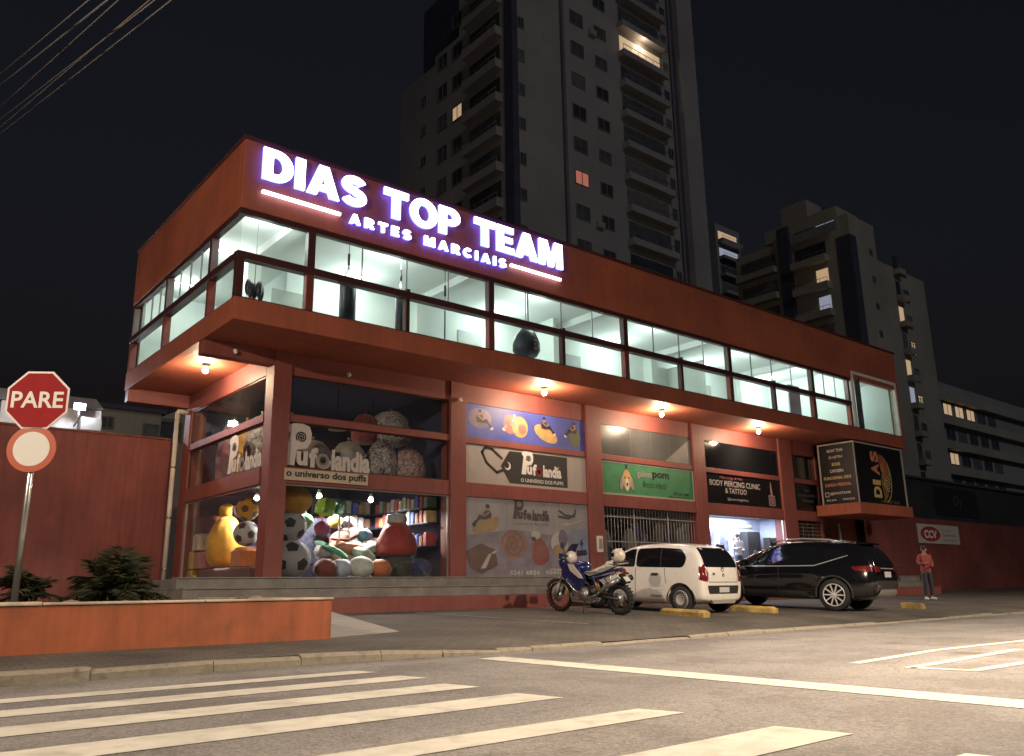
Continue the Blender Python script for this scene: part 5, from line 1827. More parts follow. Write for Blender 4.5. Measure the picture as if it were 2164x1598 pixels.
b.tube([(9.62, 0.95, 8.2), (9.62, 0.95, 9.35)], 0.02, 6)
b.build('chain', STEEL, t)
t = thing('glove_rack', 'black boxing gloves hanging in a bunch by the corner glazing', 'gloves', (1.66, 0.95, 7.2))
for i in range(5):
    b = MB()
    a = i * 1.3
    b.ball((1.66 + 0.15 * cos(a), 0.95 + 0.1 * sin(a), 7.5 + 0.05 * (i % 3)), (0.075, 0.075, 0.2), 12)
    b.build('glove', BAGM, t)
b = MB()
b.tube([(1.66, 0.95, 7.6), (1.66, 0.95, 9.35)], 0.008, 5)
b.build('cord', BLACK, t)
t = thing('backpack', 'dark backpack left on the sill of the tall end window', 'bag', (27.8, 0.5, 6.8))
b = MB()
b.rbox(27.3, 27.75, 0.4, 0.7, 6.78, 7.1, 0.09)
b.build('bag_body', BLACK, t)
b = MB()
b.rbox(27.4, 27.65, 0.36, 0.4, 6.8, 6.98, 0.015)
b.build('pocket', GREYP, t)

# more stock filling the window
XS = [('round', (0.5, 0.1, 0.25), 4.85, 3.55, 2.55, 0.2, 'magenta ball cushion behind the mint one'), ('round', (0.15, 0.4, 0.6), 6.2, 3.75, 2.42, 0.2, 'sky blue ball cushion above the grey pillow'), ('round', (0.65, 0.55, 0.1), 5.5, 4.1, 2.8, 0.19, 'lemon ball cushion high behind the ladder shelf'), ('round', (0.5, 0.5, 0.55), 6.0, 4.3, 2.78, 0.2, 'silver ball cushion in front of the back shelf'), ('round', (0.55, 0.25, 0.08), 7.2, 3.3, 2.2, 0.2, 'orange ball cushion right of the red sack'), ('round', (0.2, 0.5, 0.2), 4.55, 3.9, 2.75, 0.2, 'green ball cushion left of the star')]
for (k, col, x, y, z, r, lab) in XS:
    t = thing('ball_cushion', lab, 'cushion', (x, y, z - r), 'ball cushions in the shop window')
    b = MB()
    b.lathe([(r * 0.25, z - r * 0.95), (r * 0.75, z - r * 0.66), (r, z - 0.05 * r), (r * 0.93, z + r * 0.4), (r * 0.6, z + r * 0.8), (r * 0.15, z + r)], 36, (x, y, 0), wob=wrinkle(4, 0.015))
    b.build('cover', fabric('ball_%d' % int(x * 100), col), t)
    b = MB()
    b.tube([(x, y, z + r), (x, y, z + r + 0.05)], 0.012, 6)
    b.build('loop', BLACK, t)
t = thing('stock_table', 'low dark table under the heap of cushions', 'table', (5.7, 3.7, FZ))
b = MB()
b.box(4.6, 7.1, 3.15, 4.4, 1.66, 1.7)
b.build('top', MATS['shelf_navy'], t)
for (x, y) in ((4.65, 3.2), (7.0, 3.2), (4.65, 4.3), (7.0, 4.3)):
    b = MB()
    b.box(x, x + 0.05, y, y + 0.05, FZ, 1.658)
    b.build('leg', MATS['shelf_navy'], t)
# ---------------------------------------------------------------- apartment towers behind
TOWER = mat('tower_render', (0.36, 0.34, 0.34), 0.85, var=0.15, vscale=0.12, streak=0.25)
TOWER2 = mat('tower_render_pale', (0.42, 0.38, 0.32), 0.85, var=0.15, vscale=0.15, streak=0.25)
TDARK = mat('tower_tile_dark', (0.07, 0.07, 0.11), 0.6, var=0.2, vscale=0.5)
TGLASS = mat('tower_glass', (0.055, 0.058, 0.075), 0.12, var=0.3, vscale=0.5)
TFRAME = mat('tower_frame', (0.2, 0.19, 0.19), 0.5)
LITW = emat('window_lit_warm', (1.0, 0.66, 0.36), 0.42)
LITR = emat('window_lit_red', (1.0, 0.22, 0.10), 0.3)
LITB = emat('window_lit_cool', (0.7, 0.75, 1.0), 0.3)
TCURT = mat('tower_curtain', (0.16, 0.15, 0.15), 0.6, var=0.3, vscale=3)
TGREY = mat('tower_glass_grey', (0.10, 0.10, 0.115), 0.3, var=0.4, vscale=1)
tr = random.Random(21)
def anyp(p):
    return p if p is not TGLASS else tr.choice((TGLASS, TGLASS, TGREY, TGREY, TCURT))
def win_front(par, x, z, w, h, y, pane=TGLASS, nm='window'):
    """window in a wall facing -Y"""
    b = MB()
    for bx in ((x - w / 2 - 0.08, x + w / 2 + 0.08, z - h / 2 - 0.08, z - h / 2), (x - w / 2 - 0.08, x + w / 2 + 0.08, z + h / 2, z + h / 2 + 0.08), (x - w / 2 - 0.08, x - w / 2, z - h / 2, z + h / 2), (x + w / 2, x + w / 2 + 0.08, z - h / 2, z + h / 2), (x - 0.03, x + 0.03, z - h / 2, z + h / 2)):
        b.box(bx[0], bx[1], y - 0.07, y - 0.002, bx[2], bx[3])
    o = b.build(nm, TFRAME, par)
    b = MB()
    b.box(x - w / 2, x + w / 2, y - 0.03, y - 0.003, z - h / 2, z + h / 2)
    b.build('pane', anyp(pane), o)
def win_left(par, y, z, w, h, x, pane=TGLASS, nm='window'):
    """window in a wall facing -X"""
    b = MB()
    for by in ((y - w / 2 - 0.08, y + w / 2 + 0.08, z - h / 2 - 0.08, z - h / 2), (y - w / 2 - 0.08, y + w / 2 + 0.08, z + h / 2, z + h / 2 + 0.08), (y - w / 2 - 0.08, y - w / 2, z - h / 2, z + h / 2), (y + w / 2, y + w / 2 + 0.08, z - h / 2, z + h / 2), (y - 0.03, y + 0.03, z - h / 2, z + h / 2)):
        b.box(x - 0.07, x - 0.002, by[0], by[1], by[2], by[3])
    o = b.build(nm, TFRAME, par)
    b = MB()
    b.box(x - 0.03, x - 0.003, y - w / 2, y + w / 2, z - h / 2, z + h / 2)
    b.build('pane', anyp(pane), o)
def balcony_front(par, xa, xb, z, y, depth=1.3, lit=None, wall=TOWER):
    b = MB()
    b.box(xa, xb, y - depth, y - 0.002, z, z + 0.18)
    b.box(xa, xb, y - depth, y - depth + 0.12, z + 0.182, z + 0.62)
    b.box(xa, xa + 0.12, y - depth + 0.122, y - 0.002, z + 0.182, z + 0.62)
    o = b.build('balcony', wall, par)
    b = MB()
    b.tube([(xa, y - depth + 0.05, z + 1.1), (xb, y - depth + 0.05, z + 1.1)], 0.03, 5)
    for k in range(7):
        xx = xa + (xb - xa) * k / 6
        b.tube([(xx, y - depth + 0.05, z + 0.62), (xx, y - depth + 0.05, z + 1.1)], 0.02, 5)
    b.build('railing', TFRAME, o)
    b = MB()
    b.box(xa + 0.25, xb - 0.25, y - 0.04, y - 0.003, z + 0.2, z + 2.45)
    b.build('glass_door', lit or anyp(TGLASS), o)
def balcony_left(par, ya, yb, z, x, depth=1.3, lit=None, wall=TOWER):
    b = MB()
    b.box(x - depth, x - 0.002, ya, yb, z, z + 0.18)
    b.box(x - depth, x - depth + 0.12, ya, yb, z + 0.182, z + 0.75)
    b.box(x - depth + 0.122, x - 0.002, ya, ya + 0.12, z + 0.182, z + 0.75)
    o = b.build('balcony', wall, par)
    b = MB()
    b.tube([(x - depth + 0.05, ya, z + 1.15), (x - depth + 0.05, yb, z + 1.15)], 0.03, 5)
    for k in range(6):
        yy = ya + (yb - ya) * k / 5
        b.tube([(x - depth + 0.05, yy, z + 0.75), (x - depth + 0.05, yy, z + 1.15)], 0.02, 5)
    b.build('railing', TFRAME, o)
    b = MB()
    b.box(x - 0.04, x - 0.003, ya + 0.25, yb - 0.25 - (yb - ya) * (0.55 if lit else 0), z + 0.2, z + 2.45)
    b.build('glass_door', lit or anyp(TGLASS), o)

T1 = thing('apartment_tower', 'tall dim apartment tower with balconies rising behind the building', 'building', (44, 36, 0))
def tb(par, nm, m, *bxs):
    b = MB()
    for bx in bxs:
        b.box(*bx)
    return b.build(nm, m, par)
tb(T1, 'core_wall', TOWER, (31.913, 37.2, 28.0, 35.2, 0, 62), (31.913, 37.2, 35.202, 38.9, 0, 48.1))
tb(T1, 'right_wing', TOWER, (37.75, 51.6, 28.0, 44, 0, 62))
tb(T1, 'dark_strip', TDARK, (37.202, 37.748, 28.3, 49, 0, 61.5))
tb(T1, 'corner_strip', TDARK, (31.90, 32.45, 27.93, 27.998, 0, 61.9))
tb(T1, 'corner_strip', TDARK, (31.85, 31.911, 27.93, 28.62, 0, 61.9))
tb(T1, 'left_face_inset', TDARK, (31.86, 31.911, 28.63, 28.95, 0, 61.8))
tb(T1, 'stair_strip', TDARK, (51.602, 53.4, 28.6, 48, 0, 61))
tb(T1, 'end_wing', TOWER, (53.402, 55.8, 28.0, 46, 0, 60.5))
tb(T1, 'pipe_chase', TFRAME, (52.4, 52.7, 28.4, 28.598, 0, 60))
# lower shoulder of the left face
T1b = thing('apartment_wing', 'lower stepped wing at the left of the tall tower', 'building', (35, 44, 0))
tb(T1b, 'wing_wall', TOWER, (31.913, 37, 38.902, 44.6, 0, 47.3))
tb(T1b, 'wing_return', TOWER, (32.2, 37, 44.602, 45.0, 0, 46.8))
fz = [39.8 + 3.05 * k for k in range(-7, 7)]
for z in fz:
    k = round((z - 39.8) / 3.05)
    win_front(T1, 39.2, z, 1.45, 1.15, 28.0, LITR if k == -2 else TGLASS)
    win_front(T1, 42.1, z - 0.1, 1.35, 1.0, 28.0)
    if tr.random() < 0.55:
        b = MB()
        xx = tr.choice((40.6, 43.3))
        b.box(xx, xx + 0.8, 27.65, 27.998, z - 0.9, z - 0.4)
        b.build('cooling_unit', TOWER, T1)
    balcony_front(T1, 44.4, 50.4, z - 1.55, 28.0, 0.75, LITW if k == 3 else None)
    win_front(T1, 51.0, z - 0.1, 0.6, 1.6, 28.0)
    win_front(T1, 32.85, z - 0.35, 0.5, 0.9, 28.0)
    if z < 57:
        balcony_left(T1, 29.3, 33.9, z - 1.2, 31.913, 0.7)
    win_left(T1, 35.4, z + 0.9, 1.3, 1.2, 31.913, LITW if k == 0 else TGLASS)
    if z < 46:
        win_left(T1, 37.6, z + 1.0, 1.3, 1.2, 31.913)
    if z < 45.5:
        win_left(T1b, 40.6, z + 1.6, 0.7, 0.7, 31.913)
bulb('balcony_light', (47.4, 27.3, 39.8 + 9.15 + 0.9), 60, (1.0, 0.75, 0.5), 0.1, T1)

T2 = thing('apartment_block', 'paler stepped apartment block beyond the right end of the building', 'building', (80, 30, 0))
tb(T2, 'main_wall', TOWER2, (75.0, 80.5, 24.0, 33.2, 0, 39.6), (75.0, 92, 33.202, 38.3, 0, 39.0), (80.502, 92.1, 24.3, 33.2, 0, 35.8))
tb(T2, 'penthouse', TOWER2, (75.6, 80, 25.5, 34.5, 39.602, 41.2))
tb(T2, 'water_tank_house', TOWER2, (75.8, 79, 29.0, 32.2, 41.202, 43.4))
tb(T2, 'dark_corner_strip', TDARK, (74.95, 74.998, 24.05, 25.6, 0, 37.2))
tb(T2, 'dark_corner_return', TDARK, (74.95, 76.2, 23.95, 23.998, 0, 37.2))
tb(T2, 'dark_centre_strip', TDARK, (74.6, 74.998, 30.95, 32.4, 0, 40.5))
tb(T2, 'parapet_glass', mat('glass_band', (0.3, 0.3, 0.29), 0.3), (74.6, 74.64, 25.2, 30.5, 38.0, 39.1))
for k in range(11):
    z = 34.9 - 3.1 * k
    balcony_left(T2, 26.6, 30.8, z, 75.0, 0.9, LITW if k == 1 else LITB if k == 2 else None, TOWER2)
    balcony_left(T2, 32.8, 37.9, z + 0.6, 75.0, 0.9, None, TOWER2)
    win_front(T2, 79.2, z + 1.2, 0.5, 0.6, 24.0)
    win_front(T2, 87.0, z + 1.0, 1.0, 1.4, 24.3, LITW if k in (3, 5) else TGLASS)
    balcony_front(T2, 84.5, 86.0, z, 24.3, 0.8, LITW if k in (2, 4) else LITB if k == 5 else None, TOWER2)
for y in (26.6, 29.2):
    win_left(T2, y, 38.9, 2.2, 0.9, 75.0, LITB if y < 27 else TGLASS)

T3 = thing('distant_block', 'distant block with two lit balconies between the towers', 'building', (120, 75, 0))
tb(T3, 'block_wall', TOWER, (115.9, 123.4, 70, 84, 0, 67), (114, 116.3, 72, 84, 0, 63))
for k in range(4):
    balcony_front(T3, 116.4, 122.6, 63.2 - 3.4 * k, 70, 1.2, LITW if k in (0,) else LITB if k == 1 else None)
T4 = thing('office_block', 'banded office block with a warm lit strip at the right edge', 'building', (110, 30, 0))
tb(T4, 'block_wall', TOWER, (92.6, 140, 26, 40, 0, 24.5))
for k in range(6):
    z = 22.2 - 3.0 * k
    b = MB()
    b.box(92.4, 140, 25.3, 25.998, z, z + 1.0)
    b.build('slab_band', TOWER2, T4)
    for j in range(6):
        win_front(T4, 94.5 + j * 3.2, z - 0.95, 2.2, 1.3, 26, LITW if (k == 0 and j < 4) or (k == 2 and j == 1) else TGLASS)

# low houses beyond the boundary wall on the left
H1 = thing('far_house', 'dim grey house with two small windows beyond the left red wall', 'house', (6, 32, 0))
tb(H1, 'house_wall', TOWER2, (5.0, 8.3, 30, 38, 0, 10.45))
tb(H1, 'roof_slab', TDARK, (4.8, 8.5, 29.8, 38.2, 10.452, 10.7))
win_front(H1, 5.6, 9.7, 0.5, 0.5, 30)
win_front(H1, 7.8, 9.55, 0.7, 0.5, 30)
H2 = thing('far_house', 'dim gabled house beside the drainpipe beyond the red wall', 'house', (9, 34, 0))
b = MB()
b.prism([(8.6, 0), (11.5, 0), (11.5, 11.0), (10.9, 11.9), (8.6, 10.6)], 33, 40, 'y')
b.build('house_wall', TOWER2, H2)
win_front(H2, 9.6, 10.1, 1.4, 1.0, 33)

# floodlit white utility hut with its floodlight
HT = thing('white_hut', 'white hut lit by a glaring floodlight behind the left red wall', 'hut', (0.5, 11, 0))
tb(HT, 'hut_wall', mat('hut_white', (0.72, 0.72, 0.74), 0.7, var=0.08), (-1.6, 1.05, 11.0, 13.5, 0.6, 6.45))
b = MB()
b.add([(-1.7, 10.9, 6.452), (1.12, 10.9, 6.452), (1.12, 13.6, 6.452), (-1.7, 13.6, 6.452), (-1.7, 12.2, 7.05), (1.12, 12.2, 7.05)], [(0, 1, 5, 4), (2, 3, 4, 5), (0, 4, 3), (1, 2, 5), (3, 2, 1, 0)])
b.build('roof', TOWER, HT)
b = MB()
b.box(0.42, 0.98, 10.55, 10.998, 5.75, 6.12)
b.build('cooling_unit', mat('unit_grey', (0.3, 0.3, 0.28), 0.5, var=0.1), HT)
fl = thing('floodlight', 'glaring white floodlight above the left red wall', 'lamp', (0.33, 10.6, 6.4))
b = MB()
b.box(0.16, 0.5, 10.5, 10.56, 6.3, 6.52)
b.build('housing', BLACK, fl)
b = MB()
b.box(0.18, 0.48, 10.484, 10.498, 6.32, 6.5)
b.build('lens', emat('flood_lens', (0.9, 0.93, 1.0), 60), fl)
b = MB()
b.tube([(0.33, 10.53, 6.3), (0.33, 10.53, 6.0), (0.33, 11.0, 5.9)], 0.025, 6)
b.build('bracket', STEEL, fl)
bulb('flood_light', (0.33, 10.42, 6.42), 220, (0.85, 0.9, 1.0), 0.1, fl)

# ---------------------------------------------------------------- boundary walls, pipe
bw = thing('boundary_wall', 'high plain red boundary wall left of the building', 'wall', (-8, 8.1, 0.6))
tb(bw, 'wall_panel', WALLRED, (-40, 2.5, 8.1, 8.3, 0.4, 5.24))
for i in range(14):
    xa = -40 + i * 3.035
    tb(bw, 'wall_coping', mat('coping_stained', (0.20, 0.07, 0.05), 0.85, var=0.3, vscale=3, dirt=((0.05, 0.04, 0.03), 0.6, 2)), (xa, xa + 3.03, 8.06, 8.34, 5.242, 5.29))
dp = thing('drainpipe', 'white plastic drainpipe beside the rear corner column', 'pipe', (2.35, 7.8, 0.7))
b = MB()
b.tube([(2.30, 7.7, 0.7), (2.30, 7.7, 5.95)], 0.065, 12)
b.build('pipe', mat('pipe_white', (0.62, 0.57, 0.5), 0.5, var=0.15, vscale=2), dp)
b = MB()
b.tube([(2.30, 7.7, 5.95), (2.32, 7.7, 6.02), (2.58, 7.7, 6.02)], 0.07, 12)
b.build('elbow', MATS['pipe_white'], dp)
for z in (1.6, 3.0, 4.4):
    b = MB()
    b.lathe([(0.075, z), (0.075, z + 0.06)], 12, (2.30, 7.7, 0))
    b.build('clip', STEEL, dp)
rw = thing('neighbour_wall', 'red wall of the neighbouring plot right of the building', 'wall', (40, 2, 0.6))
tb(rw, 'wall_panel', WALLRED, (29.66, 80, 2.0, 2.2, 0.3, 3.95))
nb = thing('neighbour_shed', 'dark flat-roofed shed rising behind the right red wall', 'shed', (45, 3, 0.6))
tb(nb, 'shed_wall', mat('shed_dark', (0.03, 0.032, 0.034), 0.7, var=0.3, vscale=1), (29.7, 80, 2.6, 9, 0.3, 5.95))
tb(nb, 'shed_roof_edge', mat('shed_edge', (0.07, 0.075, 0.08), 0.6), (29.7, 80, 2.45, 9.1, 5.952, 6.05))
b = MB()
b.box(37.6, 42.5, 2.55, 2.598, 4.3, 5.7)
b.build('shed_sign', mat('shed_sign', (0.02, 0.022, 0.024), 0.4), nb)
b = MB()
word(b, 'Oy', at(FRONT, 39.6, 2.54, 4.65), h=0.7)
b.build('shed_lettering', mat('print_shed', (0.10, 0.10, 0.10), 0.5), nb)
cs = thing('wall_sign', 'white sign with a red CCV oval on the right red wall', 'sign', (36.2, 1.96, 2.8))
tb(cs, 'panel', mat('sign_white', (0.55, 0.52, 0.48), 0.5, var=0.05), (34.0, 38.3, 1.96, 1.998, 2.8, 3.68))
b = MB()
Mc = at(FRONT, 34.0, 1.955, 2.8)
poly(b, ell(1.25, 0.43, 1.0, 0.35, 32), Mc, 0)
word(b, 'CCV', Mc @ Matrix.Translation((0.6, 0.23, 0.003)), w=1.3, h=0.38, m=1, bold=0.05)
for i, s in enumerate(('Centro', 'Comercial', 'Vistorias')):
    word(b, s, Mc @ Matrix.Translation((2.5, 0.58 - 0.23 * i, 0)), w=1.3 if i else 1.0, h=0.15, m=2 if i != 1 else 0)
b.build('print', [mat('print_ccv', (0.36, 0.04, 0.04), 0.5), PAPER, GREYP], cs)

# ---------------------------------------------------------------- stop sign
sp = thing('stop_sign', 'red octagonal PARE stop sign with a round sign below it', 'sign', (-3.149, -4.48, 0.3), world=False, rot=(0, 0, R(-33)))
REFL = mat('sign_red', (0.30, 0.010, 0.014), 0.85, var=0.06)
b = MB()
oc = lambda r: [(r * cos(pi / 8 + k * pi / 4), 3.08 + r * sin(pi / 8 + k * pi / 4)) for k in range(8)]
b.prism(oc(0.40), -0.012, 0.0, 'y')
b.build('plate_rim', mat('sign_rim', (0.7, 0.62, 0.6), 0.4), sp)
b = MB()
b.prism(oc(0.373), -0.016, -0.0125, 'y')
b.build('plate', REFL, sp)
b = MB()
word(b, 'PARE', at(FRONT, -0.31, -0.018, 2.98), w=0.62, h=0.21, bold=0.02)
b.build('lettering', PAPER, sp)
b = MB()
b.prism(ell(0, 2.46, 0.29, 0.29, 32), -0.012, 0.0, 'y')
b.build('round_rim', mat('sign_orange_red', (0.45, 0.07, 0.02), 0.4), sp)
b = MB()
b.prism(ell(0, 2.46, 0.215, 0.215, 32), -0.016, -0.0125, 'y')
b.build('round_plate', PAPER, sp)
b = MB()
b.tube([(0, 0.045, 0.05), (0, 0.045, 3.45)], 0.038, 12)
b.build('pole', STEEL, sp)

# ---------------------------------------------------------------- overhead wires
WIRES = [((-2.915, 12.477, 14.653), (-1.678, -4.48, 10.371)), ((-2.938, 12.447, 14.811), (-2.114, -4.067, 10.198)), ((-2.978, 12.388, 15.099), (-2.101, -4.054, 10.126)), ((-3.024, 12.327, 15.402), (-2.369, -3.917, 10.384)), ((-3.131, 12.181, 16.124), (-2.68, -3.585, 10.137)), ((-3.177, 12.118, 16.443), (-2.91, -3.397, 10.142))]
for i, (a, c) in enumerate(WIRES):
    a, c = Vector(a), Vector(c)
    d = c - a
    p0, p1 = a - d * 0.6, c + d * 1.1
    b = MB()
    pts = []
    for k in range(17):
        t_ = k / 16
        p = p0.lerp(p1, t_)
        pts.append(p)
    b.tube(pts, 0.011 if i != 4 else 0.016, 6)
    tag(b.build('overhead_wire', mat('wire_grey', (0.26, 0.24, 0.22), 0.6)), 'overhead wire in the top left of the sky, %s from below' % ORD[i], 'wire', 'overhead wires')

# ---------------------------------------------------------------- street lamps behind the viewer, the light on the road
def street_lamp(x, y, lab, power, spot, reach=1.6):
    t = thing('street_lamp', lab, 'street lamp', (x, y, 0.19), 'street lamps on the near pavement')
    b = MB()
    b.tube([(x, y, 0.1), (x, y, 7.6), (x, y + 0.3, 8.3), (x, y + reach, 8.6)], [0.09, 0.07, 0.055, 0.045], 10)
    b.build('pole', STEEL, t)
    b = MB()
    b.rbox(x - 0.16, x + 0.16, y + reach - 0.05, y + reach + 0.65, 8.52, 8.68, 0.05)
    b.build('lamp_head', mat('lamp_head', (0.3, 0.3, 0.3), 0.4), t)
    b = MB()
    b.box(x - 0.12, x + 0.12, y + reach + 0.05, y + reach + 0.55, 8.505, 8.518)
    b.build('lamp_lens', emat('sodium_lens', (1.0, 0.66, 0.36), 12), t)
    bulb('street_light', (x, y + reach + 0.3, 8.40), power, (1.0, 0.79, 0.57), 0.18, t, spot=spot, blend=0.85)
street_lamp(-14.0, -11.5, 'street lamp at the side street corner left of the crossing', 7600, None)
street_lamp(6.5, -18.5, 'street lamp on the near pavement opposite the parked cars', 14000, 164, 3.0)
street_lamp(26.0, -19.5, 'added street lamp out of view, evening out the light on the right', 11000, 174, 3.0)  # extra unseen lamp, added to even out the road and right facade

# ---------------------------------------------------------------- yellow bay blocks
YPAINT = mat('yellow_paint', (0.40, 0.27, 0.08), 0.8, var=0.35, vscale=5, bump=0.5, bscale=18, dirt=((0.15, 0.125, 0.09), 0.95, 4.5))
for i, (x, y, a, ln, lab) in enumerate(((9.02, -4.6, 4, 1.15, 'yellow concrete bay block beside the white car wheel'), (11.65, -4.45, 6, 1.1, 'yellow concrete bay block between the white and the black car'), (17.05, -5.5, 2, 0.6, 'yellow concrete bay block behind the black car'), (21.3, -1.9, 4, 1.0, 'far yellow concrete bay block near the person'))):
    b = MB()
    b.M = Matrix.Translation((x, y, gz(y))) @ Euler((R(2.4), 0, R(a))).to_matrix().to_4x4()
    b.rbox(-0.11, 0.11, -ln / 2, ln / 2, -0.03, 0.14, 0.045)
    b.v = [(v[0] + random.uniform(-0.012, 0.012), v[1] + random.uniform(-0.02, 0.02), v[2] + random.uniform(-0.012, 0.004)) for v in b.v]
    tag(b.build('bay_block', YPAINT), lab, 'block', 'yellow bay blocks')
# ---------------------------------------------------------------- vehicles
def loft_body(stations, nsub=2):
    """closed body from half cross-sections; each station (y, [(w, z) ...] from bottom centre to roof centre)"""
    v, f = [], []
    n = len(stations[0][1])
    ring = 2 * n - 2
    for (y, pts) in stations:
        for (w, z) in pts:
            v.append((w, y, z))
        for (w, z) in pts[-2:0:-1]:
            v.append((-w, y, z))
    for i in range(len(stations) - 1):
        for k in range(ring):
            j = (k + 1) % ring
            f.append((i * ring + k, i * ring + j, (i + 1) * ring + j, (i + 1) * ring + k))
    f.append(tuple(range(ring)))
    f.append(tuple(range(len(v) - 1, len(v) - ring - 1, -1)))
    return v, f

def make_body(name, stations, arches, width, arch_r, mats):
    v, f = loft_body(stations)
    me = bpy.data.meshes.new(name)
    me.from_pydata(v, [], f)
    bm = bmesh.new()
    bm.from_mesh(me)
    bmesh.ops.recalc_face_normals(bm, faces=bm.faces)
    bm.to_mesh(me)
    bm.free()
    o = bpy.data.objects.new(name, me)
    COL.objects.link(o)
    s = o.modifiers.new('s', 'SUBSURF')
    s.levels = s.render_levels = 2
    cut = MB()
    for (y, z) in arches:
        for sx in (-1, 1):
            cut.lathe([(arch_r, sx * (width / 2 - 0.24)), (arch_r, sx * (width / 2 + 0.3))][::sx], 36, (0, y, z), 'x')
    co = cut.build('cut', mats)
    bm = bmesh.new()
    bm.from_mesh(co.data)
    bmesh.ops.recalc_face_normals(bm, faces=bm.faces)
    bm.to_mesh(co.data)
    bm.free()
    bo = o.modifiers.new('b', 'BOOLEAN')
    bo.object = co
    bo.operation = 'DIFFERENCE'
    bo.solver = 'EXACT'
    dg = bpy.context.evaluated_depsgraph_get()
    me2 = bpy.data.meshes.new_from_object(o.evaluated_get(dg))
    bpy.data.objects.remove(o)
    bpy.data.objects.remove(co)
    me2.materials.clear()
    me2.materials.append(mats)
    for p in me2.polygons:
        p.material_index = 0
        p.use_smooth = True
    me2.name = name
    try:
        me2.set_sharp_from_angle(angle=R(35))
    except Exception:
        pass
    return me2

class Shell:
    """projects flat outlines onto a body so panes, lamps and seams follow its curvature"""
    def __init__(s, me):
        s.t = BVHTree.FromPolygons([v.co.copy() for v in me.vertices], [tuple(p.vertices) for p in me.polygons])
    def hit(s, o, d):
        r = s.t.ray_cast(Vector(o), Vector(d))
        return r[0], r[1]
    def patch(s, outline, view, off=0.004, cuts=3, name='patch', m=None, par=None, depth=0.0):
        """view 'L'/'R': outline (y,z) seen from the side; 'B'/'F': outline (x,z) from behind/front; 'T': (x,y) from above"""
        bm = bmesh.new()
        vs = [bm.verts.new((p[0], p[1], 0)) for p in outline]
        bm.faces.new(vs)
        bmesh.ops.triangulate(bm, faces=bm.faces)
        for _ in range(cuts):
            bmesh.ops.subdivide_edges(bm, edges=[e for e in bm.edges if e.calc_length() > 0.09], cuts=1, use_grid_fill=False)
            bmesh.ops.triangulate(bm, faces=bm.faces)
        ok = True
        last = None
        for v in bm.verts:
            a, c = v.co.x, v.co.y
            o, d = {'L': ((-4, a, c), (1, 0, 0)), 'R': ((4, a, c), (-1, 0, 0)), 'B': ((a, -6, c), (0, 1, 0)), 'F': ((a, 6, c), (0, -1, 0)), 'T': ((a, c, 4), (0, 0, -1))}[view]
            h, nr = s.hit(o, d)
            if h is None:
                h = last or Vector((0, 0, 0))
                nr = Vector(d) * -1
            last = h
            if nr.dot(Vector(d)) > 0:
                nr = -nr
            v.co = h + nr * off
        bmesh.ops.recalc_face_normals(bm, faces=bm.faces)
        me = bpy.data.meshes.new(name)
        bm.to_mesh(me)
        bm.free()
        for p in me.polygons:
            p.use_smooth = True
        me.materials.append(m)
        return put(name, me, par)

def rounded(pts, r=0.05, n=3):
    """round the corners of an outline"""
    out = []
    N = len(pts)
    for i in range(N):
        p0, p, p1 = Vector(pts[i - 1]), Vector(pts[i]), Vector(pts[(i + 1) % N])
        a, c = (p0 - p), (p1 - p)
        ra = min(r, a.length * 0.4)
        rc = min(r, c.length * 0.4)
        A, C = p + a.normalized() * ra, p + c.normalized() * rc
        for k in range(n + 1):
            t = k / n
            q = A * (1 - t) ** 2 + p * 2 * t * (1 - t) + C * t * t
            out.append((q.x, q.y))
    return out

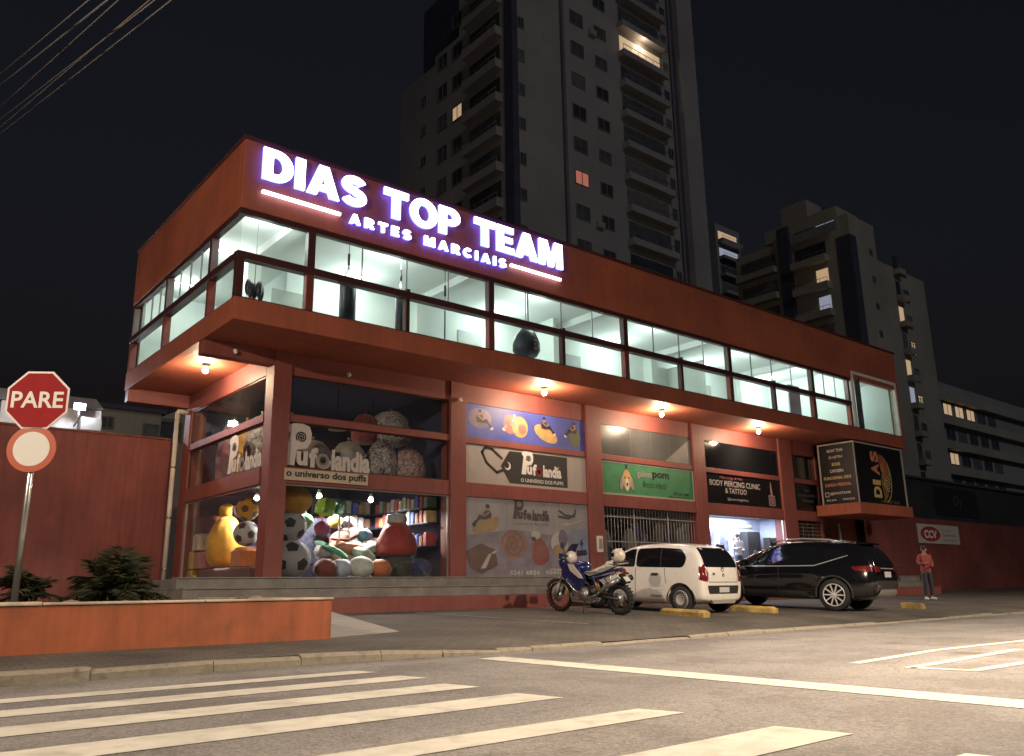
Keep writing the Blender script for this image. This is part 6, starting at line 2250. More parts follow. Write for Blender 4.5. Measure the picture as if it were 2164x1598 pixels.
TYRE = mat('tyre', (0.02, 0.02, 0.021), 0.85, var=0.2, vscale=8, bump=0.2, bscale=60)
RIM = mat('alloy', (0.62, 0.62, 0.63), 0.35, 0.35, var=0.08)
HUBC = mat('hubcap', (0.45, 0.44, 0.43), 0.4, 0.25, var=0.1)
TAIL = mat('tail_red', (0.16, 0.010, 0.012), 0.15, spec=0.6, var=0.2, vscale=8, coat=0.8)
CARGLASS = mat('car_glass', (0.008, 0.009, 0.012), 0.05, spec=0.6)
CHROME = mat('chrome', (0.7, 0.7, 0.7), 0.18, 0.6)
TRIMB = mat('car_trim_black', (0.018, 0.018, 0.019), 0.55, var=0.2, vscale=10)
PLATE = mat('plate', (0.55, 0.55, 0.55), 0.45)
def wheel(par, x, y, r, w, rim_r, spokes, style):
    t = MB()
    s = 1 if x > 0 else -1
    prof = [(rim_r, -w / 2), (r * 0.93, -w / 2), (r, -w * 0.32), (r, w * 0.32), (r * 0.93, w / 2), (rim_r, w / 2)]
    t.lathe(prof, 36, (x, y, r), 'x')
    for _ in range(2):
        t.f.pop(); t.m.pop(); t.sm.pop()
    wo = t.build('wheel', TYRE, par)
    b = MB()
    xo = x + s * w * 0.47
    if style == 'cap':
        b.lathe([(rim_r * 1.0, s * w * 0.44), (rim_r * 0.97, s * w * 0.50), (rim_r * 0.45, s * w * 0.56), (rim_r * 0.4, s * w * 0.52), (0.02, s * w * 0.52)][::s], 36, (x, y, r), 'x')
        b.build('hubcap', HUBC, wo)
        for k in range(spokes):
            a = 2 * pi * k / spokes
            q = MB()
            q.obox((x + s * w * 0.535, y + rim_r * 0.76 * cos(a), r + rim_r * 0.76 * sin(a)), (0.012, rim_r * 0.16, rim_r * 0.05), (a, 0, 0))
            q.build('slot', BLACK, wo)
    else:
        b.torus((x + s * w * 0.44, y, r), rim_r * 0.95, rim_r * 0.06, 'x', 36, 8)
        b.lathe([(rim_r * 0.2, s * w * 0.30), (rim_r * 0.2, s * w * 0.48), (rim_r * 0.1, s * w * 0.5), (0.005, s * w * 0.5)][::s], 20, (x, y, r), 'x')
        b.build('rim', RIM, wo)
        for k in range(spokes):
            a = 2 * pi * k / spokes
            for da in (-0.1, 0.1) if spokes < 6 else (0.0,):
                q = MB()
                q.obox((x + s * w * 0.43, y + rim_r * 0.56 * cos(a + da * 0.8), r + rim_r * 0.56 * sin(a + da * 0.8)), (0.014, rim_r * 0.39, rim_r * 0.055), (a + da * 0.25, 0, 0))
                q.build('spoke', RIM, wo)
        d = MB()
        d.lathe([(rim_r * 0.99, s * w * 0.08), (rim_r * 0.99, s * w * 0.12)][::s], 28, (x, y, r), 'x')
        d.build('brake_disc', BLACK, wo)
    return wo

def sect(zb, wb, zs, ws, zm, wm, zbelt, wbelt, zw, ww, zr, wr, zt):
    return [(0, zb), (wb, zb), (ws, zs), (wm, zm), (wbelt, zbelt), (ww, zw), (wr, zr), (0, zt)]

# ---- white hatchback
hb = thing('hatchback_car', 'small white hatchback parked nose-in beside the motorcycle', 'car', (0, 0, 0), world=False)
WHITECAR = mat('car_white', (0.80, 0.77, 0.73), 0.28, coat=0.7, var=0.03, vscale=2)
WS = [
    (-1.80, sect(0.34, 0.60, 0.40, 0.66, 0.58, 0.70, 0.72, 0.69, 0.78, 0.64, 0.80, 0.55, 0.81)),
    (-1.77, sect(0.27, 0.66, 0.34, 0.76, 0.58, 0.79, 0.80, 0.76, 0.90, 0.70, 0.93, 0.62, 0.95)),
    (-1.70, sect(0.24, 0.70, 0.31, 0.80, 0.60, 0.815, 0.92, 0.785, 1.10, 0.735, 1.15, 0.68, 1.18)),
    (-1.55, sect(0.22, 0.72, 0.30, 0.815, 0.62, 0.825, 0.94, 0.80, 1.31, 0.70, 1.39, 0.63, 1.42)),
    (-1.40, sect(0.20, 0.72, 0.28, 0.82, 0.62, 0.83, 0.94, 0.81, 1.37, 0.69, 1.455, 0.61, 1.485)),
    (-1.00, sect(0.18, 0.72, 0.26, 0.82, 0.62, 0.83, 0.94, 0.815, 1.40, 0.69, 1.485, 0.60, 1.51)),
    (-0.40, sect(0.17, 0.72, 0.25, 0.815, 0.60, 0.825, 0.93, 0.81, 1.41, 0.69, 1.495, 0.60, 1.52)),
    (0.15, sect(0.17, 0.72, 0.25, 0.815, 0.60, 0.825, 0.92, 0.81, 1.39, 0.685, 1.465, 0.59, 1.49)),
    (0.55, sect(0.17, 0.72, 0.25, 0.815, 0.60, 0.825, 0.91, 0.805, 1.25, 0.69, 1.31, 0.60, 1.335)),
    (1.00, sect(0.18, 0.71, 0.26, 0.81, 0.60, 0.82, 0.89, 0.79, 0.98, 0.70, 1.01, 0.6, 1.03)),
    (1.45, sect(0.20, 0.69, 0.28, 0.79, 0.58, 0.80, 0.80, 0.75, 0.87, 0.66, 0.90, 0.55, 0.92)),
    (1.72, sect(0.24, 0.62, 0.32, 0.70, 0.55, 0.70, 0.70, 0.65, 0.76, 0.56, 0.78, 0.45, 0.79)),
    (1.80, sect(0.30, 0.5, 0.38, 0.56, 0.54, 0.56, 0.64, 0.52, 0.68, 0.46, 0.70, 0.36, 0.71)),
]
me = make_body('body', WS, ((-1.22, 0.30), (1.20, 0.30)), 1.64, 0.345, WHITECAR)
put('body', me, hb)
S = Shell(me)
for sd in ('L', 'R'):
    S.patch(rounded([(-1.30, 0.965), (-0.02, 0.965), (-0.02, 1.37), (-0.62, 1.395), (-1.20, 1.37), (-1.37, 1.18)], 0.09), sd, 0.004, 3, 'rear_side_window', CARGLASS, hb)
    S.patch(rounded([(0.02, 0.965), (0.80, 0.965), (0.42, 1.26), (0.18, 1.355), (0.02, 1.37)], 0.05), sd, 0.004, 3, 'front_side_window', CARGLASS, hb)
    S.patch(rounded([(-0.72, 0.965), (-0.69, 0.965), (-0.66, 1.38), (-0.69, 1.38)], 0.01), sd, 0.006, 2, 'window_bar', TRIMB, hb)
    for y in (-0.02, 0.85):
        S.patch([(y, 0.3), (y + 0.012, 0.3), (y + 0.012, 0.95), (y, 0.95)], sd, 0.002, 3, 'door_seam', TRIMB, hb)
    S.patch([(-0.86, 0.62), (-0.848, 0.62), (-0.80, 0.95), (-0.812, 0.95)], sd, 0.002, 3, 'door_seam', TRIMB, hb)
    for y in (-0.66, 0.16):
        S.patch(rounded([(y, 0.80), (y + 0.2, 0.80), (y + 0.2, 0.835), (y, 0.835)], 0.015), sd, 0.016, 2, 'door_handle', TRIMB, hb)
    S.patch(rounded([(-0.75, 0.34), (-0.45, 0.34), (-0.45, 0.375), (-0.75, 0.375)], 0.01), sd, 0.008, 2, 'sill_trim', mat('trim_beige', (0.4, 0.34, 0.28), 0.5), hb)
    sx = -1 if sd == 'L' else 1
    mir = MB()
    mir.M = Matrix.Translation((sx * 0.92, 0.66, 1.0))
    mir.rbox(-0.1, 0.1, -0.06, 0.06, -0.08, 0.08, 0.035)
    mir.build('mirror', WHITECAR, hb)
    arch = MB()
    for y in (-1.22, 1.20):
        arch = MB()
        arch.torus((sx * 0.805, y, 0.30), 0.352, 0.016, 'x', 28, 8, 0, R(-8), R(188))
        arch.build('wheel_arch', TRIMB, hb)
S.patch(rounded([(-0.66, 0.985), (0.66, 0.985), (0.59, 1.40), (-0.59, 1.40)], 0.08), 'B', 0.004, 3, 'rear_window', CARGLASS, hb)
for sx in (-1, 1):
    S.patch(rounded([(sx * 0.66, 1.05), (sx * 0.735, 1.0), (sx * 0.775, 0.84), (sx * 0.765, 0.70), (sx * 0.62, 0.68), (sx * 0.60, 0.86)][::sx], 0.02), 'B', 0.012, 3, 'tail_light', TAIL, hb)
    S.patch(rounded([(sx * 0.64, 0.93), (sx * 0.68, 0.92), (sx * 0.69, 0.80), (sx * 0.65, 0.79)][::sx], 0.01), 'B', 0.017, 2, 'reversing_light', mat('lens_pale', (0.5, 0.32, 0.3), 0.2), hb)
    S.patch(rounded([(-1.775, 0.70), (-1.70, 0.72), (-1.675, 1.0), (-1.73, 0.99)], 0.015), 'L' if sx < 0 else 'R', 0.012, 2, 'tail_light', TAIL, hb)
S.patch(rounded([(-0.57, 0.425), (0.57, 0.425), (0.62, 0.60), (-0.62, 0.60)], 0.04), 'B', 0.006, 3, 'bumper_insert', TRIMB, hb)
S.patch(rounded([(-0.20, 0.455), (0.20, 0.455), (0.20, 0.565), (-0.20, 0.565)], 0.01), 'B', 0.018, 2, 'number_plate', PLATE, hb)
S.patch([(-0.57, 0.665), (0.57, 0.665), (0.57, 0.677), (-0.57, 0.677)], 'B', 0.003, 3, 'hatch_seam', TRIMB, hb)
for sx in (-1, 1):
    S.patch([(sx * 0.57, 0.67), (sx * 0.58, 0.67), (sx * 0.58, 1.0), (sx * 0.57, 1.0)][::sx], 'B', 0.003, 3, 'hatch_seam', TRIMB, hb)
for (z, r) in ((0.935, 0.045), (0.82, 0.03)):
    bb = MB()
    h, n_ = S.hit((0, -6, z), (0, 1, 0))
    bb.torus((0, h.y - 0.006, z), r, 0.008, 'y', 20, 6)
    bb.build('badge', mat('badge_dark', (0.06, 0.055, 0.05), 0.3, 0.6), hb)
b = MB()
h, n_ = S.hit((-0.35, -6, 0.84), (0, 1, 0))
word(b, 'up', at(FRONT, -0.42, h.y - 0.008, 0.80), h=0.07, bold=0.02)
b.build('model_badge', MATS['badge_dark'], hb)
b = MB()
b.prism([(-0.5, 0.30), (-0.42, 0.22), (0.42, 0.22), (0.5, 0.30)], -1.80, -1.72, 'y')
b.build('skid_plate', mat('trim_grey', (0.3, 0.28, 0.26), 0.5), hb)
b = MB()
b.box(-0.62, 0.62, -1.45, 1.5, 0.2, 0.5)
b.build('underbody', BLACK, hb)
for (x, y) in ((-0.72, -1.22), (0.72, -1.22), (-0.72, 1.20), (0.72, 1.20)):
    wheel(hb, x, y, 0.29, 0.18, 0.20, 22, 'cap')
def park(e, wheel_local, world, head):
    """stand a vehicle so that its given wheel touches the sloping forecourt at a point"""
    e.rotation_euler = (math.atan(0.042), 0, R(head))
    M = e.rotation_euler.to_matrix()
    e.location = Vector((world[0], world[1], gz(world[1]) + 0.004)) - M @ Vector(wheel_local)
park(hb, (-0.78, -1.22, 0), (9.60, -4.05), 5)

# ---- black SUV
sv = thing('suv_car', 'black SUV with silver skid plate parked nose-in right of the hatchback', 'car', (0, 0, 0), world=False)
BLACKCAR = mat('car_black', (0.006, 0.006, 0.009), 0.12, coat=1.0, spec=0.6)
SS = [
    (-2.34, sect(0.46, 0.66, 0.52, 0.74, 0.66, 0.78, 0.86, 0.76, 0.92, 0.70, 0.95, 0.6, 0.96)),
    (-2.30, sect(0.36, 0.72, 0.44, 0.84, 0.68, 0.88, 0.98, 0.84, 1.06, 0.76, 1.08, 0.68, 1.09)),
    (-2.20, sect(0.31, 0.78, 0.40, 0.90, 0.72, 0.925, 1.06, 0.88, 1.26, 0.79, 1.31, 0.70, 1.34)),
    (-2.00, sect(0.28, 0.80, 0.37, 0.925, 0.74, 0.94, 1.08, 0.89, 1.46, 0.755, 1.55, 0.65, 1.58)),
    (-1.80, sect(0.26, 0.80, 0.35, 0.93, 0.76, 0.94, 1.08, 0.895, 1.50, 0.74, 1.605, 0.63, 1.635)),
    (-1.30, sect(0.24, 0.80, 0.33, 0.93, 0.76, 0.94, 1.06, 0.90, 1.53, 0.735, 1.645, 0.62, 1.675)),
    (-0.60, sect(0.23, 0.80, 0.32, 0.925, 0.74, 0.935, 1.03, 0.90, 1.55, 0.735, 1.67, 0.62, 1.70)),
    (0.05, sect(0.23, 0.80, 0.32, 0.925, 0.73, 0.935, 1.01, 0.895, 1.51, 0.73, 1.615, 0.62, 1.645)),
    (0.55, sect(0.23, 0.80, 0.32, 0.925, 0.72, 0.935, 1.00, 0.89, 1.36, 0.74, 1.445, 0.64, 1.475)),
    (1.05, sect(0.24, 0.80, 0.33, 0.925, 0.72, 0.935, 0.99, 0.88, 1.09, 0.78, 1.13, 0.68, 1.155)),
    (1.60, sect(0.26, 0.79, 0.35, 0.91, 0.72, 0.92, 0.95, 0.86, 1.02, 0.76, 1.06, 0.64, 1.085)),
    (2.10, sect(0.30, 0.74, 0.40, 0.84, 0.70, 0.85, 0.86, 0.80, 0.92, 0.7, 0.95, 0.58, 0.97)),
    (2.34, sect(0.38, 0.6, 0.46, 0.68, 0.66, 0.68, 0.76, 0.64, 0.80, 0.56, 0.82, 0.45, 0.83)),
]
me = make_body('body', SS, ((-1.36, 0.375), (1.34, 0.375)), 1.87, 0.425, BLACKCAR)
put('body', me, sv)
S = Shell(me)
for sd in ('L', 'R'):
    S.patch(rounded([(1.02, 1.02), (0.0, 1.035), (0.0, 1.50), (0.12, 1.505), (0.52, 1.37)], 0.05), sd, 0.004, 3, 'front_side_window', CARGLASS, sv)
    S.patch(rounded([(-0.04, 1.035), (-0.9, 1.06), (-1.08, 1.12), (-1.0, 1.50), (-0.04, 1.51)], 0.05), sd, 0.004, 3, 'rear_side_window', CARGLASS, sv)
    S.patch(rounded([(-1.14, 1.15), (-1.66, 1.30), (-1.62, 1.40), (-1.1, 1.48)], 0.04), sd, 0.004, 3, 'quarter_window', CARGLASS, sv)
    S.patch([(1.06, 0.995), (0.0, 1.005), (-0.9, 1.03), (-1.14, 1.10), (-1.70, 1.28), (-1.70, 1.30), (-1.14, 1.125), (-0.9, 1.055), (0.0, 1.03), (1.06, 1.02)], sd, 0.010, 3, 'chrome_strip', CHROME, sv)
    for y in (-0.02, 0.98):
        S.patch([(y, 0.42), (y + 0.012, 0.42), (y + 0.012, 1.0), (y, 1.0)], sd, 0.002, 3, 'door_seam', TRIMB, sv)
    for y in (-0.82, 0.14):
        S.patch(rounded([(y, 0.90), (y + 0.22, 0.90), (y + 0.22, 0.93), (y, 0.93)], 0.012), sd, 0.02, 2, 'door_handle', BLACKCAR, sv)
    S.patch([(0.90, 0.30), (-0.94, 0.30), (-0.94, 0.44), (0.90, 0.44)], sd, 0.008, 3, 'sill_cladding', TRIMB, sv)
    S.patch([(-1.80, 0.36), (-2.24, 0.40), (-2.24, 0.62), (-1.80, 0.56)], sd, 0.008, 3, 'bumper_cladding', TRIMB, sv)
    sx = -1 if sd == 'L' else 1
    mir = MB()
    mir.M = Matrix.Translation((sx * 1.03, 0.82, 1.08))
    mir.rbox(-0.13, 0.13, -0.07, 0.07, -0.09, 0.09, 0.04)
    mir.build('mirror', BLACKCAR, sv)
    for y in (-1.36, 1.34):
        arch = MB()
        arch.torus((sx * 0.915, y, 0.375), 0.43, 0.03, 'x', 28, 8, 0, R(-8), R(188))
        arch.build('wheel_arch', TRIMB, sv)
    S.patch(rounded([(-2.26, 0.92), (-1.86, 0.94), (-1.78, 1.03), (-2.22, 1.06)], 0.03), sd, 0.012, 3, 'tail_light', TAIL, sv)
    S.patch(rounded([(1.75, 0.82), (2.16, 0.76), (2.1, 0.86), (1.72, 0.96)], 0.03), sd, 0.012, 2, 'headlight', mat('lens_clear', (0.35, 0.36, 0.38), 0.1, coat=0.8), sv)
    S.patch(rounded([(sx * 0.52, 0.93), (sx * 0.82, 0.91), (sx * 0.83, 1.03), (sx * 0.52, 1.05)][::sx], 0.03), 'B', 0.012, 3, 'tail_light', TAIL, sv)
    S.patch(rounded([(sx * 0.56, 0.56), (sx * 0.80, 0.56), (sx * 0.80, 0.63), (sx * 0.56, 0.63)][::sx], 0.02), 'B', 0.012, 2, 'rear_reflector', TAIL, sv)
S.patch(rounded([(-0.62, 1.16), (0.62, 1.16), (0.56, 1.55), (-0.56, 1.55)], 0.07), 'B', 0.004, 3, 'rear_window', CARGLASS, sv)
S.patch(rounded([(-0.26, 0.80), (0.26, 0.80), (0.26, 0.93), (-0.26, 0.93)], 0.01), 'B', 0.014, 2, 'number_plate', PLATE, sv)
S.patch([(-0.5, 0.99), (0.5, 0.99), (0.5, 1.015), (-0.5, 1.015)], 'B', 0.014, 3, 'chrome_bar', CHROME, sv)
S.patch(rounded([(-0.78, 0.37), (0.78, 0.37), (0.62, 0.52), (-0.62, 0.52)], 0.03), 'B', 0.02, 3, 'skid_plate', mat('skid_silver', (0.5, 0.48, 0.45), 0.35, 0.7), sv)
S.patch(rounded([(-0.72, 0.53), (0.72, 0.53), (0.8, 0.72), (-0.8, 0.72)], 0.03), 'B', 0.006, 3, 'bumper_insert', TRIMB, sv)
b = MB()
b.rbox(-0.56, 0.56, -2.05, -1.80, 1.565, 1.61, 0.02)
b.build('roof_spoiler', BLACKCAR, sv)
for sx in (-1, 1):
    b = MB()
    b.tube([(sx * 0.58, -1.5, 1.62), (sx * 0.6, -1.2, 1.675), (sx * 0.6, -0.5, 1.695), (sx * 0.6, 0.0, 1.66), (sx * 0.58, 0.2, 1.60)], 0.018, 8)
    b.build('roof_rail', CHROME, sv)
b = MB()
b.box(-0.72, 0.72, -1.9, 2.0, 0.26, 0.6)
b.build('underbody', BLACK, sv)
for (x, y) in ((-0.83, -1.36), (0.83, -1.36), (-0.83, 1.34), (0.83, 1.34)):
    wheel(sv, x, y, 0.37, 0.225, 0.265, 10, 'alloy')
park(sv, (-0.90, -1.36, 0), (13.82, -5.2), 11)

# ---- adventure motorcycle (faces +y, stands on its side stand)
mo = thing('motorcycle', 'blue and white adventure motorcycle parked by the poster window', 'motorcycle', (0, 0, 0), world=False)
MBLUE = mat('moto_blue', (0.012, 0.018, 0.10), 0.25, coat=0.7, var=0.1)
MWHITE = mat('moto_white', (0.62, 0.56, 0.50), 0.35, coat=0.4, var=0.05)
MDARK = mat('moto_dark', (0.012, 0.012, 0.014), 0.5, var=0.2)
GOLDR = mat('rim_gold', (0.55, 0.33, 0.08), 0.35, 0.8)
ENGM = mat('engine_metal', (0.33, 0.30, 0.28), 0.4, 0.7, var=0.25, vscale=8)
SEATM = mat('seat_grey', (0.36, 0.34, 0.30), 0.8, var=0.1)
def mwheel(y, R_, w, rr):
    b = MB()
    b.torus((0, y, R_), R_ - w, w, 'x', 40, 10)
    wo = b.build('wheel', TYRE, mo)
    n = 26
    for k in range(n):
        a = 2 * pi * k / n
        q = MB()
        q.obox((0, y + (R_ - 0.008) * cos(a), R_ + (R_ - 0.008) * sin(a)), (w * 0.8, 0.016, 0.014), (a, 0, 0))
        q.build('tread_block', TYRE, wo)
    b = MB()
    b.lathe([(rr, -0.05), (rr + 0.018, -0.05), (rr + 0.012, 0.0), (rr + 0.018, 0.05), (rr, 0.05), (rr - 0.01, 0.0)], 40, (0, y, R_), 'x')
    b.f.pop(); b.f.pop(); b.m.pop(); b.m.pop(); b.sm.pop(); b.sm.pop()
    b.build('rim', GOLDR, wo)
    b = MB()
    for k in range(18):
        a = 2 * pi * k / 18
        s = 1 if k % 2 else -1
        b.tube([(s * 0.05, y + 0.035 * cos(a + 0.5), R_ + 0.035 * sin(a + 0.5)), (0, y + rr * cos(a), R_ + rr * sin(a))], 0.0035, 4)
    o = b.build('spokes', STEEL, wo)
    o['kind'] = 'stuff'
    b = MB()
    b.lathe([(0.045, -0.07), (0.05, -0.03), (0.05, 0.03), (0.045, 0.07)], 14, (0, y, R_), 'x')
    b.build('hub', MDARK, wo)
    b = MB()
    b.lathe([(0.13, -0.072), (0.13, -0.068)], 28, (0, y, R_), 'x')
    b.build('brake_disc', STEEL, wo)
mwheel(-0.78, 0.325, 0.065, 0.235)
mwheel(0.80, 0.345, 0.05, 0.275)
def part(nm, m, fn):
    b = MB()
    fn(b)
    return b.build(nm, m, mo)
for s in (-1, 1):
    part('fork_leg', STEEL, lambda b: b.tube([(s * 0.105, 0.80, 0.345), (s * 0.105, 0.62, 0.80), (s * 0.10, 0.50, 1.08)], [0.027, 0.03, 0.022], 10))
    part('fork_guard', MWHITE, lambda b: b.tube([(s * 0.115, 0.79, 0.40), (s * 0.115, 0.70, 0.62)], 0.034, 8))
    part('swingarm', MDARK, lambda b: b.tube([(s * 0.11, -0.10, 0.42), (s * 0.12, -0.45, 0.37), (s * 0.12, -0.80, 0.325)], [0.04, 0.035, 0.03], 8))
    part('frame_tube', MDARK, lambda b: b.tube([(s * 0.06, 0.48, 0.98), (s * 0.16, 0.2, 0.78), (s * 0.15, -0.1, 0.62), (s * 0.13, -0.14, 0.40)], 0.022, 8))
    part('subframe_tube', STEEL, lambda b: b.tube([(s * 0.15, -0.12, 0.74), (s * 0.15, -0.45, 0.80), (s * 0.14, -0.78, 0.88)], 0.014, 8))
    part('rack_tube', STEEL, lambda b: b.tube([(s * 0.17, -0.25, 0.78), (s * 0.24, -0.40, 0.52), (s * 0.24, -0.66, 0.54), (s * 0.2, -0.74, 0.84)], 0.011, 6))
    part('crash_bar', STEEL, lambda b: b.tube([(s * 0.06, 0.42, 0.80), (s * 0.26, 0.40, 0.70), (s * 0.27, 0.22, 0.52), (s * 0.10, 0.10, 0.36)], 0.014, 8))
    part('handlebar', MDARK, lambda b: b.tube([(s * 0.05, 0.42, 1.16), (s * 0.2, 0.40, 1.22), (s * 0.42, 0.30, 1.22)], 0.016, 8))
    part('hand_guard', MBLUE, lambda b: b.obox((s * 0.36, 0.40, 1.22), (0.11, 0.03, 0.06), (0, 0, s * -0.3)))
    part('mirror_stalk', MDARK, lambda b: b.tube([(s * 0.3, 0.36, 1.23), (s * 0.34, 0.38, 1.38)], 0.007, 6))
    part('mirror', MBLUE, lambda b: b.ball((s * 0.35, 0.38, 1.44), (0.06, 0.02, 0.075), 12))
    part('side_panel', MWHITE, lambda b: b.prism([(0.36, 1.04), (0.22, 1.02), (0.04, 0.84), (-0.02, 0.74), (0.08, 0.75), (0.30, 0.90)], s * 0.222, s * 0.24, 'x'))
    part('tank_shroud', MBLUE, lambda b: b.prism([(0.52, 0.98), (0.38, 1.06), (0.12, 0.98), (-0.02, 0.74), (0.04, 0.52), (0.24, 0.48), (0.48, 0.66), (0.56, 0.86)], s * 0.10, s * 0.22, 'x'))
    part('indicator', mat('amber', (0.5, 0.2, 0.02), 0.3), lambda b: b.ball((s * 0.17, -0.86, 0.86), (0.035, 0.03, 0.025), 10))
    part('foot_peg', MDARK, lambda b: b.tube([(s * 0.1, -0.14, 0.40), (s * 0.26, -0.14, 0.40)], 0.014, 6))
part('mudguard', MWHITE, lambda b: b.add([(sx * 0.06, 0.80 + 0.375 * cos(R(a)), 0.345 + 0.375 * sin(R(a))) for a in range(30, 160, 15) for sx in (-1, 1)], [(2 * i, 2 * i + 1, 2 * i + 3, 2 * i + 2) for i in range(8)], 0, True))
part('beak', MWHITE, lambda b: b.prism([(-0.07, 0.42), (0.07, 0.42), (0.045, 0.98), (0, 1.06), (-0.045, 0.98)], 0.87, 0.90, 'z'))
part('fuel_tank', MBLUE, lambda b: b.ball((0, 0.20, 0.94), (0.17, 0.30, 0.15), 22))
part('radiator', MDARK, lambda b: b.box(-0.16, 0.16, 0.44, 0.50, 0.55, 0.85))
part('headlight', mat('lens_clear', (0.35, 0.36, 0.38), 0.1), lambda b: b.ball((0, 0.66, 0.98), (0.13, 0.08, 0.085), 16))
part('headlight_cowl', MBLUE, lambda b: b.ball((0, 0.56, 1.06), (0.20, 0.17, 0.17), 18))
part('windscreen', mat('screen_smoke', (0.03, 0.035, 0.08), 0.1), lambda b: b.add([(x * (0.21 - 0.07 * t), 0.66 - 0.26 * t - 0.10 * abs(x), 1.10 + 0.34 * t) for t in (0, 0.5, 1) for x in (-1, -0.5, 0, 0.5, 1)], [(r5 * 5 + i, r5 * 5 + i + 1, r5 * 5 + i + 6, r5 * 5 + i + 5) for r5 in (0, 1) for i in range(4)], 0, True))
part('screen_cowl', MWHITE, lambda b: b.ball((0, 0.44, 1.15), (0.17, 0.12, 0.15), 16))
part('dashboard', MDARK, lambda b: b.obox((0, 0.42, 1.18), (0.11, 0.03, 0.05), (0.4, 0, 0)))
part('engine_block', ENGM, lambda b: (b.rbox(-0.17, 0.17, -0.12, 0.34, 0.28, 0.56, 0.05), b.lathe([(0.12, -0.21), (0.125, -0.17), (0.10, 0.17), (0.09, 0.21)], 20, (0, 0.02, 0.40), 'x')))
part('cylinder_head', ENGM, lambda b: b.rbox(-0.14, 0.14, 0.14, 0.36, 0.52, 0.72, 0.04))
part('skid_pan', STEEL, lambda b: b.prism([(0.42, 0.42), (0.36, 0.24), (-0.10, 0.22), (-0.10, 0.27), (0.34, 0.29), (0.38, 0.42)], -0.15, 0.15, 'x'))
part('exhaust', STEEL, lambda b: b.tube([(-0.08, 0.40, 0.50), (-0.15, 0.36, 0.32), (-0.17, 0.0, 0.30), (-0.19, -0.35, 0.42), (-0.21, -0.60, 0.60), (-0.22, -0.92, 0.74)], [0.022, 0.022, 0.022, 0.025, 0.05, 0.05], 12))
part('silencer', MDARK, lambda b: b.tube([(0.22, -0.50, 0.58), (0.23, -0.95, 0.74)], [0.055, 0.06], 14))
part('rider_seat', SEATM, lambda b: b.add([(sx * w, y, z) for (y, z, w) in ((0.06, 0.90, 0.09), (-0.10, 0.86, 0.13), (-0.28, 0.87, 0.15), (-0.42, 0.94, 0.14), (-0.66, 1.0, 0.11), (-0.72, 0.97, 0.09), (-0.44, 0.86, 0.13), (-0.1, 0.78, 0.12), (0.06, 0.84, 0.08)) for sx in (-1, 1)], [(2 * i, 2 * i + 1, 2 * ((i + 1) % 9) + 1, 2 * ((i + 1) % 9)) for i in range(9)] + [tuple(range(0, 18, 2)), tuple(range(17, 0, -2))], 0))
part('rear_panel', MBLUE, lambda b: b.add([(sx * w, y, z) for (y, z, w) in ((-0.2, 0.80, 0.16), (-0.5, 0.88, 0.16), (-0.84, 0.96, 0.09), (-0.86, 0.90, 0.08), (-0.5, 0.76, 0.15), (-0.2, 0.68, 0.15)) for sx in (-1, 1)], [(2 * i, 2 * i + 1, 2 * ((i + 1) % 6) + 1, 2 * ((i + 1) % 6)) for i in range(6)] + [tuple(range(0, 12, 2)), tuple(range(11, 0, -2))], 0))
part('luggage_rack', STEEL, lambda b: (b.tube([(-0.1, -0.62, 1.03), (-0.1, -0.98, 1.04), (0.1, -0.98, 1.04), (0.1, -0.62, 1.03)], 0.011, 6), b.tube([(-0.1, -0.8, 1.035), (0.1, -0.8, 1.035)], 0.009, 6)))
part('tail_light', TAIL, lambda b: b.rbox(-0.06, 0.06, -0.93, -0.86, 0.86, 0.94, 0.015))
part('plate_holder', MDARK, lambda b: b.add([(sx * 0.09, y, z) for (y, z) in ((-0.86, 0.84), (-1.02, 0.66), (-1.0, 0.64), (-0.84, 0.80)) for sx in (-1, 1)], [(0, 1, 3, 2), (2, 3, 5, 4), (4, 5, 7, 6), (6, 7, 1, 0), (0, 2, 4, 6), (7, 5, 3, 1)]))
part('number_plate', PLATE, lambda b: b.obox((0, -0.985, 0.73), (0.085, 0.004, 0.06), (-0.7, 0, 0)))
part('shock_absorber', GOLDR, lambda b: b.tube([(0, -0.18, 0.72), (0, -0.26, 0.40)], 0.045, 10))
part('chain_guard', MDARK, lambda b: b.box(-0.135, -0.11, -0.72, -0.05, 0.385, 0.43))
part('side_stand', MDARK, lambda b: b.tube([(-0.12, 0.02, 0.30), (-0.30, -0.02, 0.0)], 0.014, 6))
# pannier-top white bag and helmet strapped on the tail
t_ = thing('helmet', 'white helmet resting on the motorcycle tail rack', 'helmet', (0, 0, 0), world=False)
b = MB()
b.ball((0, 0, 0.15), (0.125, 0.155, 0.15), 22)
b.build('shell', mat('helmet_white', (0.6, 0.54, 0.47), 0.3, var=0.25, vscale=9), t_)
b = MB()
b.add([(0.128 * cos(R(a)) * 1.01, -0.158 * sin(R(a)) * 1.01, z) for z in (0.12, 0.20) for a in range(20, 165, 12)], [(i, i + 1, i + 14, i + 13) for i in range(12)], 0, True)
b.build('visor', CARGLASS, t_)
HEADM = 9
mo.rotation_euler = (math.atan(0.042), R(-6), R(HEADM))
Mm = mo.rotation_euler.to_matrix()
base = Vector((8.0, -3.78, gz(-3.78) + 0.006))
mo.location = base - Mm @ Vector((0, -0.78, 0))
t_.location = mo.location + Mm @ Vector((0, -0.80, 1.052))
t_.rotation_euler = (math.atan(0.042), R(-6), R(HEADM + 200))

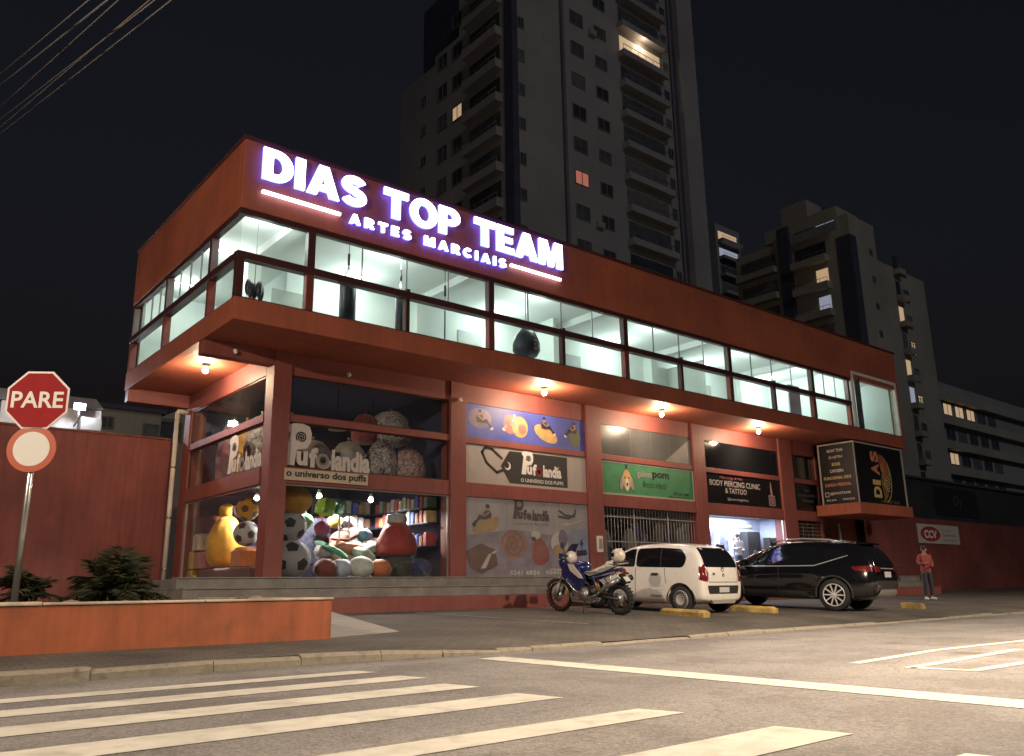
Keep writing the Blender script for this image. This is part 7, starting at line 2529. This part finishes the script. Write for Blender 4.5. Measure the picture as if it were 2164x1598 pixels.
# ---------------------------------------------------------------- people
def person(label, loc, rotz, pose, cols, hair=(0.02, 0.013, 0.01), scale=1.0):
    """skinned body, clothes as shells over it; pose gives joint positions for a 1.7 m figure facing -y"""
    p = thing('person', label, 'person', loc, world=False, rot=(0, 0, rotz))
    skin, top, legs, shoes = cols
    def skinmesh(nm, chains, m, sub=2):
        verts, edges, rad, idx = [], [], [], {}
        for ch in chains:
            prev = None
            for (q, r) in ch:
                key = tuple(round(c, 4) for c in q)
                if key not in idx:
                    idx[key] = len(verts)
                    verts.append(q)
                    rad.append(r)
                if prev is not None and prev != idx[key]:
                    edges.append((prev, idx[key]))
                prev = idx[key]
        me_ = bpy.data.meshes.new(nm)
        me_.from_pydata(verts, edges, [])
        o = bpy.data.objects.new(nm, me_)
        COL.objects.link(o)
        sm = o.modifiers.new('skin', 'SKIN')
        sm.use_smooth_shade = True
        for i, sv_ in enumerate(me_.skin_vertices[0].data):
            r = rad[i]
            sv_.radius = (r, r) if not isinstance(r, tuple) else r
            sv_.use_root = (i == 0)
        ss = o.modifiers.new('s', 'SUBSURF')
        ss.levels = ss.render_levels = sub
        dg = bpy.context.evaluated_depsgraph_get()
        me2 = bpy.data.meshes.new_from_object(o.evaluated_get(dg))
        bpy.data.objects.remove(o)
        me2.materials.clear()
        me2.materials.append(m)
        for q in me2.polygons:
            q.use_smooth = True
            q.material_index = 0
        return put(nm, me2, p)
    J = pose
    def ch(names):
        return [(J[n][0], J[n][1]) for n in names]
    body = [ch(['pelvis', 'waist', 'chest', 'neck', 'head0', 'head1'])]
    for s in ('l', 'r'):
        body.append(ch(['chest', 'sh' + s, 'el' + s, 'wr' + s, 'ha' + s]))
        body.append(ch(['pelvis', 'hp' + s, 'kn' + s, 'an' + s, 'to' + s]))
        hb_ = Vector(J['ha' + s][0])
        wr_ = Vector(J['wr' + s][0])
        d = (hb_ - wr_).normalized()
        side = d.cross(Vector((0, 0, 1))).normalized() if abs(d.z) < 0.95 else Vector((1, 0, 0))
        for k, (o_, ln) in enumerate(((-0.027, 0.06), (-0.009, 0.072), (0.009, 0.068), (0.027, 0.052))):
            a = hb_ + side * o_
            body.append([(tuple(hb_), J['ha' + s][1]), (tuple(a + d * 0.03), 0.0095), (tuple(a + d * (0.03 + ln * 0.55) + Vector((0, -0.008, -0.004))), 0.009), (tuple(a + d * (0.03 + ln) + Vector((0, -0.02, -0.012))), 0.007)])
        body.append([(tuple(hb_), J['ha' + s][1]), (tuple(hb_ + side * 0.04 - d * 0.01), 0.011), (tuple(hb_ + side * 0.062 + d * 0.022), 0.009)])
    bo = skinmesh('body', body, mat('skin', (0.36, 0.20, 0.14), 0.55, var=0.06))
    g = lambda r, k: tuple(q * k for q in r) if isinstance(r, tuple) else r * k
    topc = [[(J['pelvis'][0][:2] + (J['pelvis'][0][2] - 0.07,), g(J['pelvis'][1], 1.22)), (J['pelvis'][0], g(J['pelvis'][1], 1.24)), (J['waist'][0], g(J['waist'][1], 1.2)), (J['chest'][0], g(J['chest'][1], 1.14)), (tuple(Vector(J['chest'][0]).lerp(Vector(J['neck'][0]), 0.75)), 0.085)]]
    for s in ('l', 'r'):
        w_ = Vector(J['el' + s][0]).lerp(Vector(J['wr' + s][0]), 0.93)
        topc.append([(J['chest'][0], g(J['chest'][1], 1.14)), (J['sh' + s][0], g(J['sh' + s][1], 1.25)), (J['el' + s][0], g(J['el' + s][1], 1.4)), (tuple(w_), J['wr' + s][1] * 1.45)])
    skinmesh('hoodie', topc, top)
    legc = [[(J['waist'][0][:2] + (J['waist'][0][2] - 0.08,), g(J['pelvis'][1], 1.05)), (J['pelvis'][0], g(J['pelvis'][1], 1.1))]]
    for s in ('l', 'r'):
        legc.append([(J['pelvis'][0], g(J['pelvis'][1], 1.1)), (J['hp' + s][0], J['hp' + s][1] * 1.12), (J['kn' + s][0], J['kn' + s][1] * 1.3), (tuple(Vector(J['kn' + s][0]).lerp(Vector(J['an' + s][0]), 0.93)), J['an' + s][1] * 1.6)])
    skinmesh('trousers', legc, legs)
    for s in ('l', 'r'):
        a, t = Vector(J['an' + s][0]), Vector(J['to' + s][0])
        q = skinmesh('shoe', [[((a.x, a.y + 0.045, 0.045), 0.043), ((a.x, a.y - 0.02, 0.055), 0.05), ((t.x, t.y, 0.04), 0.042), ((t.x, t.y - 0.05, 0.034), 0.032)]], shoes)
    h = Vector(J['head1'][0])
    b = MB()
    b.ball((h.x, h.y + 0.036, h.z + 0.04), (0.088, 0.09, 0.095), 20)
    b.build('hair', mat('hair_dark', hair, 0.6), p)
    b = MB()
    for s in (-1, 1):
        b.ball((h.x + s * 0.032, h.y - 0.078, h.z + 0.0), (0.013, 0.008, 0.009), 8)
    b.build('eyes', mat('eye_dark', (0.02, 0.015, 0.012), 0.2), p)
    b = MB()
    b.prism([(h.x - 0.012, h.z - 0.045), (h.x + 0.012, h.z - 0.045), (h.x + 0.006, h.z + 0.005), (h.x - 0.006, h.z + 0.005)], h.y - 0.112, h.y - 0.07, 'y')
    b.build('nose', MATS['skin'], p)
    b = MB()
    b.ball((h.x, h.y - 0.078, h.z - 0.068), (0.024, 0.01, 0.007), 8)
    b.build('mouth', mat('lips', (0.26, 0.09, 0.08), 0.5), p)
    b = MB()
    for s in (-1, 1):
        b.ball((h.x + s * 0.088, h.y + 0.01, h.z - 0.015), (0.012, 0.022, 0.032), 8)
    b.build('ears', MATS['skin'], p)
    p.scale = (scale,) * 3
    return p
stand = dict(pelvis=((0, 0, 0.93), (0.15, 0.105)), waist=((0, 0.0, 1.08), (0.135, 0.10)), chest=((0, 0.01, 1.29), (0.165, 0.115)), neck=((0, -0.005, 1.47), 0.055), head0=((0, -0.025, 1.53), 0.062), head1=((0, -0.035, 1.62), (0.078, 0.092)),
             shl=((0.175, 0.0, 1.385), 0.062), ell=((0.245, 0.02, 1.14), 0.048), wrl=((0.10, -0.19, 1.06), 0.032), hal=((0.055, -0.235, 1.07), 0.026),
             shr=((-0.175, 0.0, 1.385), 0.062), elr=((-0.245, 0.0, 1.15), 0.048), wrr=((-0.09, -0.20, 1.14), 0.032), har=((-0.04, -0.235, 1.17), 0.026),
             hpl=((0.085, 0, 0.86), 0.088), knl=((0.10, -0.015, 0.48), 0.06), anl=((0.115, 0.02, 0.08), 0.038), tol=((0.13, -0.12, 0.035), 0.03),
             hpr=((-0.085, 0, 0.86), 0.088), knr=((-0.10, -0.03, 0.48), 0.06), anr=((-0.125, 0.0, 0.08), 0.038), tor=((-0.15, -0.13, 0.035), 0.03))
person('person in a red hoodie and dark jeans standing by the right red wall', (23.1, -3.18, gz(-3.18)), R(-32), stand, (None, fabric('hoodie_red', (0.24, 0.025, 0.025)), fabric('jeans_dark', (0.010, 0.011, 0.02)), mat('shoe_white', (0.7, 0.66, 0.6), 0.5)))
person('person in a pale top standing inside the lit studio', (20.75, 2.35, 1.266), R(-20), stand, (None, fabric('top_pale', (0.6, 0.6, 0.66)), fabric('jeans_blue', (0.05, 0.06, 0.11)), mat('shoe_white', (0.7, 0.66, 0.6), 0.5)), hair=(0.06, 0.04, 0.03), scale=0.9)

# ---------------------------------------------------------------- bicycle against the right wall
bi = thing('bicycle', 'dark bicycle leaning by the right red wall behind the person', 'bicycle', (26.6, -0.4, gz(-0.4)), world=False, rot=(R(0), R(0), R(-75)))
for y in (-0.52, 0.52):
    b = MB()
    b.torus((0, y, 0.34), 0.325, 0.018, 'x', 32, 8)
    wo = b.build('wheel', TYRE, bi)
    b = MB()
    for k in range(12):
        a = k * pi / 6
        b.tube([(0, y, 0.34), (0, y + 0.31 * cos(a), 0.34 + 0.31 * sin(a))], 0.003, 4)
    b.build('spoke_set', STEEL, wo)['kind'] = 'stuff'
def bpart(nm, pts, r, m=MDARK):
    b = MB()
    b.tube(pts, r, 8)
    b.build(nm, m, bi)
bpart('top_tube', [(0, -0.16, 0.82), (0, 0.36, 0.84)], 0.016)
bpart('down_tube', [(0, 0.37, 0.78), (0, -0.06, 0.30)], 0.018)
bpart('seat_tube', [(0, -0.06, 0.30), (0, -0.2, 0.95)], 0.016)
bpart('chain_stay', [(0, -0.06, 0.30), (0.04, -0.52, 0.34)], 0.01)
bpart('seat_stay', [(0, -0.16, 0.82), (0.04, -0.52, 0.34)], 0.01)
bpart('fork', [(0, 0.35, 0.88), (0, 0.42, 0.62), (0, 0.52, 0.34)], 0.014)
bpart('handlebar', [(-0.28, 0.28, 1.02), (0, 0.34, 0.99), (0.28, 0.28, 1.02)], 0.012)
bpart('stem', [(0, 0.35, 0.86), (0, 0.34, 0.99)], 0.013)
b = MB()
b.ball((0, -0.22, 0.98), (0.07, 0.13, 0.035), 14)
b.build('saddle', MDARK, bi)

# ---------------------------------------------------------------- planting
LEAF = mat('leaf_dark', (0.04, 0.05, 0.022), 0.55, var=0.4, vscale=3)
LEAF2 = mat('leaf_olive', (0.085, 0.075, 0.04), 0.6, var=0.4, vscale=3)
def palm(x, y, z, n, ln, label, seed):
    rnd = random.Random(seed)
    p = thing('palm_shrub', label, 'shrub', (x, y, z), 'feathery palms in the planter')
    b = MB()
    for k in range(4):
        a = k * 1.7
        b.tube([(x + 0.06 * cos(a), y + 0.06 * sin(a), z - 0.05), (x + 0.10 * cos(a), y + 0.10 * sin(a), z + 0.28)], [0.03, 0.02], 6)
    b.build('trunk', mat('palm_stem', (0.13, 0.10, 0.05), 0.8), p)
    fronds = MB()
    for k in range(n):
        az = rnd.uniform(0, 2 * pi)
        el = rnd.uniform(0.2, 1.48)
        L_ = ln * rnd.uniform(0.65, 1.1) * (0.62 + 0.3 * el)
        m = 12
        pts = []
        for i in range(m + 1):
            t = i / m
            r = L_ * t * cos(el) * (1 + 0.35 * t)
            zz = L_ * t * sin(el) - 0.75 * L_ * t * t * (0.35 + 0.5 * cos(el))
            pts.append(Vector((x + r * cos(az), y + r * sin(az), z + 0.12 + zz)))
        side = Vector((-sin(az), cos(az), 0))
        for i in range(1, m + 1):
            tdir = (pts[i] - pts[i - 1]).normalized()
            for sgn in (-1, 1):
                for q in (0.0, 0.5):
                    t = (i - q) / m
                    base = pts[i - 1].lerp(pts[i], 1 - q)
                    ll = L_ * 0.42 * (sin(pi * min(1, 0.15 + 0.85 * t)) ** 0.6) * rnd.uniform(0.75, 1.1)
                    d = (side * sgn * 0.85 + tdir * 0.65 + Vector((0, 0, rnd.uniform(-0.35, 0.1)))).normalized()
                    w = d.cross(Vector((0, 0, 1))).normalized() * 0.0075
                    mid = base + d * ll * 0.55
                    tip = base + d * ll - Vector((0, 0, 0.16 * ll))
                    fronds.add([base - w * 0.5, base + w * 0.5, mid + w, tip, mid - w], [(0, 1, 2, 3, 4)], 0 if rnd.random() < 0.65 else 1)
    fronds.build('crown', [LEAF, LEAF2], p)
palm(-1.8, -3.6, 0.86, 40, 0.85, 'bushy feathery palm in the planter beside the drainpipe', 3)
palm(-1.55, -2.9, 0.86, 24, 0.9, 'feathery palm behind the bushy one', 11)
palm(-2.85, -3.7, 0.86, 30, 0.62, 'low feathery palm beside the stop sign pole', 5)
palm(-4.6, -3.6, 0.86, 26, 0.7, 'feathery palm left of the stop sign pole', 8)
gr_ = MB()
rnd = random.Random(4)
for k in range(5200):
    x = -7 + 7.2 * rnd.random()
    y = -5.15 + 4.2 * rnd.random() ** 1.4
    h = rnd.uniform(0.02, 0.09)
    a = rnd.uniform(0, 2 * pi)
    z = 0.85
    gr_.add([(x - 0.006 * cos(a), y - 0.006 * sin(a), z), (x + 0.006 * cos(a), y + 0.006 * sin(a), z), (x + 0.03 * sin(a), y + 0.03 * cos(a), z + h)], [(0, 1, 2)], 0 if rnd.random() < 0.4 else 1)
o = gr_.build('dry_grass', [LEAF2, mat('straw', (0.22, 0.17, 0.09), 0.9, var=0.3)])
o['kind'] = 'stuff'
o['label'] = 'dry grass and litter over the planter soil'
for i, (x, y, r) in enumerate(((-2.6, -4.9, 0.09), (-1.0, -4.85, 0.07), (-0.2, -4.6, 0.10), (-2.0, -4.95, 0.06))):
    b = MB()
    b.ball((x, y, 0.88), (r * 1.5, r, r * 0.7), 10)
    b.v = [(v[0] + rnd.uniform(-0.012, 0.012), v[1] + rnd.uniform(-0.012, 0.012), v[2] + rnd.uniform(-0.01, 0.01)) for v in b.v]
    tag(b.build('stone', mat('field_stone', (0.26, 0.20, 0.15), 0.9, var=0.3, vscale=8, bump=0.4)), 'pale stone lying on the planter soil, %s of four from the stop sign' % ORD[[1, 3, 2, 0].index(i) if False else (1, 2, 3, 0)[i] if False else [1, 2, 3, 0][i]] if False else ['larger pale stone on the soil left of the wide palm', 'pale stone on the soil in front of the small palm', 'biggest pale stone on the soil near the planter end', 'smallest pale stone on the soil under the wide palm'][i], 'stone', 'stones in the planter')
